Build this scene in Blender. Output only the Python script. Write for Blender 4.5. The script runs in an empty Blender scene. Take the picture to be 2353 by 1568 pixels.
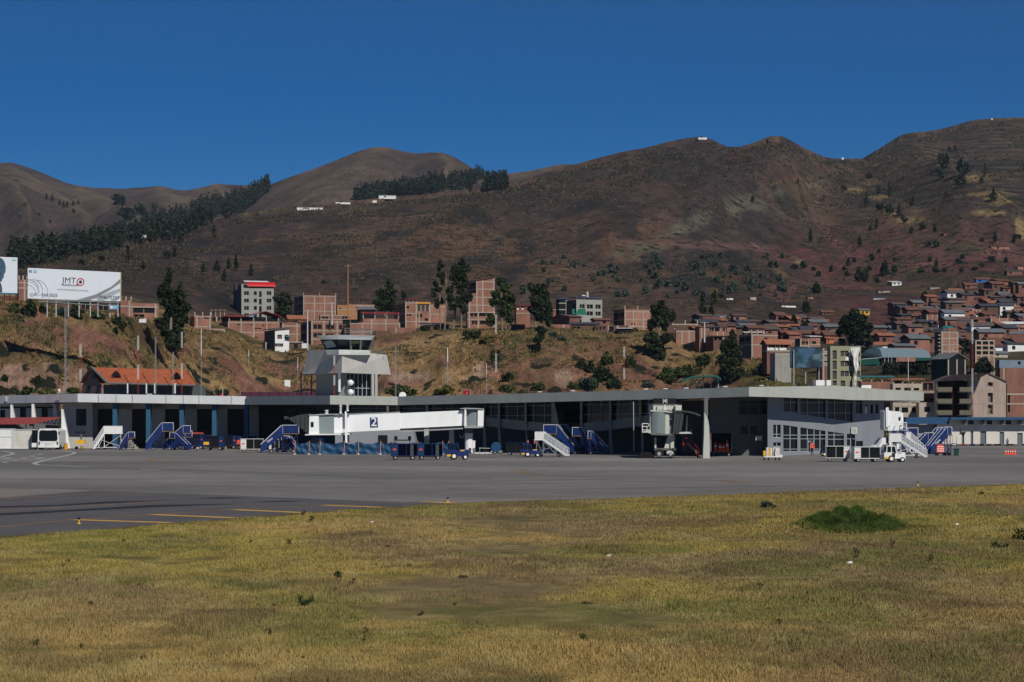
import bpy,bmesh,math,random
import numpy as np
from mathutils import Vector,Matrix
random.seed(7)
R=math.radians
scene=bpy.context.scene
# ---------------------------------------------------------------- camera, sky, sun, exposure
F = 2400.0          # focal length in picture pixels (1024 wide)
CH = 4.5            # eye height
HY = 418.0          # picture row of the horizon
cd=bpy.data.cameras.new('camera');cam=bpy.data.objects.new('camera',cd)
scene.collection.objects.link(cam);scene.camera=cam
cam.location=(0,0,CH);cam.rotation_euler=(R(90),0,0)
cd.sensor_width=36;cd.lens=36*F/1024;cd.shift_y=(HY-341)/1024
cd.clip_start=1;cd.clip_end=20000
SAZ,SEL=28.0,41.0
w=bpy.data.worlds.new("World");scene.world=w;w.use_nodes=True
nt=w.node_tree;bg=nt.nodes['Background']
sky=nt.nodes.new('ShaderNodeTexSky');sky.sky_type = 'NISHITA';sky.sun_disc=False
sky.sun_elevation=R(SEL);sky.sun_rotation=R(180-SAZ)
sky.altitude=3400;sky.air_density=0.75;sky.dust_density=0.0;sky.ozone_density=3.0
hs=nt.nodes.new('ShaderNodeHueSaturation');hs.inputs['Saturation'].default_value=1.45;hs.inputs['Hue'].default_value=.506
nt.links.new(sky.outputs[0],hs.inputs['Color']);nt.links.new(hs.outputs[0],bg.inputs['Color'])
bg.inputs['Strength'].default_value=0.051
sd=bpy.data.lights.new('sun','SUN');sun=bpy.data.objects.new('sun',sd);scene.collection.objects.link(sun)
sd.energy=4.0;sd.angle=R(0.5);sd.color=(1,0.94,0.84)
SD=Vector((math.sin(R(SAZ))*math.cos(R(SEL)),-math.cos(R(SAZ))*math.cos(R(SEL)),math.sin(R(SEL))))
sun.rotation_euler=SD.to_track_quat('Z','Y').to_euler()
vs=scene.view_settings;vs.view_transform = 'Standard';vs.look = 'None';vs.gamma=1;vs.exposure=0.0
# ---------------------------------------------------------------- helpers
def P(px,py,Y): return Vector(((px-512)/F*Y,Y,CH+(HY-py)/F*Y))
def gy(py): return F*CH/(py-HY)
def G(px,py): Y=gy(py);return Vector(((px-512)/F*Y,Y,0))
OX={1: 0,2: 700,3: 1400,4: 2100,5: 2800,6: 3396}
KZ=700/2353/4
def tx(r, z): return OX[r] / 4 + z * KZ            # picture column from an enlarged crop's column
def ty(z): return 250 + z * KZ                     # picture row, upper crops
def by(z): return 360 + z * KZ                     # picture row, lower crops
def mx(r,z): return (r-1)*341.5+z*.1451
def my(z): return 112.5+z*.1451
def tag(o,label=None,cat=None,group=None,kind=None):
    if label: o['label']=label
    if cat: o['category']=cat
    if group: o['group']=group
    if kind: o['kind']=kind
    return o
def thing(name,label,cat,loc=(0,0,0),rz=0,group=None):
    o=bpy.data.objects.new(name,None);scene.collection.objects.link(o)
    o.empty_display_size=.5;o.location=loc;o.rotation_euler=(0,0,rz)
    return tag(o,label,cat,group)
def copy_thing(root,loc,rz=0,label=None,group=None,scale=None):
    r=root.copy();scene.collection.objects.link(r);r.location=loc;r.rotation_euler=(0,0,rz)
    if label: r['label']=label
    if group: r['group']=group
    if scale: r.scale=scale
    for ch in list(root.children):
        c=ch.copy();scene.collection.objects.link(c);c.parent=r
        for g in list(ch.children):
            d=g.copy();scene.collection.objects.link(d);d.parent=c
    return r
class MB:
    def __init__(s): s.v=[];s.f=[]
    def add(s,vs_,fs):
        n=len(s.v);s.v+=[tuple(v) for v in vs_];s.f+=[tuple(i+n for i in f) for f in fs];return s
    def hexa(s, p):    # 8 points: bottom ring then top ring
        return s.add(p,[(3,2,1,0),(4,5,6,7),(0,1,5,4),(1,2,6,5),(2,3,7,6),(3,0,4,7)])
    def box(s,x0,x1,y0,y1,z0,z1):
        return s.hexa([(x0,y0,z0),(x1,y0,z0),(x1,y1,z0),(x0,y1,z0),(x0,y0,z1),(x1,y0,z1),(x1,y1,z1),(x0,y1,z1)])
    def tube(s,a,b,r,r2=None,n=8,cap=True):
        a=Vector(a);b=Vector(b);r2=r if r2 is None else r2
        d=(b-a).normalized();u=d.orthogonal().normalized();v=d.cross(u)
        ring=[(math.cos(2*math.pi*i/n),math.sin(2*math.pi*i/n)) for i in range(n)]
        vs_=[a+(u*c+v*q)*r for c,q in ring]+[b+(u*c+v*q)*r2 for c,q in ring]
        fs=[(i,(i+1) % n,n+(i+1) % n,n+i) for i in range(n)]
        if cap: fs+=[tuple(range(n))[::-1],tuple(range(n,2*n))]
        return s.add(vs_,fs)
    def bar(s,a,b,r): return s.tube(a,b,r,n=4)
    def path(s,pts,r,n=6):
        for a,b in zip(pts[:-1],pts[1:]): s.tube(a,b,r,n=n)
        return s
    def prism(s, pts, axis, a, b):   # pts 2D outline extruded along axis from a to b
        n=len(pts)
        if axis == 'y': f=lambda p,t: (p[0],t,p[1])
        elif axis == 'x': f=lambda p,t: (t,p[0],p[1])
        else: f=lambda p,t: (p[0],p[1],t)
        vs_=[f(p,a) for p in pts]+[f(p,b) for p in pts]
        return s.add(vs_,[tuple(range(n)),tuple(range(n,2*n))[::-1]]+[(i,n+i,n+(i+1) % n,(i+1) % n) for i in range(n)])
    def lathe(s,c,prof,n=12,ax='z'):
        vs_=[];fs=[]
        for r,z in prof:
            for i in range(n):
                q=2*math.pi*i/n;x,y=r*math.cos(q),r*math.sin(q)
                vs_.append((c[0]+x,c[1]+y,c[2]+z) if ax == 'z' else ((c[0]+x,c[1]+z,c[2]+y) if ax == 'y' else (c[0]+z,c[1]+x,c[2]+y)))
        for k in range(len(prof)-1):
            for i in range(n): fs.append((k*n+i,k*n+(i+1) % n,(k+1)*n+(i+1) % n,(k+1)*n+i))
        fs+=[tuple(range(n)),tuple(range((len(prof)-1)*n,len(prof)*n))]
        return s.add(vs_,fs)
    def ball(s,c,r,n=10,sx=1,sy=1,sz=1):
        prof=[(max(.02,math.sin(math.pi*k/6))*r,-math.cos(math.pi*k/6)*r) for k in range(7)]
        m=MB().lathe((0,0,0),prof,n)
        return s.add([(c[0]+x*sx,c[1]+y*sy,c[2]+z*sz) for x,y,z in m.v],m.f)
    def facade(s,o,u,nrm,W,H,holes,depth=.3,base=0):
        """wall panel from o along u with rectangular holes (u0,u1,z0,z1); reveals go inward along -nrm"""
        o=Vector(o);u=Vector(u).normalized();nrm=Vector(nrm).normalized();z=Vector((0,0,1))
        xs=sorted({0,W} | {min(max(h[i],0),W) for h in holes for i in (0,1)});zs=sorted({base,H} | {min(max(h[i],base),H) for h in holes for i in (2,3)})
        for i in range(len(xs)-1):
            for j in range(len(zs)-1):
                cx,cz=(xs[i]+xs[i+1])/2,(zs[j]+zs[j+1])/2
                if xs[i+1]-xs[i]<1e-4 or zs[j+1]-zs[j]<1e-4: continue
                if any(h[0]<cx<h[1] and h[2]<cz<h[3] for h in holes): continue
                s.add([o+u*xs[i]+z*zs[j],o+u*xs[i+1]+z*zs[j],o+u*xs[i+1]+z*zs[j+1],o+u*xs[i]+z*zs[j+1]],[(0,1,2,3)])
        for a,b,c,d in holes:
            q=[o+u*a+z*c,o+u*b+z*c,o+u*b+z*d,o+u*a+z*d];q2=[p-nrm*depth for p in q]
            s.add(q+q2,[(i,(i+1) % 4,4+(i+1) % 4,4+i) for i in range(4)])
        return s
    def quad(s,a,b,c,d): return s.add([a,b,c,d],[(0,1,2,3)])
    def build(s,name,m,parent=None,label=None,smooth=False):
        me=bpy.data.meshes.new(name);me.from_pydata(s.v,[],s.f);me.materials.append(m)
        if smooth:
            bm=bmesh.new();bm.from_mesh(me);bmesh.ops.remove_doubles(bm,verts=bm.verts,dist=.0005);bm.to_mesh(me);bm.free();me.polygons.foreach_set('use_smooth',[True]*len(me.polygons))
        me.update();o=bpy.data.objects.new(name,me);scene.collection.objects.link(o)
        if parent: o.parent=parent
        if label: o['label']=label
        return o
def np_mesh(name,v,f,m,col=None,smooth=False,parent=None):
    me=bpy.data.meshes.new(name);n=len(v);k=f.shape[1]
    me.vertices.add(n);me.vertices.foreach_set('co',np.asarray(v,np.float32).ravel())
    me.loops.add(f.size);me.loops.foreach_set('vertex_index',f.astype(np.int32).ravel())
    me.polygons.add(len(f));me.polygons.foreach_set('loop_start',np.arange(len(f),dtype=np.int32)*k)
    me.update(calc_edges=True)
    if smooth: me.polygons.foreach_set('use_smooth',np.ones(len(f),bool))
    if col is not None:
        a=me.color_attributes.new('Col','FLOAT_COLOR','POINT');c=np.ones((n,4),np.float32);c[:,:3]=col;a.data.foreach_set('color',c.ravel())
    me.materials.append(m);me.validate()
    o=bpy.data.objects.new(name,me);scene.collection.objects.link(o)
    if parent: o.parent=parent
    return o
# ---------------------------------------------------------------- noise
_rng=np.random.RandomState(3);_T=_rng.rand(256,256)
def vnoise(x,y):
    xi=np.floor(x).astype(int);yi=np.floor(y).astype(int);fx=x-xi;fy=y-yi
    fx=fx*fx*(3-2*fx);fy=fy*fy*(3-2*fy)
    g=lambda a,b: _T[a % 256,b % 256]
    return (g(xi,yi)*(1-fx)+g(xi+1,yi)*fx)*(1-fy)+(g(xi,yi+1)*(1-fx)+g(xi+1,yi+1)*fx)*fy
def fbm(x,y,o=5,g=.5):
    s=0;a=1;t=0
    for k in range(o): s=s+a*vnoise(x*2**k+17.3*k,y*2**k+5.1*k);t+=a;a *= g
    return s/t
def ridged(x,y,o=5):
    s=0;a=1;t=0
    for k in range(o): s=s+a*(1-np.abs(2*vnoise(x*2**k+9.7*k,y*2**k+3.3*k)-1));t+=a;a *= .5
    return s/t
def sstep(a,b,x): t=np.clip((x-a)/(b-a),0,1);return t*t*(3-2*t)
# ---------------------------------------------------------------- materials
MATS={}
def mat(name,col,rough=.8,metal=0,var=.18,scale=.6,bump=0,spec=.3,dirt=0,detail=5):
    if name in MATS: return MATS[name]
    m=bpy.data.materials.new(name);m.use_nodes=True;n=m.node_tree.nodes;L=m.node_tree.links;b=n['Principled BSDF']
    b.inputs['Roughness'].default_value=rough;b.inputs['Metallic'].default_value=metal;b.inputs['Specular IOR Level'].default_value=spec
    tc=n.new('ShaderNodeTexCoord');nz=n.new('ShaderNodeTexNoise');nz.inputs['Scale'].default_value=scale;nz.inputs['Detail'].default_value=detail;nz.inputs['Roughness'].default_value=.65
    mp=n.new('ShaderNodeMapping');mp.inputs['Scale'].default_value=(1,1,.35 if dirt else 1)
    L.new(tc.outputs['Object'],mp.inputs[0]);L.new(mp.outputs[0],nz.inputs['Vector'])
    mr=n.new('ShaderNodeMapRange');mr.inputs['From Min'].default_value=.3;mr.inputs['From Max'].default_value=.7
    mr.inputs['To Min'].default_value=1-var-dirt;mr.inputs['To Max'].default_value=1+var
    L.new(nz.outputs['Fac'],mr.inputs['Value'])
    mul=n.new('ShaderNodeVectorMath');mul.operation = 'SCALE';mul.inputs[0].default_value=col[:3]
    L.new(mr.outputs[0],mul.inputs['Scale']);L.new(mul.outputs[0],b.inputs['Base Color'])
    if bump:
        bp=n.new('ShaderNodeBump');bp.inputs['Strength'].default_value=bump;bp.inputs['Distance'].default_value=.3/scale
        L.new(nz.outputs['Fac'],bp.inputs['Height']);L.new(bp.outputs[0],b.inputs['Normal'])
    MATS[name]=m;return m
def vcmat(name,scales=(.05,.4),lo=.55,hi=1.45,bump=.6,bdist=2.,rough=.95,spots=None,ys=1):
    """vertex colour times several octaves of noise"""
    m=bpy.data.materials.new(name);m.use_nodes=True;n=m.node_tree.nodes;L=m.node_tree.links;b=n['Principled BSDF']
    b.inputs['Roughness'].default_value=rough;b.inputs['Specular IOR Level'].default_value=.1
    at=n.new('ShaderNodeAttribute');at.attribute_name = 'Col';tc=n.new('ShaderNodeTexCoord');prev=at.outputs['Color'];last=None
    for sc in scales:
        nz=n.new('ShaderNodeTexNoise');nz.inputs['Scale'].default_value=sc;nz.inputs['Detail'].default_value=7;nz.inputs['Roughness'].default_value=.7
        mp=n.new('ShaderNodeMapping');mp.inputs['Scale'].default_value=(1,ys,1);L.new(tc.outputs['Object'],mp.inputs[0]);L.new(mp.outputs[0],nz.inputs['Vector']);mr=n.new('ShaderNodeMapRange')
        mr.inputs['From Min'].default_value=.32;mr.inputs['From Max'].default_value=.68;mr.inputs['To Min'].default_value=lo;mr.inputs['To Max'].default_value=hi
        L.new(nz.outputs['Fac'],mr.inputs['Value']);mu=n.new('ShaderNodeVectorMath');mu.operation = 'SCALE'
        L.new(prev,mu.inputs[0]);L.new(mr.outputs[0],mu.inputs['Scale']);prev=mu.outputs[0];last=nz
    if spots:     # dark scrub dots
        sc,thr,colr=spots
        nz=n.new('ShaderNodeTexNoise');nz.inputs['Scale'].default_value=sc;nz.inputs['Detail'].default_value=3;L.new(tc.outputs['Object'],nz.inputs['Vector'])
        mr=n.new('ShaderNodeMapRange');mr.inputs['From Min'].default_value=thr;mr.inputs['From Max'].default_value=thr+.05;L.new(nz.outputs['Fac'],mr.inputs['Value'])
        mx_=n.new('ShaderNodeMix');mx_.data_type = 'RGBA';L.new(mr.outputs[0],mx_.inputs[0]);L.new(prev,mx_.inputs[6]);mx_.inputs[7].default_value=(*colr,1);prev=mx_.outputs[2]
    L.new(prev,b.inputs['Base Color'])
    if bump:
        bp=n.new('ShaderNodeBump');bp.inputs['Strength'].default_value=bump;bp.inputs['Distance'].default_value=bdist
        L.new(last.outputs['Fac'],bp.inputs['Height']);L.new(bp.outputs[0],b.inputs['Normal'])
    MATS[name]=m;return m
def leafmat(name,c1,c2):
    m=bpy.data.materials.new(name);m.use_nodes=True;n=m.node_tree.nodes;L=m.node_tree.links;b=n['Principled BSDF']
    b.inputs['Roughness'].default_value=.7;b.inputs['Specular IOR Level'].default_value=.15
    g=n.new('ShaderNodeNewGeometry');cr=n.new('ShaderNodeMix');cr.data_type = 'RGBA'
    L.new(g.outputs['Random Per Island'],cr.inputs[0]);cr.inputs[6].default_value=(*c1,1);cr.inputs[7].default_value=(*c2,1)
    L.new(cr.outputs[2],b.inputs['Base Color']);MATS[name]=m;return m
WHITE=mat('white_paint',(.74,.75,.74),.5,var=.05,dirt=.06,scale=.8)
BLUE=mat('blue_paint',(.006,.024,.12),.45,var=.25,scale=1.5,dirt=.1)
BLUED=mat('dark_blue_paint',(.006,.016,.10),.5,var=.2,scale=1.5)
BLACK=mat('black_rubber',(.012,.012,.013),.8)
DARK=mat('dark_interior',(.006,.0065,.008),.9)
GLASS=mat('window_glass',(.006,.009,.014),.2,spec=.22,var=.3,scale=.3)
STEEL=mat('galvanised_steel',(.35,.36,.37),.5,.3)
ALU=mat('light_metal',(.55,.56,.58),.45,.2)
GREYW=mat('shade_grey_wall',(.37,.38,.35),.85,var=.08,scale=.3,dirt=.08)
YEL=mat('yellow_paint',(.75,.42,.02),.5)
RED=mat('red_paint',(.55,.03,.02),.5)
ORANGE=mat('orange_plastic',(.85,.10,.02),.5,var=.08)
CONC=mat('bare_concrete',(.28,.28,.26),.9,var=.15,scale=.4,dirt=.1)
BRICKC={}
for i,c in enumerate([(.265,.130,.095),(.225,.108,.080),(.30,.155,.115),(.175,.088,.068)]):
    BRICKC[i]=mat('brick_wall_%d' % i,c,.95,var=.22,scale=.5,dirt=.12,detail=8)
FRAMEC=mat('concrete_frame',(.33,.29,.24),.9,var=.15)
BEIGE=mat('beige_plaster',(.42,.36,.29),.9,var=.12,scale=.4,dirt=.1)
# ================================================================ TERRAIN
def lerp_tab(tab,x):
    tab=sorted(tab);return np.interp(x,[t[0] for t in tab],[t[1] for t in tab])
crest_tab=[(-60,298),(tx(1,0),ty(690)),(tx(1,500),ty(750)),(tx(1,900),ty(850)),(tx(1,1500),ty(870)),(tx(1,1750),ty(925)),(tx(1,2100),ty(960)),(tx(2,0),ty(1030)),(tx(2,250),ty(1100)),(tx(2,650),ty(1130)),(tx(2,900),ty(1230)),(tx(2,1150),ty(1340)),(tx(2,1500),ty(1385)),(tx(2,2000),ty(1350)),(tx(3,300),ty(1180)),(tx(3,650),ty(1130)),(tx(3,1000),ty(1110)),(tx(3,1500),ty(1100)),(tx(3,2353),ty(1095)),(tx(4,300),ty(1050)),(tx(4,600),ty(1080)),(tx(4,1300),ty(1140)),(tx(4,1560),ty(1120)),(tx(4,2353),ty(1180)),(tx(5,300),ty(1240)),(tx(5,620),ty(1330)),(tx(5,1000),ty(1460)),(tx(5,1200),ty(1640)),(800,382),(1100,392)]
ridge_tab=[(-60,270),(0,my(1060)),(mx(1,120),my(1040)),(mx(1,300),my(1010)),(mx(1,600),my(945)),(mx(1,900),my(895)),(mx(1,1230),my(835)),(mx(1,1450),my(750)),(mx(1,1650),my(700)),(mx(1,2040),my(658)),(mx(2,0),my(622)),(mx(2,400),my(588)),(mx(2,620),my(572)),(mx(2,900),my(545)),(mx(2,1130),my(525)),(mx(2,1260),my(488)),(mx(2,1450),my(425)),(mx(2,1700),my(352)),(mx(2,1900),my(300)),(mx(2,2100),my(250)),(mx(2,2200),my(222)),(mx(3,0),my(195)),(mx(3,130),my(182)),(mx(3,200),my(192)),(mx(3,300),my(225)),(mx(3,400),my(243)),(mx(3,500),my(225)),(mx(3,600),my(198)),(mx(3,700),my(208)),(mx(3,780),my(235)),(mx(3,860),my(280)),(mx(3,940),my(308)),(mx(3,1000),my(318)),(mx(3,1240),my(318)),(mx(3,1300),my(288)),(mx(3,1400),my(235)),(mx(3,1500),my(190)),(mx(3,1600),my(160)),(mx(3,1800),my(120)),(mx(3,1950),my(75)),(mx(3,2050),my(55)),(mx(3,2180),my(46)),(mx(3,2353),my(42)),(1100,118)]
def smooth(a,k):
    ker=np.hanning(k+2)[1:-1];ker /= ker.sum();return np.convolve(np.pad(a,k // 2,mode='edge'),ker,'valid')[:len(a)]
PXS=np.linspace(-60,1084,1145)
C_py=smooth(lerp_tab(crest_tab,PXS),15)
C_Y=smooth(lerp_tab([(-60,470),(50,478),(120,490),(190,560),(280,600),(400,590),(560,585),(700,590),(780,550),(830,520),(1100,500)],PXS),61)
B_Y=C_Y-smooth(lerp_tab([(-60,50),(150,60),(500,70),(700,75),(780,90),(830,90),(1100,80)],PXS),41)
R_py=smooth(lerp_tab(ridge_tab,PXS),9)
R_Y=smooth(lerp_tab([(-60,1000),(100,1250),(250,1700),(400,1900),(540,2000),(690,2000),(760,1950),(830,2300),(900,2500),(1100,2500)],PXS),61)
D_Y=lerp_tab([(-60,620),(120,700),(250,900),(500,950),(700,900),(800,800),(1100,800)],PXS)
D_py=smooth(lerp_tab([(-60,290),(120,300),(250,318),(500,312),(700,320),(790,338),(1100,338)],PXS),31)
E_Y=lerp_tab([(-60,800),(250,1150),(500,1250),(700,1200),(800,1250),(1100,1250)],PXS)
E_py=smooth(lerp_tab([(-60,282),(120,280),(250,270),(500,262),(700,268),(800,285),(900,280),(1000,268),(1100,262)],PXS),61)
def zof(py,Y): return CH+(HY-py)/F*Y
KY=np.stack([np.full_like(PXS,300),B_Y,(B_Y+C_Y)/2,C_Y,D_Y,E_Y,R_Y,R_Y+500,R_Y+2500],1)
Bz=np.zeros_like(PXS);Cz=zof(C_py,C_Y)
Mz=Cz*.58
KZZ=np.stack([Bz-.4,Bz-.4,Mz,Cz,zof(D_py,D_Y),zof(E_py,E_Y),zof(R_py,R_Y),zof(R_py+14,R_Y+500),zof(R_py+90,R_Y+2500)],1)
def HZ0(px,Y):
    """column profile height (no relief)"""
    i=np.clip((px+60)/1144*1144,0,1143.999);i0=i.astype(int);t=i-i0
    z=0
    for q,wgt in ((i0,1-t),(i0+1,t)):
        ky=KY[q];kz=KZZ[q];out=np.full(Y.shape,0.);out=np.where(Y<=ky[...,0],kz[...,0],out)
        for k in range(ky.shape[-1]-1):
            a,b=ky[...,k],ky[...,k+1];s=(Y-a)/(b-a)
            if k>=5: s=s
            out=np.where((Y>a) & (Y<=b),kz[...,k]+(kz[...,k+1]-kz[...,k])*s,out)
        z=z+wgt*out
    return z
# spurs: picture-space crest lines (px,py pairs), height, width in px
def bump_lines(px,py,lines):
    d=np.zeros_like(px)
    for pts,amp,wl,wr in lines:
        best=np.full(px.shape,1e9);side=np.zeros_like(px)
        for (x0,y0),(x1,y1) in zip(pts[:-1],pts[1:]):
            L2=(x1-x0)**2+(y1-y0)**2;t=np.clip(((px-x0)*(x1-x0)+(py-y0)*(y1-y0))/L2,0,1)
            dx=px-(x0+t*(x1-x0));dy=py-(y0+t*(y1-y0));dd=np.hypot(dx,dy);m=dd<best
            best=np.where(m,dd,best);side=np.where(m,np.sign(dx*(y1-y0)-dy*(x1-x0)),side)
        ww=np.where(side>0,wl,wr)
        d+=amp*np.exp(-np.abs(best/ww)**1.4)
    return d
M=lambda r,*p: [(mx(r,a),my(b)) for a,b in p]
spursN=[(M(3,(130,185),(60,420),(-300,750),(-900,1150)),16,22,34),(M(3,(600,200),(760,470),(300,640),(0,780),(-500,1000)),22,18,30),
          (M(3,(860,280),(1150,520),(1450,700),(1900,900)),20,22,30),(M(2,(1900,300),(1300,640),(700,900),(300,1200)),14,30,40),
          (M(2,(1260,490),(700,640),(100,760),(-500,980)),9,20,30),(M(3,(1500,190),(1700,420),(1950,640),(2200,850)),22,18,30),
          (M(3,(300,225),(250,400),(0,560)),-12,14,20),(M(3,(1100,330),(1350,560),(1700,760)),-14,14,20),(M(2,(2300,700),(1900,880),(1600,1050)),-10,14,20),
          (M(2,(0,700),(-200,900),(-400,1150)),-8,14,20)]
def relief(px,Y,py):
    x=(px-512)/F*Y
    m=sstep(0,1,(Y-900)/700);k=1-.75*sstep(-250,-20,Y-np.interp(px,PXS,R_Y))
    r=m*k*(30*(ridged(x/420+3,Y/700+1,5)-.6)+13*(fbm(x/60,Y/90,4)-.5))+m*bump_lines(px,py,spursN)*k*.75
    # bluff relief
    cy=np.interp(px,PXS,C_Y);byy=np.interp(px,PXS,B_Y);u=np.clip((Y-byy)/(cy-byy),0,1);face=np.sin(np.pi*u)*(1-sstep(770,830,px))
    r=r+face*(9*(ridged(x/26+7,Y/60,4)-.62)+3.5*(fbm(x/7,Y/9,4)-.5))
    # rock ledges low on the left part of the bluff
    led=face*sstep(.02,.08,u)*(1-sstep(.35,.5,u))*(1-sstep(120,230,px))
    r=r+led*1.1*np.sign(np.sin(u*60+3*fbm(x/20,Y/40,3)))
    r=r+(Y>cy)*(Y<1000)*1.2*(fbm(x/22,Y/22,3)-.5)*sstep(0,30,Y-cy)
    return r
def HZ(px,Y):
    px=np.asarray(px,float);Y=np.asarray(Y,float);z=HZ0(px,Y);py=HY-(z-CH)/Y*F
    z=z+relief(px,Y,py)
    rY_=np.interp(px,PXS,R_Y);zm=zof(np.interp(px,PXS,R_py)+.4+.02*np.maximum(rY_-Y,0),Y)
    return np.where((Y>1000) & (Y<rY_+5),zm-np.logaddexp(0,(zm-z)/4)*4,z)
def solveY(px,py,lo=430,hi=None):
    """distance at which the ground first rises to this picture row"""
    if hi is None: hi=float(np.interp(px,PXS,R_Y))+10
    Ys=np.linspace(lo,hi,1500);z=HZ(np.full_like(Ys,px),Ys);pp=HY-(z-CH)/Ys*F
    pm=np.minimum.accumulate(pp);i=np.argmax(pm<=py)
    return float(Ys[i]) if pm[-1]<=py else hi
nx,ny=860,560
t=np.linspace(0,1,ny);cols=np.concatenate([np.linspace(-900,-62,50),np.linspace(-58,1082,760),np.linspace(1086,1900,50)])
rowsY=400*(5000/400)**(t**1.0)
PX,YY=np.meshgrid(cols,rowsY);ry=np.interp(PX,PXS,R_Y)
# pull rows so that each column has a row near its ridge
YY=np.where(YY<ry+400,YY,YY)
Zb=HZ0(PX,YY);PYb=HY-(Zb-CH)/YY*F;ZZ=HZ(PX,YY);PY=HY-(ZZ-CH)/YY*F;XX=(PX-512)/F*YY
def C(*c): return np.array(c)[None,None,:]
def mixc(a,b,m): return a+(b-a)*np.clip(m,0,1)[...,None]
n1=fbm(XX/70,YY/260,5);n2=fbm(XX/22+9,YY/110,5);n3=fbm(XX/10+3,YY/42,4);n4=fbm(XX/240,YY/300+8,4)
col=mixc(C(.070,.049,.045),C(.122,.080,.055),(n1-.42)*4)
col=mixc(col,C(.040,.036,.034),(n2-.54)*5)
col=mixc(col,C(.135,.082,.050),sstep(.55,.68,n3)*sstep(.42,.6,n4)*.8)
def blob(cx,cy,rx,ry_,soft=.5,warp=.5):
    d=np.hypot((PX-cx)/rx,(PY-cy)/ry_)+warp*(n2-.5)*2.5;return 1-sstep(1-soft,1+soft*.4,d)
def pband(pts,wid,warp=1.):
    best=np.full(PX.shape,1e9)
    for (x0,y0),(x1,y1) in zip(pts[:-1],pts[1:]):
        L2=(x1-x0)**2+(y1-y0)**2;tt=np.clip(((PX-x0)*(x1-x0)+(PY-y0)*(y1-y0))/L2,0,1)
        best=np.minimum(best,np.hypot(PX-(x0+tt*(x1-x0)),PY-(y0+tt*(y1-y0))))
    return 1-sstep(.6,1.2,best/wid+warp*(n3-.5)*2)
REDS=C(.140,.066,.056);PALE=C(.135,.128,.088);STRAW=C(.24,.175,.08);GREENS=C(.055,.06,.028)
far=YY>780
low_right=sstep(770,850,PX+90*(n1-.5))*sstep(212,262,PYb+40*(n4-.5)+(PX-800)*-.05)*far
col=mixc(col,REDS,low_right*.92*sstep(.30,.48,n2));col=mixc(col,GREENS,low_right*sstep(.55,.66,n3)*.7)
col=mixc(col,PALE,pband(M(3,(-500,1010),(0,790),(300,660),(600,560),(950,470)),9,1.6)*sstep(.40,.56,n3)*.8*far)
col=mixc(col,PALE,blob(mx(3,420),my(640),42,16)*sstep(.47,.64,n3)*.55*far);col=mixc(col,PALE,blob(mx(2,2150),my(980),40,14)*sstep(.5,.66,n3)*far*.5)
col=mixc(col,C(.155,.092,.08),pband(M(3,(-430,900),(0,905),(400,925),(760,955)),3.4,1.2)*far*.9)
col=mixc(col,REDS,blob(mx(3,370),my(320),16,5)*far);col=mixc(col,REDS*1.2,blob(mx(3,700),my(1230),22,10)*far*.8);col=mixc(col,REDS,blob(mx(3,800),my(980),40,7)*far)
for bx_,by__,rx,rr in [(2010,450,20,3),(2180,590,15,7),(2080,560,18,3),(2100,690,18,3),(1340,585,14,4),(1180,540,12,3),(1430,700,10,3),(1560,740,16,3),(1310,480,10,3),(2320,780,5,9),(2330,830,5,8),(800,1025,5.5,2.6)]:
    col=mixc(col,STRAW,blob(mx(3,bx_),my(by__),rx,rr,.3,.25)*far*.9)
col=mixc(col,C(.14,.095,.06),pband(M(2,(0,700),(400,600),(900,560),(1250,500)),3,1)*far*.8);col=mixc(col,C(.12,.115,.055),pband(M(1,(1650,695),(2040,665),(2353,630)),1.6,.5)*far)
col=mixc(col,C(.15,.085,.055),pband(M(3,(600,500),(720,460),(810,455)),1.6,.4)*far)
# terraces on the right mountain
ter=sstep(860,930,PX)*(PYb<235)*far
tw_=np.sin(ZZ*.85+7*n1+XX*.012);col=mixc(col,C(.028,.030,.022),ter*sstep(.3,.8,tw_)*.95*sstep(.30,.45,n2));col=mixc(col,C(.135,.105,.062),ter*sstep(.5,.9,-tw_)*.6)
col=mixc(col,C(.066,.048,.056),sstep(60,0,PX*0)*blob(mx(1,1200),my(1000),90,14,.5,.3)*.5*far)
# bluff and plateau colours
cyy=np.interp(PX,PXS,C_Y);byy=np.interp(PX,PXS,B_Y);u=(YY-byy)/(cyy-byy);blf=(YY<780)
g1=fbm(XX/14,YY/20+ZZ/9,5);g2=fbm(XX/4.5+4,YY/5+ZZ/4,4);g3=fbm(XX/30+11,YY/40,3)
SOIL=C(.250,.124,.090);DRY=C(.31,.205,.098);OLV=C(.125,.105,.042);ROCK=C(.36,.26,.18)
gr=sstep(.42,.58,g1+.13*(u-.5))
bc=mixc(SOIL,DRY,gr);bc=mixc(bc,OLV,sstep(.57,.68,g3+.12*(g2-.5))*.7);bc=mixc(bc,C(.075,.062,.035),sstep(.62,.70,g2)*.8)
redface=1-sstep(.3,1.0,np.abs(PX-500)/60+(n3-.5));redface=np.maximum(redface,1-sstep(.5,1.1,np.abs(PX-588)/52+(n3-.5)));bc=mixc(bc,SOIL*.95,redface*(u<.92)*.75*sstep(.3,.5,1-g2+.05))
led=(u<.42)*(1-sstep(95,200,PX));bc=mixc(bc,C(.34,.215,.155),led*(1-sstep(.52,.64,g1)))
bc=mixc(bc,ROCK*1.15,blob(430,376,56,7,.4,.5)*sstep(.36,.50,g2));bc=mixc(bc,ROCK,blob(478,372,9,12,.4,.5));bc=mixc(bc,ROCK*.9,blob(563,377,9,8,.4,.6))
bc=mixc(bc,C(.06,.07,.022),(u<.2)*sstep(.46,.56,g3)*.8)
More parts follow.
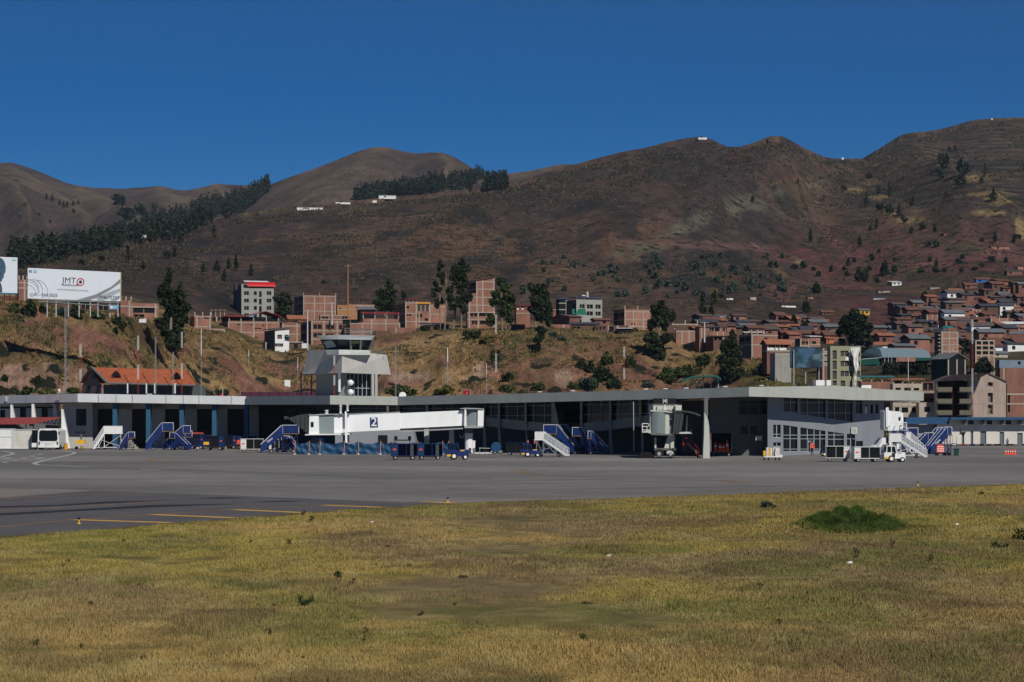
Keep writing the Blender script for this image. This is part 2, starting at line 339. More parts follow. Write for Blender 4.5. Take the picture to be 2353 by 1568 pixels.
bc=mixc(bc,C(.09,.10,.028),sstep(715,760,PX)*sstep(.4,.55,g1)*.8);bc=mixc(bc,C(.085,.11,.03),blob(510,342,11,14,.5,.3)*.9)
bc=mixc(bc,C(.16,.13,.05),(u>.97)*(u<1.4)*.6)
townm=sstep(785,815,PX)*(YY<1250);bc=mixc(bc,C(.075,.06,.038),townm[...,None][...,0]*.8)
col=np.where(blf[...,None],bc,col);blend=sstep(700,780,YY)*blf;
col=np.where(((YY>=700) & (YY<780))[...,None],mixc(bc,mixc(C(.07,.055,.04),REDS,low_right*.6),sstep(700,780,YY)),col)
V=np.stack([XX,YY,ZZ],-1).reshape(-1,3)
idx=np.arange(nx*ny).reshape(ny,nx);FQ=np.stack([idx[:-1,:-1],idx[:-1,1:],idx[1:,1:],idx[1:,:-1]],-1).reshape(-1,4)
TER=vcmat('hillside_soil',(.035,.16,.7,2.2),.66,1.34,.8,2.2,ys=.32,spots=(.17,.575,(.026,.028,.020)))
tag(np_mesh('hills',V,FQ,TER,col.reshape(-1,3),True),kind='structure')
# ---- far mountains
LAYERS=[]
def far_layer(name,crest,Yr,Yf,pfoot,lines,seed,px0,px1,edge=None):
    cols=np.concatenate([np.linspace(-900,px0-3,40),np.linspace(px0,px1,420)]) if px0<0 else np.linspace(px0,px1,420);s=np.linspace(0,1.25,200);PXf,S=np.meshgrid(cols,s)
    cp=smooth(lerp_tab(crest,cols),7);Yg=Yf+(Yr-Yf)*S
    zr=zof(cp,Yr)[None,:];zf=zof(pfoot,Yf);Z=np.where(S<=1,zf+(zr-zf)*S**.95,zr-(S-1)*(zr-zf)*.6)
    X=(PXf-512)/F*Yg;py=HY-(Z-CH)/Yg*F
    k=(1-.95*sstep(-.3,-.02,S-1));Z=Z+bump_lines(PXf,py,lines)*k*.8+k*(34*(ridged(X/500+seed,Yg/800,5)-.6)+12*(fbm(X/90,Yg/110+seed,4)-.5))
    zm=zof(cp[None,:]+.3+.02*np.maximum(Yr-Yg,0),Yg);Z=np.where(Yg<Yr+5,zm-np.logaddexp(0,(zm-Z)/6)*6,Z)
    a=fbm(X/130+seed,Yg/160,5);b=fbm(X/30,Yg/60+seed,4)
    c=mixc(C(.082,.061,.054),C(.132,.098,.070),(a-.40)*3.5);c=mixc(c,C(.06,.05,.046),(b-.54)*5)
    c=mixc(c,C(.165,.13,.082),np.clip(bump_lines(PXf,py,[(l[0],1,l[2]*.3,l[3]*.3) for l in lines if l[1]>0]),0,1)*.55)
    LAYERS.append((cols,HY-(Z-CH)/Yg*F,Yg,Z));n,m_=PXf.shape;ii=np.arange(n*m_).reshape(n,m_);f=np.stack([ii[:-1,:-1],ii[:-1,1:],ii[1:,1:],ii[1:,:-1]],-1).reshape(-1,4)
    tag(np_mesh(name,np.stack([X,Yg,Z],-1).reshape(-1,3),f,FARM,c.reshape(-1,3),True),kind='structure')
FARM=vcmat('far_mountain_grass',(.02,.09,.4),.70,1.32,.8,5,ys=.4)
far_layer('mountain',[(-40,my(360)),(mx(1,0),my(347)),(mx(1,80),my(345)),(mx(1,180),my(370)),(mx(1,330),my(425)),(mx(1,450),my(482)),(mx(1,550),my(510)),(mx(1,640),my(520)),(mx(1,720),my(516)),(mx(1,820),my(521)),(mx(1,940),my(508)),(mx(1,1080),my(505)),(mx(1,1130),my(512)),(mx(1,1230),my(536)),(mx(1,1290),my(535)),(mx(1,1400),my(515)),(mx(1,1490),my(490)),(mx(1,1600),my(495)),(mx(1,1750),my(498)),(mx(1,1900),my(490)),(330,200),(420,260)],
          3600,2000,300,[(M(1,(60,380),(250,560),(450,700),(600,860)),50,14,26),(M(1,(-60,560),(100,690),(200,880)),40,12,22),(M(1,(560,515),(700,640),(830,760)),45,12,22),(M(1,(1000,510),(900,620),(760,700)),-30,10,14),(M(1,(1100,510),(1240,650),(1150,780)),34,14,14),(M(1,(1490,492),(1300,640),(1150,760)),30,14,18),(M(1,(300,480),(560,700),(750,880)),-30,8,14)],2.1,-45,440)
far_layer('mountain',[(200,300),(mx(1,1450),my(760)),(mx(1,1650),my(640)),(mx(1,1780),my(530)),(mx(1,1850),my(489)),(mx(1,2000),my(432)),(mx(1,2180),my(371)),(mx(2,0),my(302)),(mx(2,100),my(261)),(mx(2,200),my(233)),(mx(2,260),my(226)),(mx(2,340),my(233)),(mx(2,420),my(253)),(mx(2,520),my(269)),(mx(2,620),my(265)),(mx(2,700),my(269)),(mx(2,780),my(300)),(mx(2,850),my(340)),(mx(2,920),my(385)),(mx(2,960),my(420)),(mx(2,1020),my(500)),(530,260)],
          2900,2050,262,[(M(2,(260,230),(100,420),(-200,620)),22,26,34),(M(2,(700,270),(760,420),(700,560)),20,22,20),(M(2,(450,262),(400,420),(300,560)),-14,18,22)],5.7,205,525)
far_layer('mountain',[(400,230),(mx(2,900),my(470)),(mx(2,1130),my(421)),(mx(2,1300),my(400)),(mx(2,1500),my(356)),(mx(2,1640),my(349)),(mx(2,1720),my(352)),(mx(2,1900),my(360)),(660,190)],
          2600,2040,240,[(M(2,(1500,360),(1300,430),(1100,500)),12,20,20)],9.2,420,655)
# ================================================================ GROUND
GRM=mat('dry_ground',(.12,.095,.05),.95,var=.3,scale=.2)
g=MB().add([(-9000,-1000,-.6),(9000,-1000,-.6),(9000,9000,-.6),(-9000,9000,-.6)],[(0,1,2,3)]).build('ground',GRM);tag(g,kind='structure')
ASPH=bpy.data.materials.new('apron_asphalt');ASPH.use_nodes=True
def _asph():
    n=ASPH.node_tree.nodes;L=ASPH.node_tree.links;b=n['Principled BSDF'];b.inputs['Roughness'].default_value=.9;b.inputs['Specular IOR Level'].default_value=.2
    tc=n.new('ShaderNodeTexCoord');prev=None
    base=n.new('ShaderNodeRGB');base.outputs[0].default_value=(.172,.164,.158,1);prev=base.outputs[0]
    for sc,lo,hi,sy in ((.03,.80,1.14,1.),(.35,.93,1.08,.4),(6,.94,1.06,1),(.012,.86,1.12,3.)):
        mp=n.new('ShaderNodeMapping');mp.inputs['Scale'].default_value=(1,sy,1);L.new(tc.outputs['Object'],mp.inputs[0])
        nz=n.new('ShaderNodeTexNoise');nz.inputs['Scale'].default_value=sc;nz.inputs['Detail'].default_value=6;L.new(mp.outputs[0],nz.inputs['Vector'])
        mr=n.new('ShaderNodeMapRange');mr.inputs['From Min'].default_value=.35;mr.inputs['From Max'].default_value=.65;mr.inputs['To Min'].default_value=lo;mr.inputs['To Max'].default_value=hi
        L.new(nz.outputs['Fac'],mr.inputs['Value']);mu=n.new('ShaderNodeVectorMath');mu.operation = 'SCALE';L.new(prev,mu.inputs[0]);L.new(mr.outputs[0],mu.inputs['Scale']);prev=mu.outputs[0]
    L.new(prev,b.inputs['Base Color'])
_asph()
EDGE=[(-60,20),(-40,50),(-30,68),(-19,89.3),(-14,101),(-8.2,115),(-1.6,125.6),(9.7,136),(22,149),(34.3,161),(80,206),(200,320)]
poly=[(x,y,0) for x,y in EDGE]+[(600,700,0),(-600,700,0),(-600,20,0)]
ap=MB().add(poly,[tuple(range(len(poly)))]).build('apron',ASPH);tag(ap,kind='structure')
def ground_poly(name, pts, z, m):      # pts in picture coordinates lying on the ground
    q=[G(a,b) for a,b in pts];mb=MB().add([(p.x,p.y,z) for p in q],[tuple(range(len(q)))]);return mb
def strip(pts,wid,z=.008):
    """line painted on the ground through picture points"""
    q=[G(a,b) for a,b in pts];mb=MB();L=[]
    for i,p in enumerate(q):
        a=q[max(0,i-1)];b=q[min(len(q)-1,i+1)];d=(b-a);d.z=0;d.normalize();nrm=Vector((-d.y,d.x,0))*wid/2;L.append((p+nrm,p-nrm))
    for (a,b),(c,d) in zip(L[:-1],L[1:]): mb.add([(a.x,a.y,z),(b.x,b.y,z),(d.x,d.y,z),(c.x,c.y,z)],[(0,1,2,3)])
    return mb
def join(*mbs):
    m=MB()
    for k in mbs: m.add(k.v,k.f)
    return m
gx=lambda r,z: (r-1)*341.5+z*.15144
gyy=lambda z: 445+z*.15144
TAXI=mat('taxiway_asphalt',(.086,.082,.085),.9,var=.18,scale=.25);APR2=mat('dark_apron_asphalt',(.126,.121,.118),.9,var=.2,scale=.12);APR3=mat('pinkish_apron_slab',(.185,.162,.152),.9,var=.1,scale=.2)
tw=ground_poly('t',[(-30,gyy(372)),(0,gyy(350)),(gx(1,640),gyy(303)),(gx(1,1500),gyy(332)),(gx(1,2255),gyy(362)),(gx(2,600),gyy(382)),(gx(2,1300),gyy(392)),(gx(2,900),gyy(400)),(gx(2,0),gyy(470)),(gx(1,1000),gyy(560)),(0,gyy(660)),(-30,gyy(680))],.004,TAXI)
tag(tw.build('taxiway',TAXI),kind='structure')
tag(ground_poly('t',[(-30,by(1465)),(gx(1,700),gyy(158)),(gx(1,1500),gyy(188)),(gx(1,2255),gyy(218)),(gx(2,1000),gyy(226)),(gx(2,1000),gyy(208)),(gx(1,2255),gyy(198)),(gx(1,1500),gyy(168)),(gx(1,900),gyy(150)),(tx(1,1500),by(1440)),(tx(1,600),by(1405)),(-30,by(1400))],.004,APR2).build('road',APR2),kind='structure')
tag(ground_poly('t',[(-30,gyy(285)),(gx(1,300),gyy(290)),(gx(1,640),gyy(298)),(0,gyy(345)),(-30,gyy(360))],.004,APR3).build('pavement',APR3),kind='structure')
SKID=mat('tyre_rubber_streak',(.020,.020,.024),.9,var=.25,scale=.5)
sk=join(*[ground_poly('s',p,.008,SKID) for p in ([(-20,gyy(408)),(gx(1,380),gyy(396)),(gx(1,700),gyy(374)),(gx(1,1180),gyy(366)),(gx(1,700),gyy(386)),(gx(1,370),gyy(404)),(-20,gyy(419))],
     [(-20,gyy(460)),(gx(1,600),gyy(420)),(gx(1,1000),gyy(396)),(gx(1,1600),gyy(390)),(gx(1,1000),gyy(412)),(gx(1,500),gyy(438)),(-20,gyy(474))],
     [(gx(1,1300),gyy(351)),(gx(1,1480),gyy(346)),(gx(1,1640),gyy(350)),(gx(1,1470),gyy(355))],[(gx(1,1650),gyy(377)),(gx(1,1880),gyy(367)),(gx(1,2010),gyy(371)),(gx(1,1840),gyy(376))])])
tag(sk.build('tyre_marks',SKID),kind='structure')
JNT=mat('apron_crack',(.115,.11,.107),.9,var=.4,scale=.3);jn=[strip([(-20,gyy(a0)),(250,gyy(a0+d1)),(512,gyy(a0+d2)),(760,gyy(a0+d3)),(1044,gyy(a0+d3-12))],w_,.0065) for a0,d1,d2,d3,w_ in ((96,2,14,18,.25),(118,10,22,24,.2),(232,-14,2,-16,.3),(250,-2,6,-20,.2),(268,4,30,6,.25))]
tag(join(*jn).build('apron_cracks',JNT),kind='structure')
YLINE=mat('yellow_marking',(.52,.30,.07),.85,var=.2,scale=1);WLINE=mat('white_marking',(.34,.35,.34),.85,var=.3,scale=.7);YOLD=mat('worn_yellow_marking',(.22,.13,.05),.9,var=.35,scale=.8)
el=[(-20,gyy(548)),(0,gyy(541)),(gx(1,500),gyy(493)),(gx(1,1000),gyy(459)),(gx(1,1550),gyy(427)),(gx(1,2140),gyy(397)),(gx(2,530),gyy(374)),(gx(2,900),gyy(358)),(gx(2,1500),gyy(340)),(gx(2,2255),gyy(314)),(gx(3,700),gyy(288)),(gx(3,1500),gyy(262)),(gx(3,2250),gyy(240))]
tag(strip(el,.28).build('taxiway_edge_line',YOLD),kind='structure')
tag(join(*[strip(p,.75,.012) for p in ([(gx(1,500),gyy(495)),(gx(1,1120),gyy(514))],[(gx(1,1000),gyy(460)),(gx(1,1570),gyy(483))],[(gx(1,1550),gyy(428)),(gx(1,2070),gyy(451))],[(gx(1,2140),gyy(398)),(gx(2,350),gyy(416))],[(gx(2,530),gyy(375)),(gx(2,900),gyy(392))])]).build('shoulder_markings',YLINE),kind='structure')
wl=[strip([(tx(1,a),by(b)) for a,b in pts],wd) for pts,wd in [([(-40,1320),(90,1285),(185,1262),(150,1243),(30,1225)],.5),([(700,1215),(860,1222),(990,1240),(1010,1252),(960,1268),(600,1350),(480,1380),(460,1395),(520,1410),(800,1420),(1200,1438)],.55),([(60,1330),(135,1316)],.9),([(175,1352),(225,1342)],.6),([(300,1326),(345,1314)],.6),([(415,1298),(460,1287)],.6),([(520,1272),(565,1262)],.6),([(500,1328),(565,1314)],.9),([(50,1380),(90,1370)],.6),([(1800,1215),(1950,1222)],.5),([(0,1452),(450,1465)],.35)]]
wl+=[strip([(gx(1,a),gyy(b)),(gx(1,c),gyy(d))],wd) for a,b,c,d,wd in [(920,160,1060,166,.6),(680,168,800,171,.4),(1060,166,2255,217,.2),(840,196,1100,205,.2)]]
wl+=[strip([(gx(r,a),gyy(b)),(gx(r,c),gyy(d))],wd) for r,a,b,c,d,wd in [(2,0,219,400,224,.2),(2,1100,224,1560,222,.3),(2,1600,216,2255,210,.3),(3,0,198,1000,168,.2),(3,1060,163,1220,160,.5),(3,900,172,1060,166,.25)]]
tag(join(*wl).build('white_road_markings',WLINE),kind='structure')
yl=[strip([(tx(1,2420),by(1316)),(tx(1,2200),by(1322)),(tx(1,2060),by(1334)),(tx(1,2000),by(1352)),(tx(1,2050),by(1370)),(tx(1,2200),by(1382)),(tx(1,2500),by(1392))],.5),strip([(gx(1,730),gyy(146)),(gx(1,850),gyy(148))],1.6),strip([(gx(2,90),gyy(201)),(gx(2,240),gyy(204))],1.3),
      strip([(gx(2,1130),gyy(165)),(gx(2,1340),gyy(167))],.8),strip([(gx(2,1210),gyy(170)),(gx(2,1185),gyy(178)),(gx(2,1210),gyy(187)),(gx(2,1300),gyy(194)),(gx(2,1450),gyy(202)),(gx(2,1700),gyy(210))],.45),strip([(gx(3,310),gyy(239)),(gx(3,370),gyy(246))],1.6)]
tag(join(*yl).build('yellow_apron_markings',YOLD),kind='structure')
tag(join(*[strip(p,.3,.0055) for p in ([(gx(1,0),gyy(357)),(gx(1,660),gyy(322)),(gx(1,1000),gyy(318))],[(0,gyy(433)),(gx(1,700),gyy(395)),(gx(1,1100),gyy(372))],[(gx(3,0),gyy(226)),(gx(3,320),gyy(238))])]).build('faded_taxi_lines',YOLD),kind='structure')
# ---- grass field
def edge_y(x): return np.interp(x,[e[0] for e in EDGE],[e[1] for e in EDGE])
def grass_h(x,y):
    d=edge_y(x)-y
    z=sstep(0,3,d)*.05+sstep(1,14,d)*(.55*(fbm(x/9+2,y/14,4)-.45)+.25*(fbm(x/2.5,y/4,3)-.5))-(1-sstep(-1.5,0,d))*.5*0
    mx_,my_=G(849,531).x,G(849,531).y
    b=0
    for ax,ay,hh,rr in ((-1.9,-.9,.18,.6),(-1.3,-.2,.34,.6),(-.75,.5,.48,.55),(-.45,-.6,.36,.5),(0,.9,.66,.55),(.1,-.1,.50,.5),(.55,.5,.62,.5),(.95,-.2,.42,.5),(1.15,1.0,.52,.5),(1.8,1.2,.40,.5),(2.3,1.7,.34,.5),(1.6,.1,.22,.6),(-.1,-1.5,.16,.6)):
        b=np.maximum(b,hh*np.exp(-(((x-mx_-ax)/rr)**2+((y-my_-1-ay*1.3)/(rr*1.7))**2)))
    b=b*.85+.16*np.exp(-(((x-mx_-.2)/1.9)**2+((y-my_-1)/2.4)**2));b=b*(.8+.5*fbm(x/.35,y/.5,2))
    e=np.exp(-(((x-G(1010,525).x)/1.8)**2+((y-97)/3.)**2))*.55
    return z+b+e
def grass_col(x,y):
    a=fbm(x/10+3,y/18,5);b=fbm(x/4.2,y/8+5,5);c=fbm(x/16+8,y/40+2,3);e=fbm(x/.5,y/1.2,3)
    def mx2(p,q,m): return p+(q-p)*np.clip(m,0,1)[...,None]
    D=lambda *k: np.array(k)
    r=mx2(D(.320,.226,.084),D(.262,.208,.062),sstep(.42,.60,c));r=mx2(r,D(.190,.142,.078),sstep(.44,.60,a)*.9);r=mx2(r,D(.155,.150,.048),sstep(.52,.68,b)*.8)
    near=1-sstep(48,66,y+12*(c-.5));r=mx2(r,D(.30,.215,.080),near*.6*(1-sstep(.5,.65,b)))
    r=mx2(r,D(.20,.185,.045),(1-sstep(2,24,edge_y(x)-y))*.55*sstep(.38,.55,b))
    mx_,my_=G(849,531).x,G(849,531).y;mm=np.exp(-(((x-mx_)/2.0)**2+((y-my_-.5)/3.4)**2)**1.5);r=mx2(r,D(.035,.075,.012),mm*1.5-.25)
    r=mx2(r,D(.075,.085,.02),np.exp(-(((x-mx_-2.2)/1.6)**2+((y-my_-1)/4)**2))*.9)
    s=fbm(x/3+40,y/4.5+9,5);r=mx2(r,D(.105,.085,.042),sstep(.56,.70,s)*.55);s2=fbm(x/1.1+70,y/1.8,4);r=mx2(r,D(.30,.245,.105),sstep(.58,.7,s2)*.5);r=mx2(r,D(.10,.105,.035),sstep(.60,.75,fbm(x/1.6+20,y/1.4+30,5))*.5)
    return r*(.84+.52*e)[...,None]
gxn,gyn=420,420
yy=np.linspace(0,1,gyn)**1.6;ga,gb=np.meshgrid(np.linspace(0,1,gxn),yy)
pxs=-300+ga*1640;xs_=(pxs-512)/F
# rows from near to the taxiway edge, in world space
ye=np.array([np.interp(0,[0],[0])])
kk=xs_[0];ed=[]
for k in kk:
    yg=np.linspace(20,230,2101);dd=edge_y(k*yg)-yg;i=np.argmax(dd<0);ed.append(yg[i])
ed=np.array(ed);GYY=26+(ed[None,:]-26)*gb;GXX=xs_*GYY
GZ=grass_h(GXX,GYY);GZ[-1,:]=-.05;GZ=np.maximum(GZ,-.06*0+.012*(gb<1)-.05*(gb>=1))
gv=np.stack([GXX,GYY,GZ],-1).reshape(-1,3);gi=np.arange(gxn*gyn).reshape(gyn,gxn);gf=np.stack([gi[:-1,:-1],gi[:-1,1:],gi[1:,1:],gi[1:,:-1]],-1).reshape(-1,4)
tag(np_mesh('grass_field_ground',gv,gf,vcmat('turf_soil',(1.2,9),.72,1.15,.5,.06),(grass_col(GXX,GYY)*.8).reshape(-1,3),True),kind='structure')
def blades(name,X,Y,Z,H,W,colr,m,nb=3,seed=1):
    rg=np.random.RandomState(seed);n=len(X);X=np.repeat(X,nb);Y=np.repeat(Y,nb);Z=np.repeat(Z,nb);H=np.repeat(H,nb);W=np.repeat(W,nb);colr=np.repeat(colr,nb,0)
    N=len(X);X=X+rg.normal(0,1,N)*W*1.5;Y=Y+rg.normal(0,1,N)*W*1.5;a=rg.rand(N)*6.283;hh=H*(.6+.7*rg.rand(N));l=rg.rand(N)*.7*hh;b=rg.rand(N)*6.283
    dx=np.cos(a)*W/2;dy=np.sin(a)*W/2
    v=np.stack([np.stack([X-dx,Y-dy,Z-.02],-1),np.stack([X+dx,Y+dy,Z-.02],-1),np.stack([X+l*np.cos(b),Y+l*np.sin(b),Z+hh],-1)],1).reshape(-1,3)
    c=np.repeat(colr*(.86+.28*rg.rand(N,1)),3,0);f=np.arange(3*N).reshape(-1,3)
    return np_mesh(name,v,f,m,c)
BLM=vcmat('grass_blades',(),bump=0)
rg=np.random.RandomState(5);NB=260000
yb=30+(165-30)*rg.rand(NB*3)**1.25;pb=-20+1064*rg.rand(NB*3);xb=(pb-512)/F*yb;ok=(edge_y(xb)-yb)>.15;xb,yb=xb[ok][:NB],yb[ok][:NB]
gc=grass_col(xb,yb);tall=fbm(xb/1.6,yb/3,3);hb=.035+.06*sstep(.45,.7,tall)+.0004*yb
tag(blades('grass',xb,yb,grass_h(xb,yb),hb,.010+.00034*yb,gc,BLM,4),'short dry yellow-green grass covering the field beside the taxiway','grass',kind='stuff')
# ================================================================ AIRPORT BUILDINGS
def lin1(p0, Y0, p1, Y1): return lambda px: 1 / (1 / Y0 + (1 / Y1 - 1 / Y0) * (px - p0) / (p1 - p0))   # straight wall seen in perspective
def slab(mb,pts,Yf,d0,d1):
    """outline given by picture points on a vertical plane Yf(px), with real thickness d0..d1"""
    n=len(pts);Yf=Yf if callable(Yf) else (lambda px,c=Yf: c)
    fr=[]
    for px,py in pts: p=P(px,py,Yf(px));fr.append(p)
    a=[(p.x,p.y+d0,p.z) for p in fr];b=[(p.x,p.y+d1,p.z) for p in fr]
    return mb.add(a+b,[tuple(range(n)),tuple(range(n,2*n))[::-1]]+[(i,n+i,n+(i+1) % n,(i+1) % n) for i in range(n)])
def Q(r,x0,x1,t0,t1,b0,b1): return [(tx(r,x0),by(b0)),(tx(r,x1),by(b1)),(tx(r,x1),by(t1)),(tx(r,x0),by(t0))]
def text_mesh(name,s,size,m,parent,loc,rx=90,ry=0,rz=0,ext=.01,sx=1,bold=0):
    cu=bpy.data.curves.new(name,'FONT');cu.body=s;cu.size=size;cu.extrude=ext;cu.align_x = 'CENTER';cu.align_y = 'CENTER';cu.resolution_u=3;cu.offset=bold
    o=bpy.data.objects.new('t',cu);scene.collection.objects.link(o);dg=bpy.context.evaluated_depsgraph_get();me=bpy.data.meshes.new_from_object(o.evaluated_get(dg));bpy.data.objects.remove(o)
    me.materials.clear();me.materials.append(m);q=bpy.data.objects.new(name,me);scene.collection.objects.link(q);q.parent=parent;q.location=loc;q.rotation_euler=(R(rx),R(ry),R(rz));q.scale=(sx,1,1);return q
def canopy(front,depth,parent,m,msof):
    a=[P(px,py,Y) for px,Y,py,_ in front];b=[P(px,py,Y) for px,Y,_,py in front];D=Vector((0,depth,0));n=len(a)
    f=MB();s=MB()
    for i in range(n-1):
        f.quad(b[i],b[i+1],a[i+1],a[i]);f.quad(a[i],a[i+1],a[i+1]+D,a[i]+D)
        s.quad(b[i]+Vector((0,.02,.003)),b[i]+D,b[i+1]+D,b[i+1]+Vector((0,.02,.003)))
        f.quad(b[i]+D,a[i]+D,a[i+1]+D,b[i+1]+D)
    for i in (0,-1): f.quad(b[i],a[i],a[i]+D,b[i]+D)
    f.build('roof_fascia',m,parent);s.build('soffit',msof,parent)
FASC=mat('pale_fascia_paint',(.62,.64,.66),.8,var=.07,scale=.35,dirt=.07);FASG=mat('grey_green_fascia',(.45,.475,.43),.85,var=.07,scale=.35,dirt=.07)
SOF=mat('soffit_plaster',(.22,.20,.19),.9);WALLB=mat('blue_grey_wall',(.25,.275,.31),.85,var=.06,scale=.4,dirt=.06);SHADEW=mat('shade_dark_grey',(.125,.13,.13),.9,var=.1,scale=.3)  # dark grey also paints in the shade on walls under canopy and roofs
BEIW=mat('dirty_white_wall',(.50,.48,.45),.9,var=.1,scale=.4,dirt=.1);HGDOOR=mat('brown_hangar_door',(.035,.026,.026),.8,var=.2);TEAL=mat('blue_pier_paint',(.025,.095,.175),.7,var=.12,scale=.5)
MUL=mat('window_mullion',(.34,.37,.38),.6)
# ---- hangar, left
T=thing('hangar_building','long low hangar with pale grey roof fascia and blue piers, left of the terminal','hangar',P(140,446,360))
T.location=(0,0,0)
hY=lin1(77.7,352,246,350)
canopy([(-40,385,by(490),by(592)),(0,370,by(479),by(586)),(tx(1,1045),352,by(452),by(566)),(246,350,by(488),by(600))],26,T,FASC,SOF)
mb=MB();bwall=lambda x0,x1,y0,y1,mb_,d=9: slab(mb_,Q(1,x0,x1,y0,y0,y1,y1),lambda p: hY(p),d,d+.4)
for x0,x1 in ((1080,1170),(1435,1645),(1895,2100),(2340,2540),(2770,2960),(3200,3390)): bwall(x0,x1,560,1205,mb)
bwall(1170,3390,560,655,mb);bwall(760,940,560,1205,mb,5);bwall(940,1080,560,655,mb,5);bwall(940,1080,885,1205,mb,5);bwall(1080,1165,560,1205,mb,5)
mb.build('wall',BEIW,T)
mb=MB()
for x0,x1 in ((1170,1435),(1645,1895),(2100,2340),(2540,2770),(2960,3200)): d=MB();slab(d,Q(1,x0,x1,655,655,1205,1205),hY,9.2,9.4);
for x0,x1 in ((1170,1435),(1645,1895),(2100,2340),(2540,2770),(2960,3200)): slab(MB(),Q(1,x0,x1,655,655,1205,1205),hY,9.2,9.35).build('hangar_door',HGDOOR,T)
slab(MB(),Q(1,940,1080,655,655,885,885),hY,5.25,5.4).build('window',GLASS,T)
for x in (1530,1980,2430,2870,3300): slab(MB(),Q(1,x-30,x+28,560,560,1195,1195),hY,.9,2.4).build('pier',TEAL,T)
for r,x in ((1,1325),(1,1560),(1,1780),(1,2230),(2,110),(2,322),(2,757)): slab(MB(),Q(r,x-3,x+3,458+(x+(r-1)*2353)*.0075,458+(x+(r-1)*2353)*.0075,566+(x+(r-1)*2353)*.0072,566+(x+(r-1)*2353)*.0072),hY,-.04,0).build('panel_joint',SHADEW,T)
# left wing wall with sloping fins
mb=MB();lw=lin1(0,372,57,360)
for x0,x1,y0,y1 in ((-300,0,560,1205),(70,135,655,1205),(0,70,655,672),(185,270,650,1205),(350,430,650,1205),(470,560,650,1205),(645,720,650,1205),(720,800,560,1205),(-300,760,560,625),(-300,760,850,1205)): slab(mb,Q(1,x0,x1,y0,y0,y1,y1),372,0,.4)
mb.build('side_wall',WHITE,T);mb=MB();slab(mb,Q(1,-300,760,600,600,900,900),372,.5,.6);mb.build('window',GLASS,T)
for x0,xt,x1,yt,yb_ in ((140,150,200,600,800),(425,440,480,590,800),(715,735,780,590,800),(825,833,945,660,1188)):
    slab(MB(),[(tx(1,x0),by(yb_)),(tx(1,x1),by(yb_)),(tx(1,xt+8),by(yt)),(tx(1,x0),by(yt))],350 if x0>800 else 359,0,.8).build('fin',WHITE,T)
for x in (140,425,718): slab(MB(),Q(1,x-8,x+10,490,488,560,558),371,-3.2,-2.4).build('fascia_bracket',BEIW,T)
# ---- terminal
T=thing('terminal_building','long two-storey grey airport terminal with a wide folded flat roof and glass bays','terminal',(0,0,0))
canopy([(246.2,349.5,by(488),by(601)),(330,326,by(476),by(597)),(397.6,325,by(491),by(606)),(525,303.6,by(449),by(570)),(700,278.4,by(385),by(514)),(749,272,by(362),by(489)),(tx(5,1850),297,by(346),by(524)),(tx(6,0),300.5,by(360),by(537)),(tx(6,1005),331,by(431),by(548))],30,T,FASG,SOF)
mY=lin1(397,333,735,284.5)
back=MB();slab(back,[(247,by(1235)),(397,by(1235)),(397,by(560)),(247,by(560))],368,0,.4);back.build('rear_wall',SHADEW,T)
for i in range(5): slab(MB(),Q(2,1480+i*175,1625+i*175,640,640,720,720),367,0,.1).build('window',GLASS,T)
w_=MB()
def wq(r,*a,d0=0,d1=.45): slab(w_,Q(r,*a),mY,d0,d1)
# band under the windows, with its two slopes
wq(3,0,1810,700,690,725,760,d0=.2);wq(3,1810,2353,770,828,885,948);wq(4,0,360,832,857,940,965);wq(4,360,450,840,850,965,975)
w_.build('wall',GREYW,T);w_=MB();wq(4,740,1150,857,822,977,940,d0=.003);wq(4,1150,1680,822,742,940,868);wq(4,1680,2100,742,700,868,800)
for r,x0,x1 in ((3,1985,2018),(3,2345,2375),(4,355,388),(4,740,770),(4,1130,1160),(4,1532,1563),(3,1805,1815),(3,1010,1055),(3,620,665)): slab(MB(),Q(r,x0,x1,540,540,900,900),mY,-.35,.44).build('pier',GREYW,T)
w_.build('wall',GREYW,T);slab(MB(),[(tx(3,-200),by(1260)),(tx(3,912),by(1260)),(tx(3,850),by(945)),(tx(3,-200),by(945))],310,0,6).build('lower_wall',WALLB,T);slab(MB(),Q(4,1170,1540,1250,1250,1305,1305),mY,0,.45).build('plinth',GREYW,T)
# dark ground floor and recess behind
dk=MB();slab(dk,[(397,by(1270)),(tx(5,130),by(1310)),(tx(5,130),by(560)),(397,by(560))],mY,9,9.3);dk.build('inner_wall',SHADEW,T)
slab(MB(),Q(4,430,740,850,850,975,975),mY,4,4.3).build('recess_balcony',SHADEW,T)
for x in (540,625,735): pass
slab(MB(),Q(4,535,740,670,670,850,850),mY,4.4,4.6).build('glazed_door',GLASS,T)
slab(MB(),[(tx(4,388),by(560)),(tx(4,430),by(740)),(tx(4,470),by(975)),(tx(4,470),by(1290)),(tx(4,388),by(1290))],mY,-1.2,-.6).build('buttress',GREYW,T)
def pier(r,x0,x1,yt,yb_,Y=None,m=GREYW,flare=26):
    slab(MB(),[(tx(r,x0),by(yb_)),(tx(r,x1+flare),by(yb_)),(tx(r,x1+flare*.6),by(yt+(yb_-yt)*.55)),(tx(r,x1),by(yt)),(tx(r,x0),by(yt))],Y or mY,-.5,.5).build('pier',m,T)
pier(4,1130,1158,935,1262);pier(4,10,22,950,1280);pier(3,1990,2012,900,1250,flare=40);pier(3,1790,1812,880,1250,flare=30)
pier(4,1562,1588,860,1275,flare=4);pier(3,1000,1058,895,1250,Y=308.5,flare=10,m=FASG);pier(3,1335,1395,895,1250,Y=307.5,flare=10,m=FASG);pier(4,235,270,970,1290,flare=20)
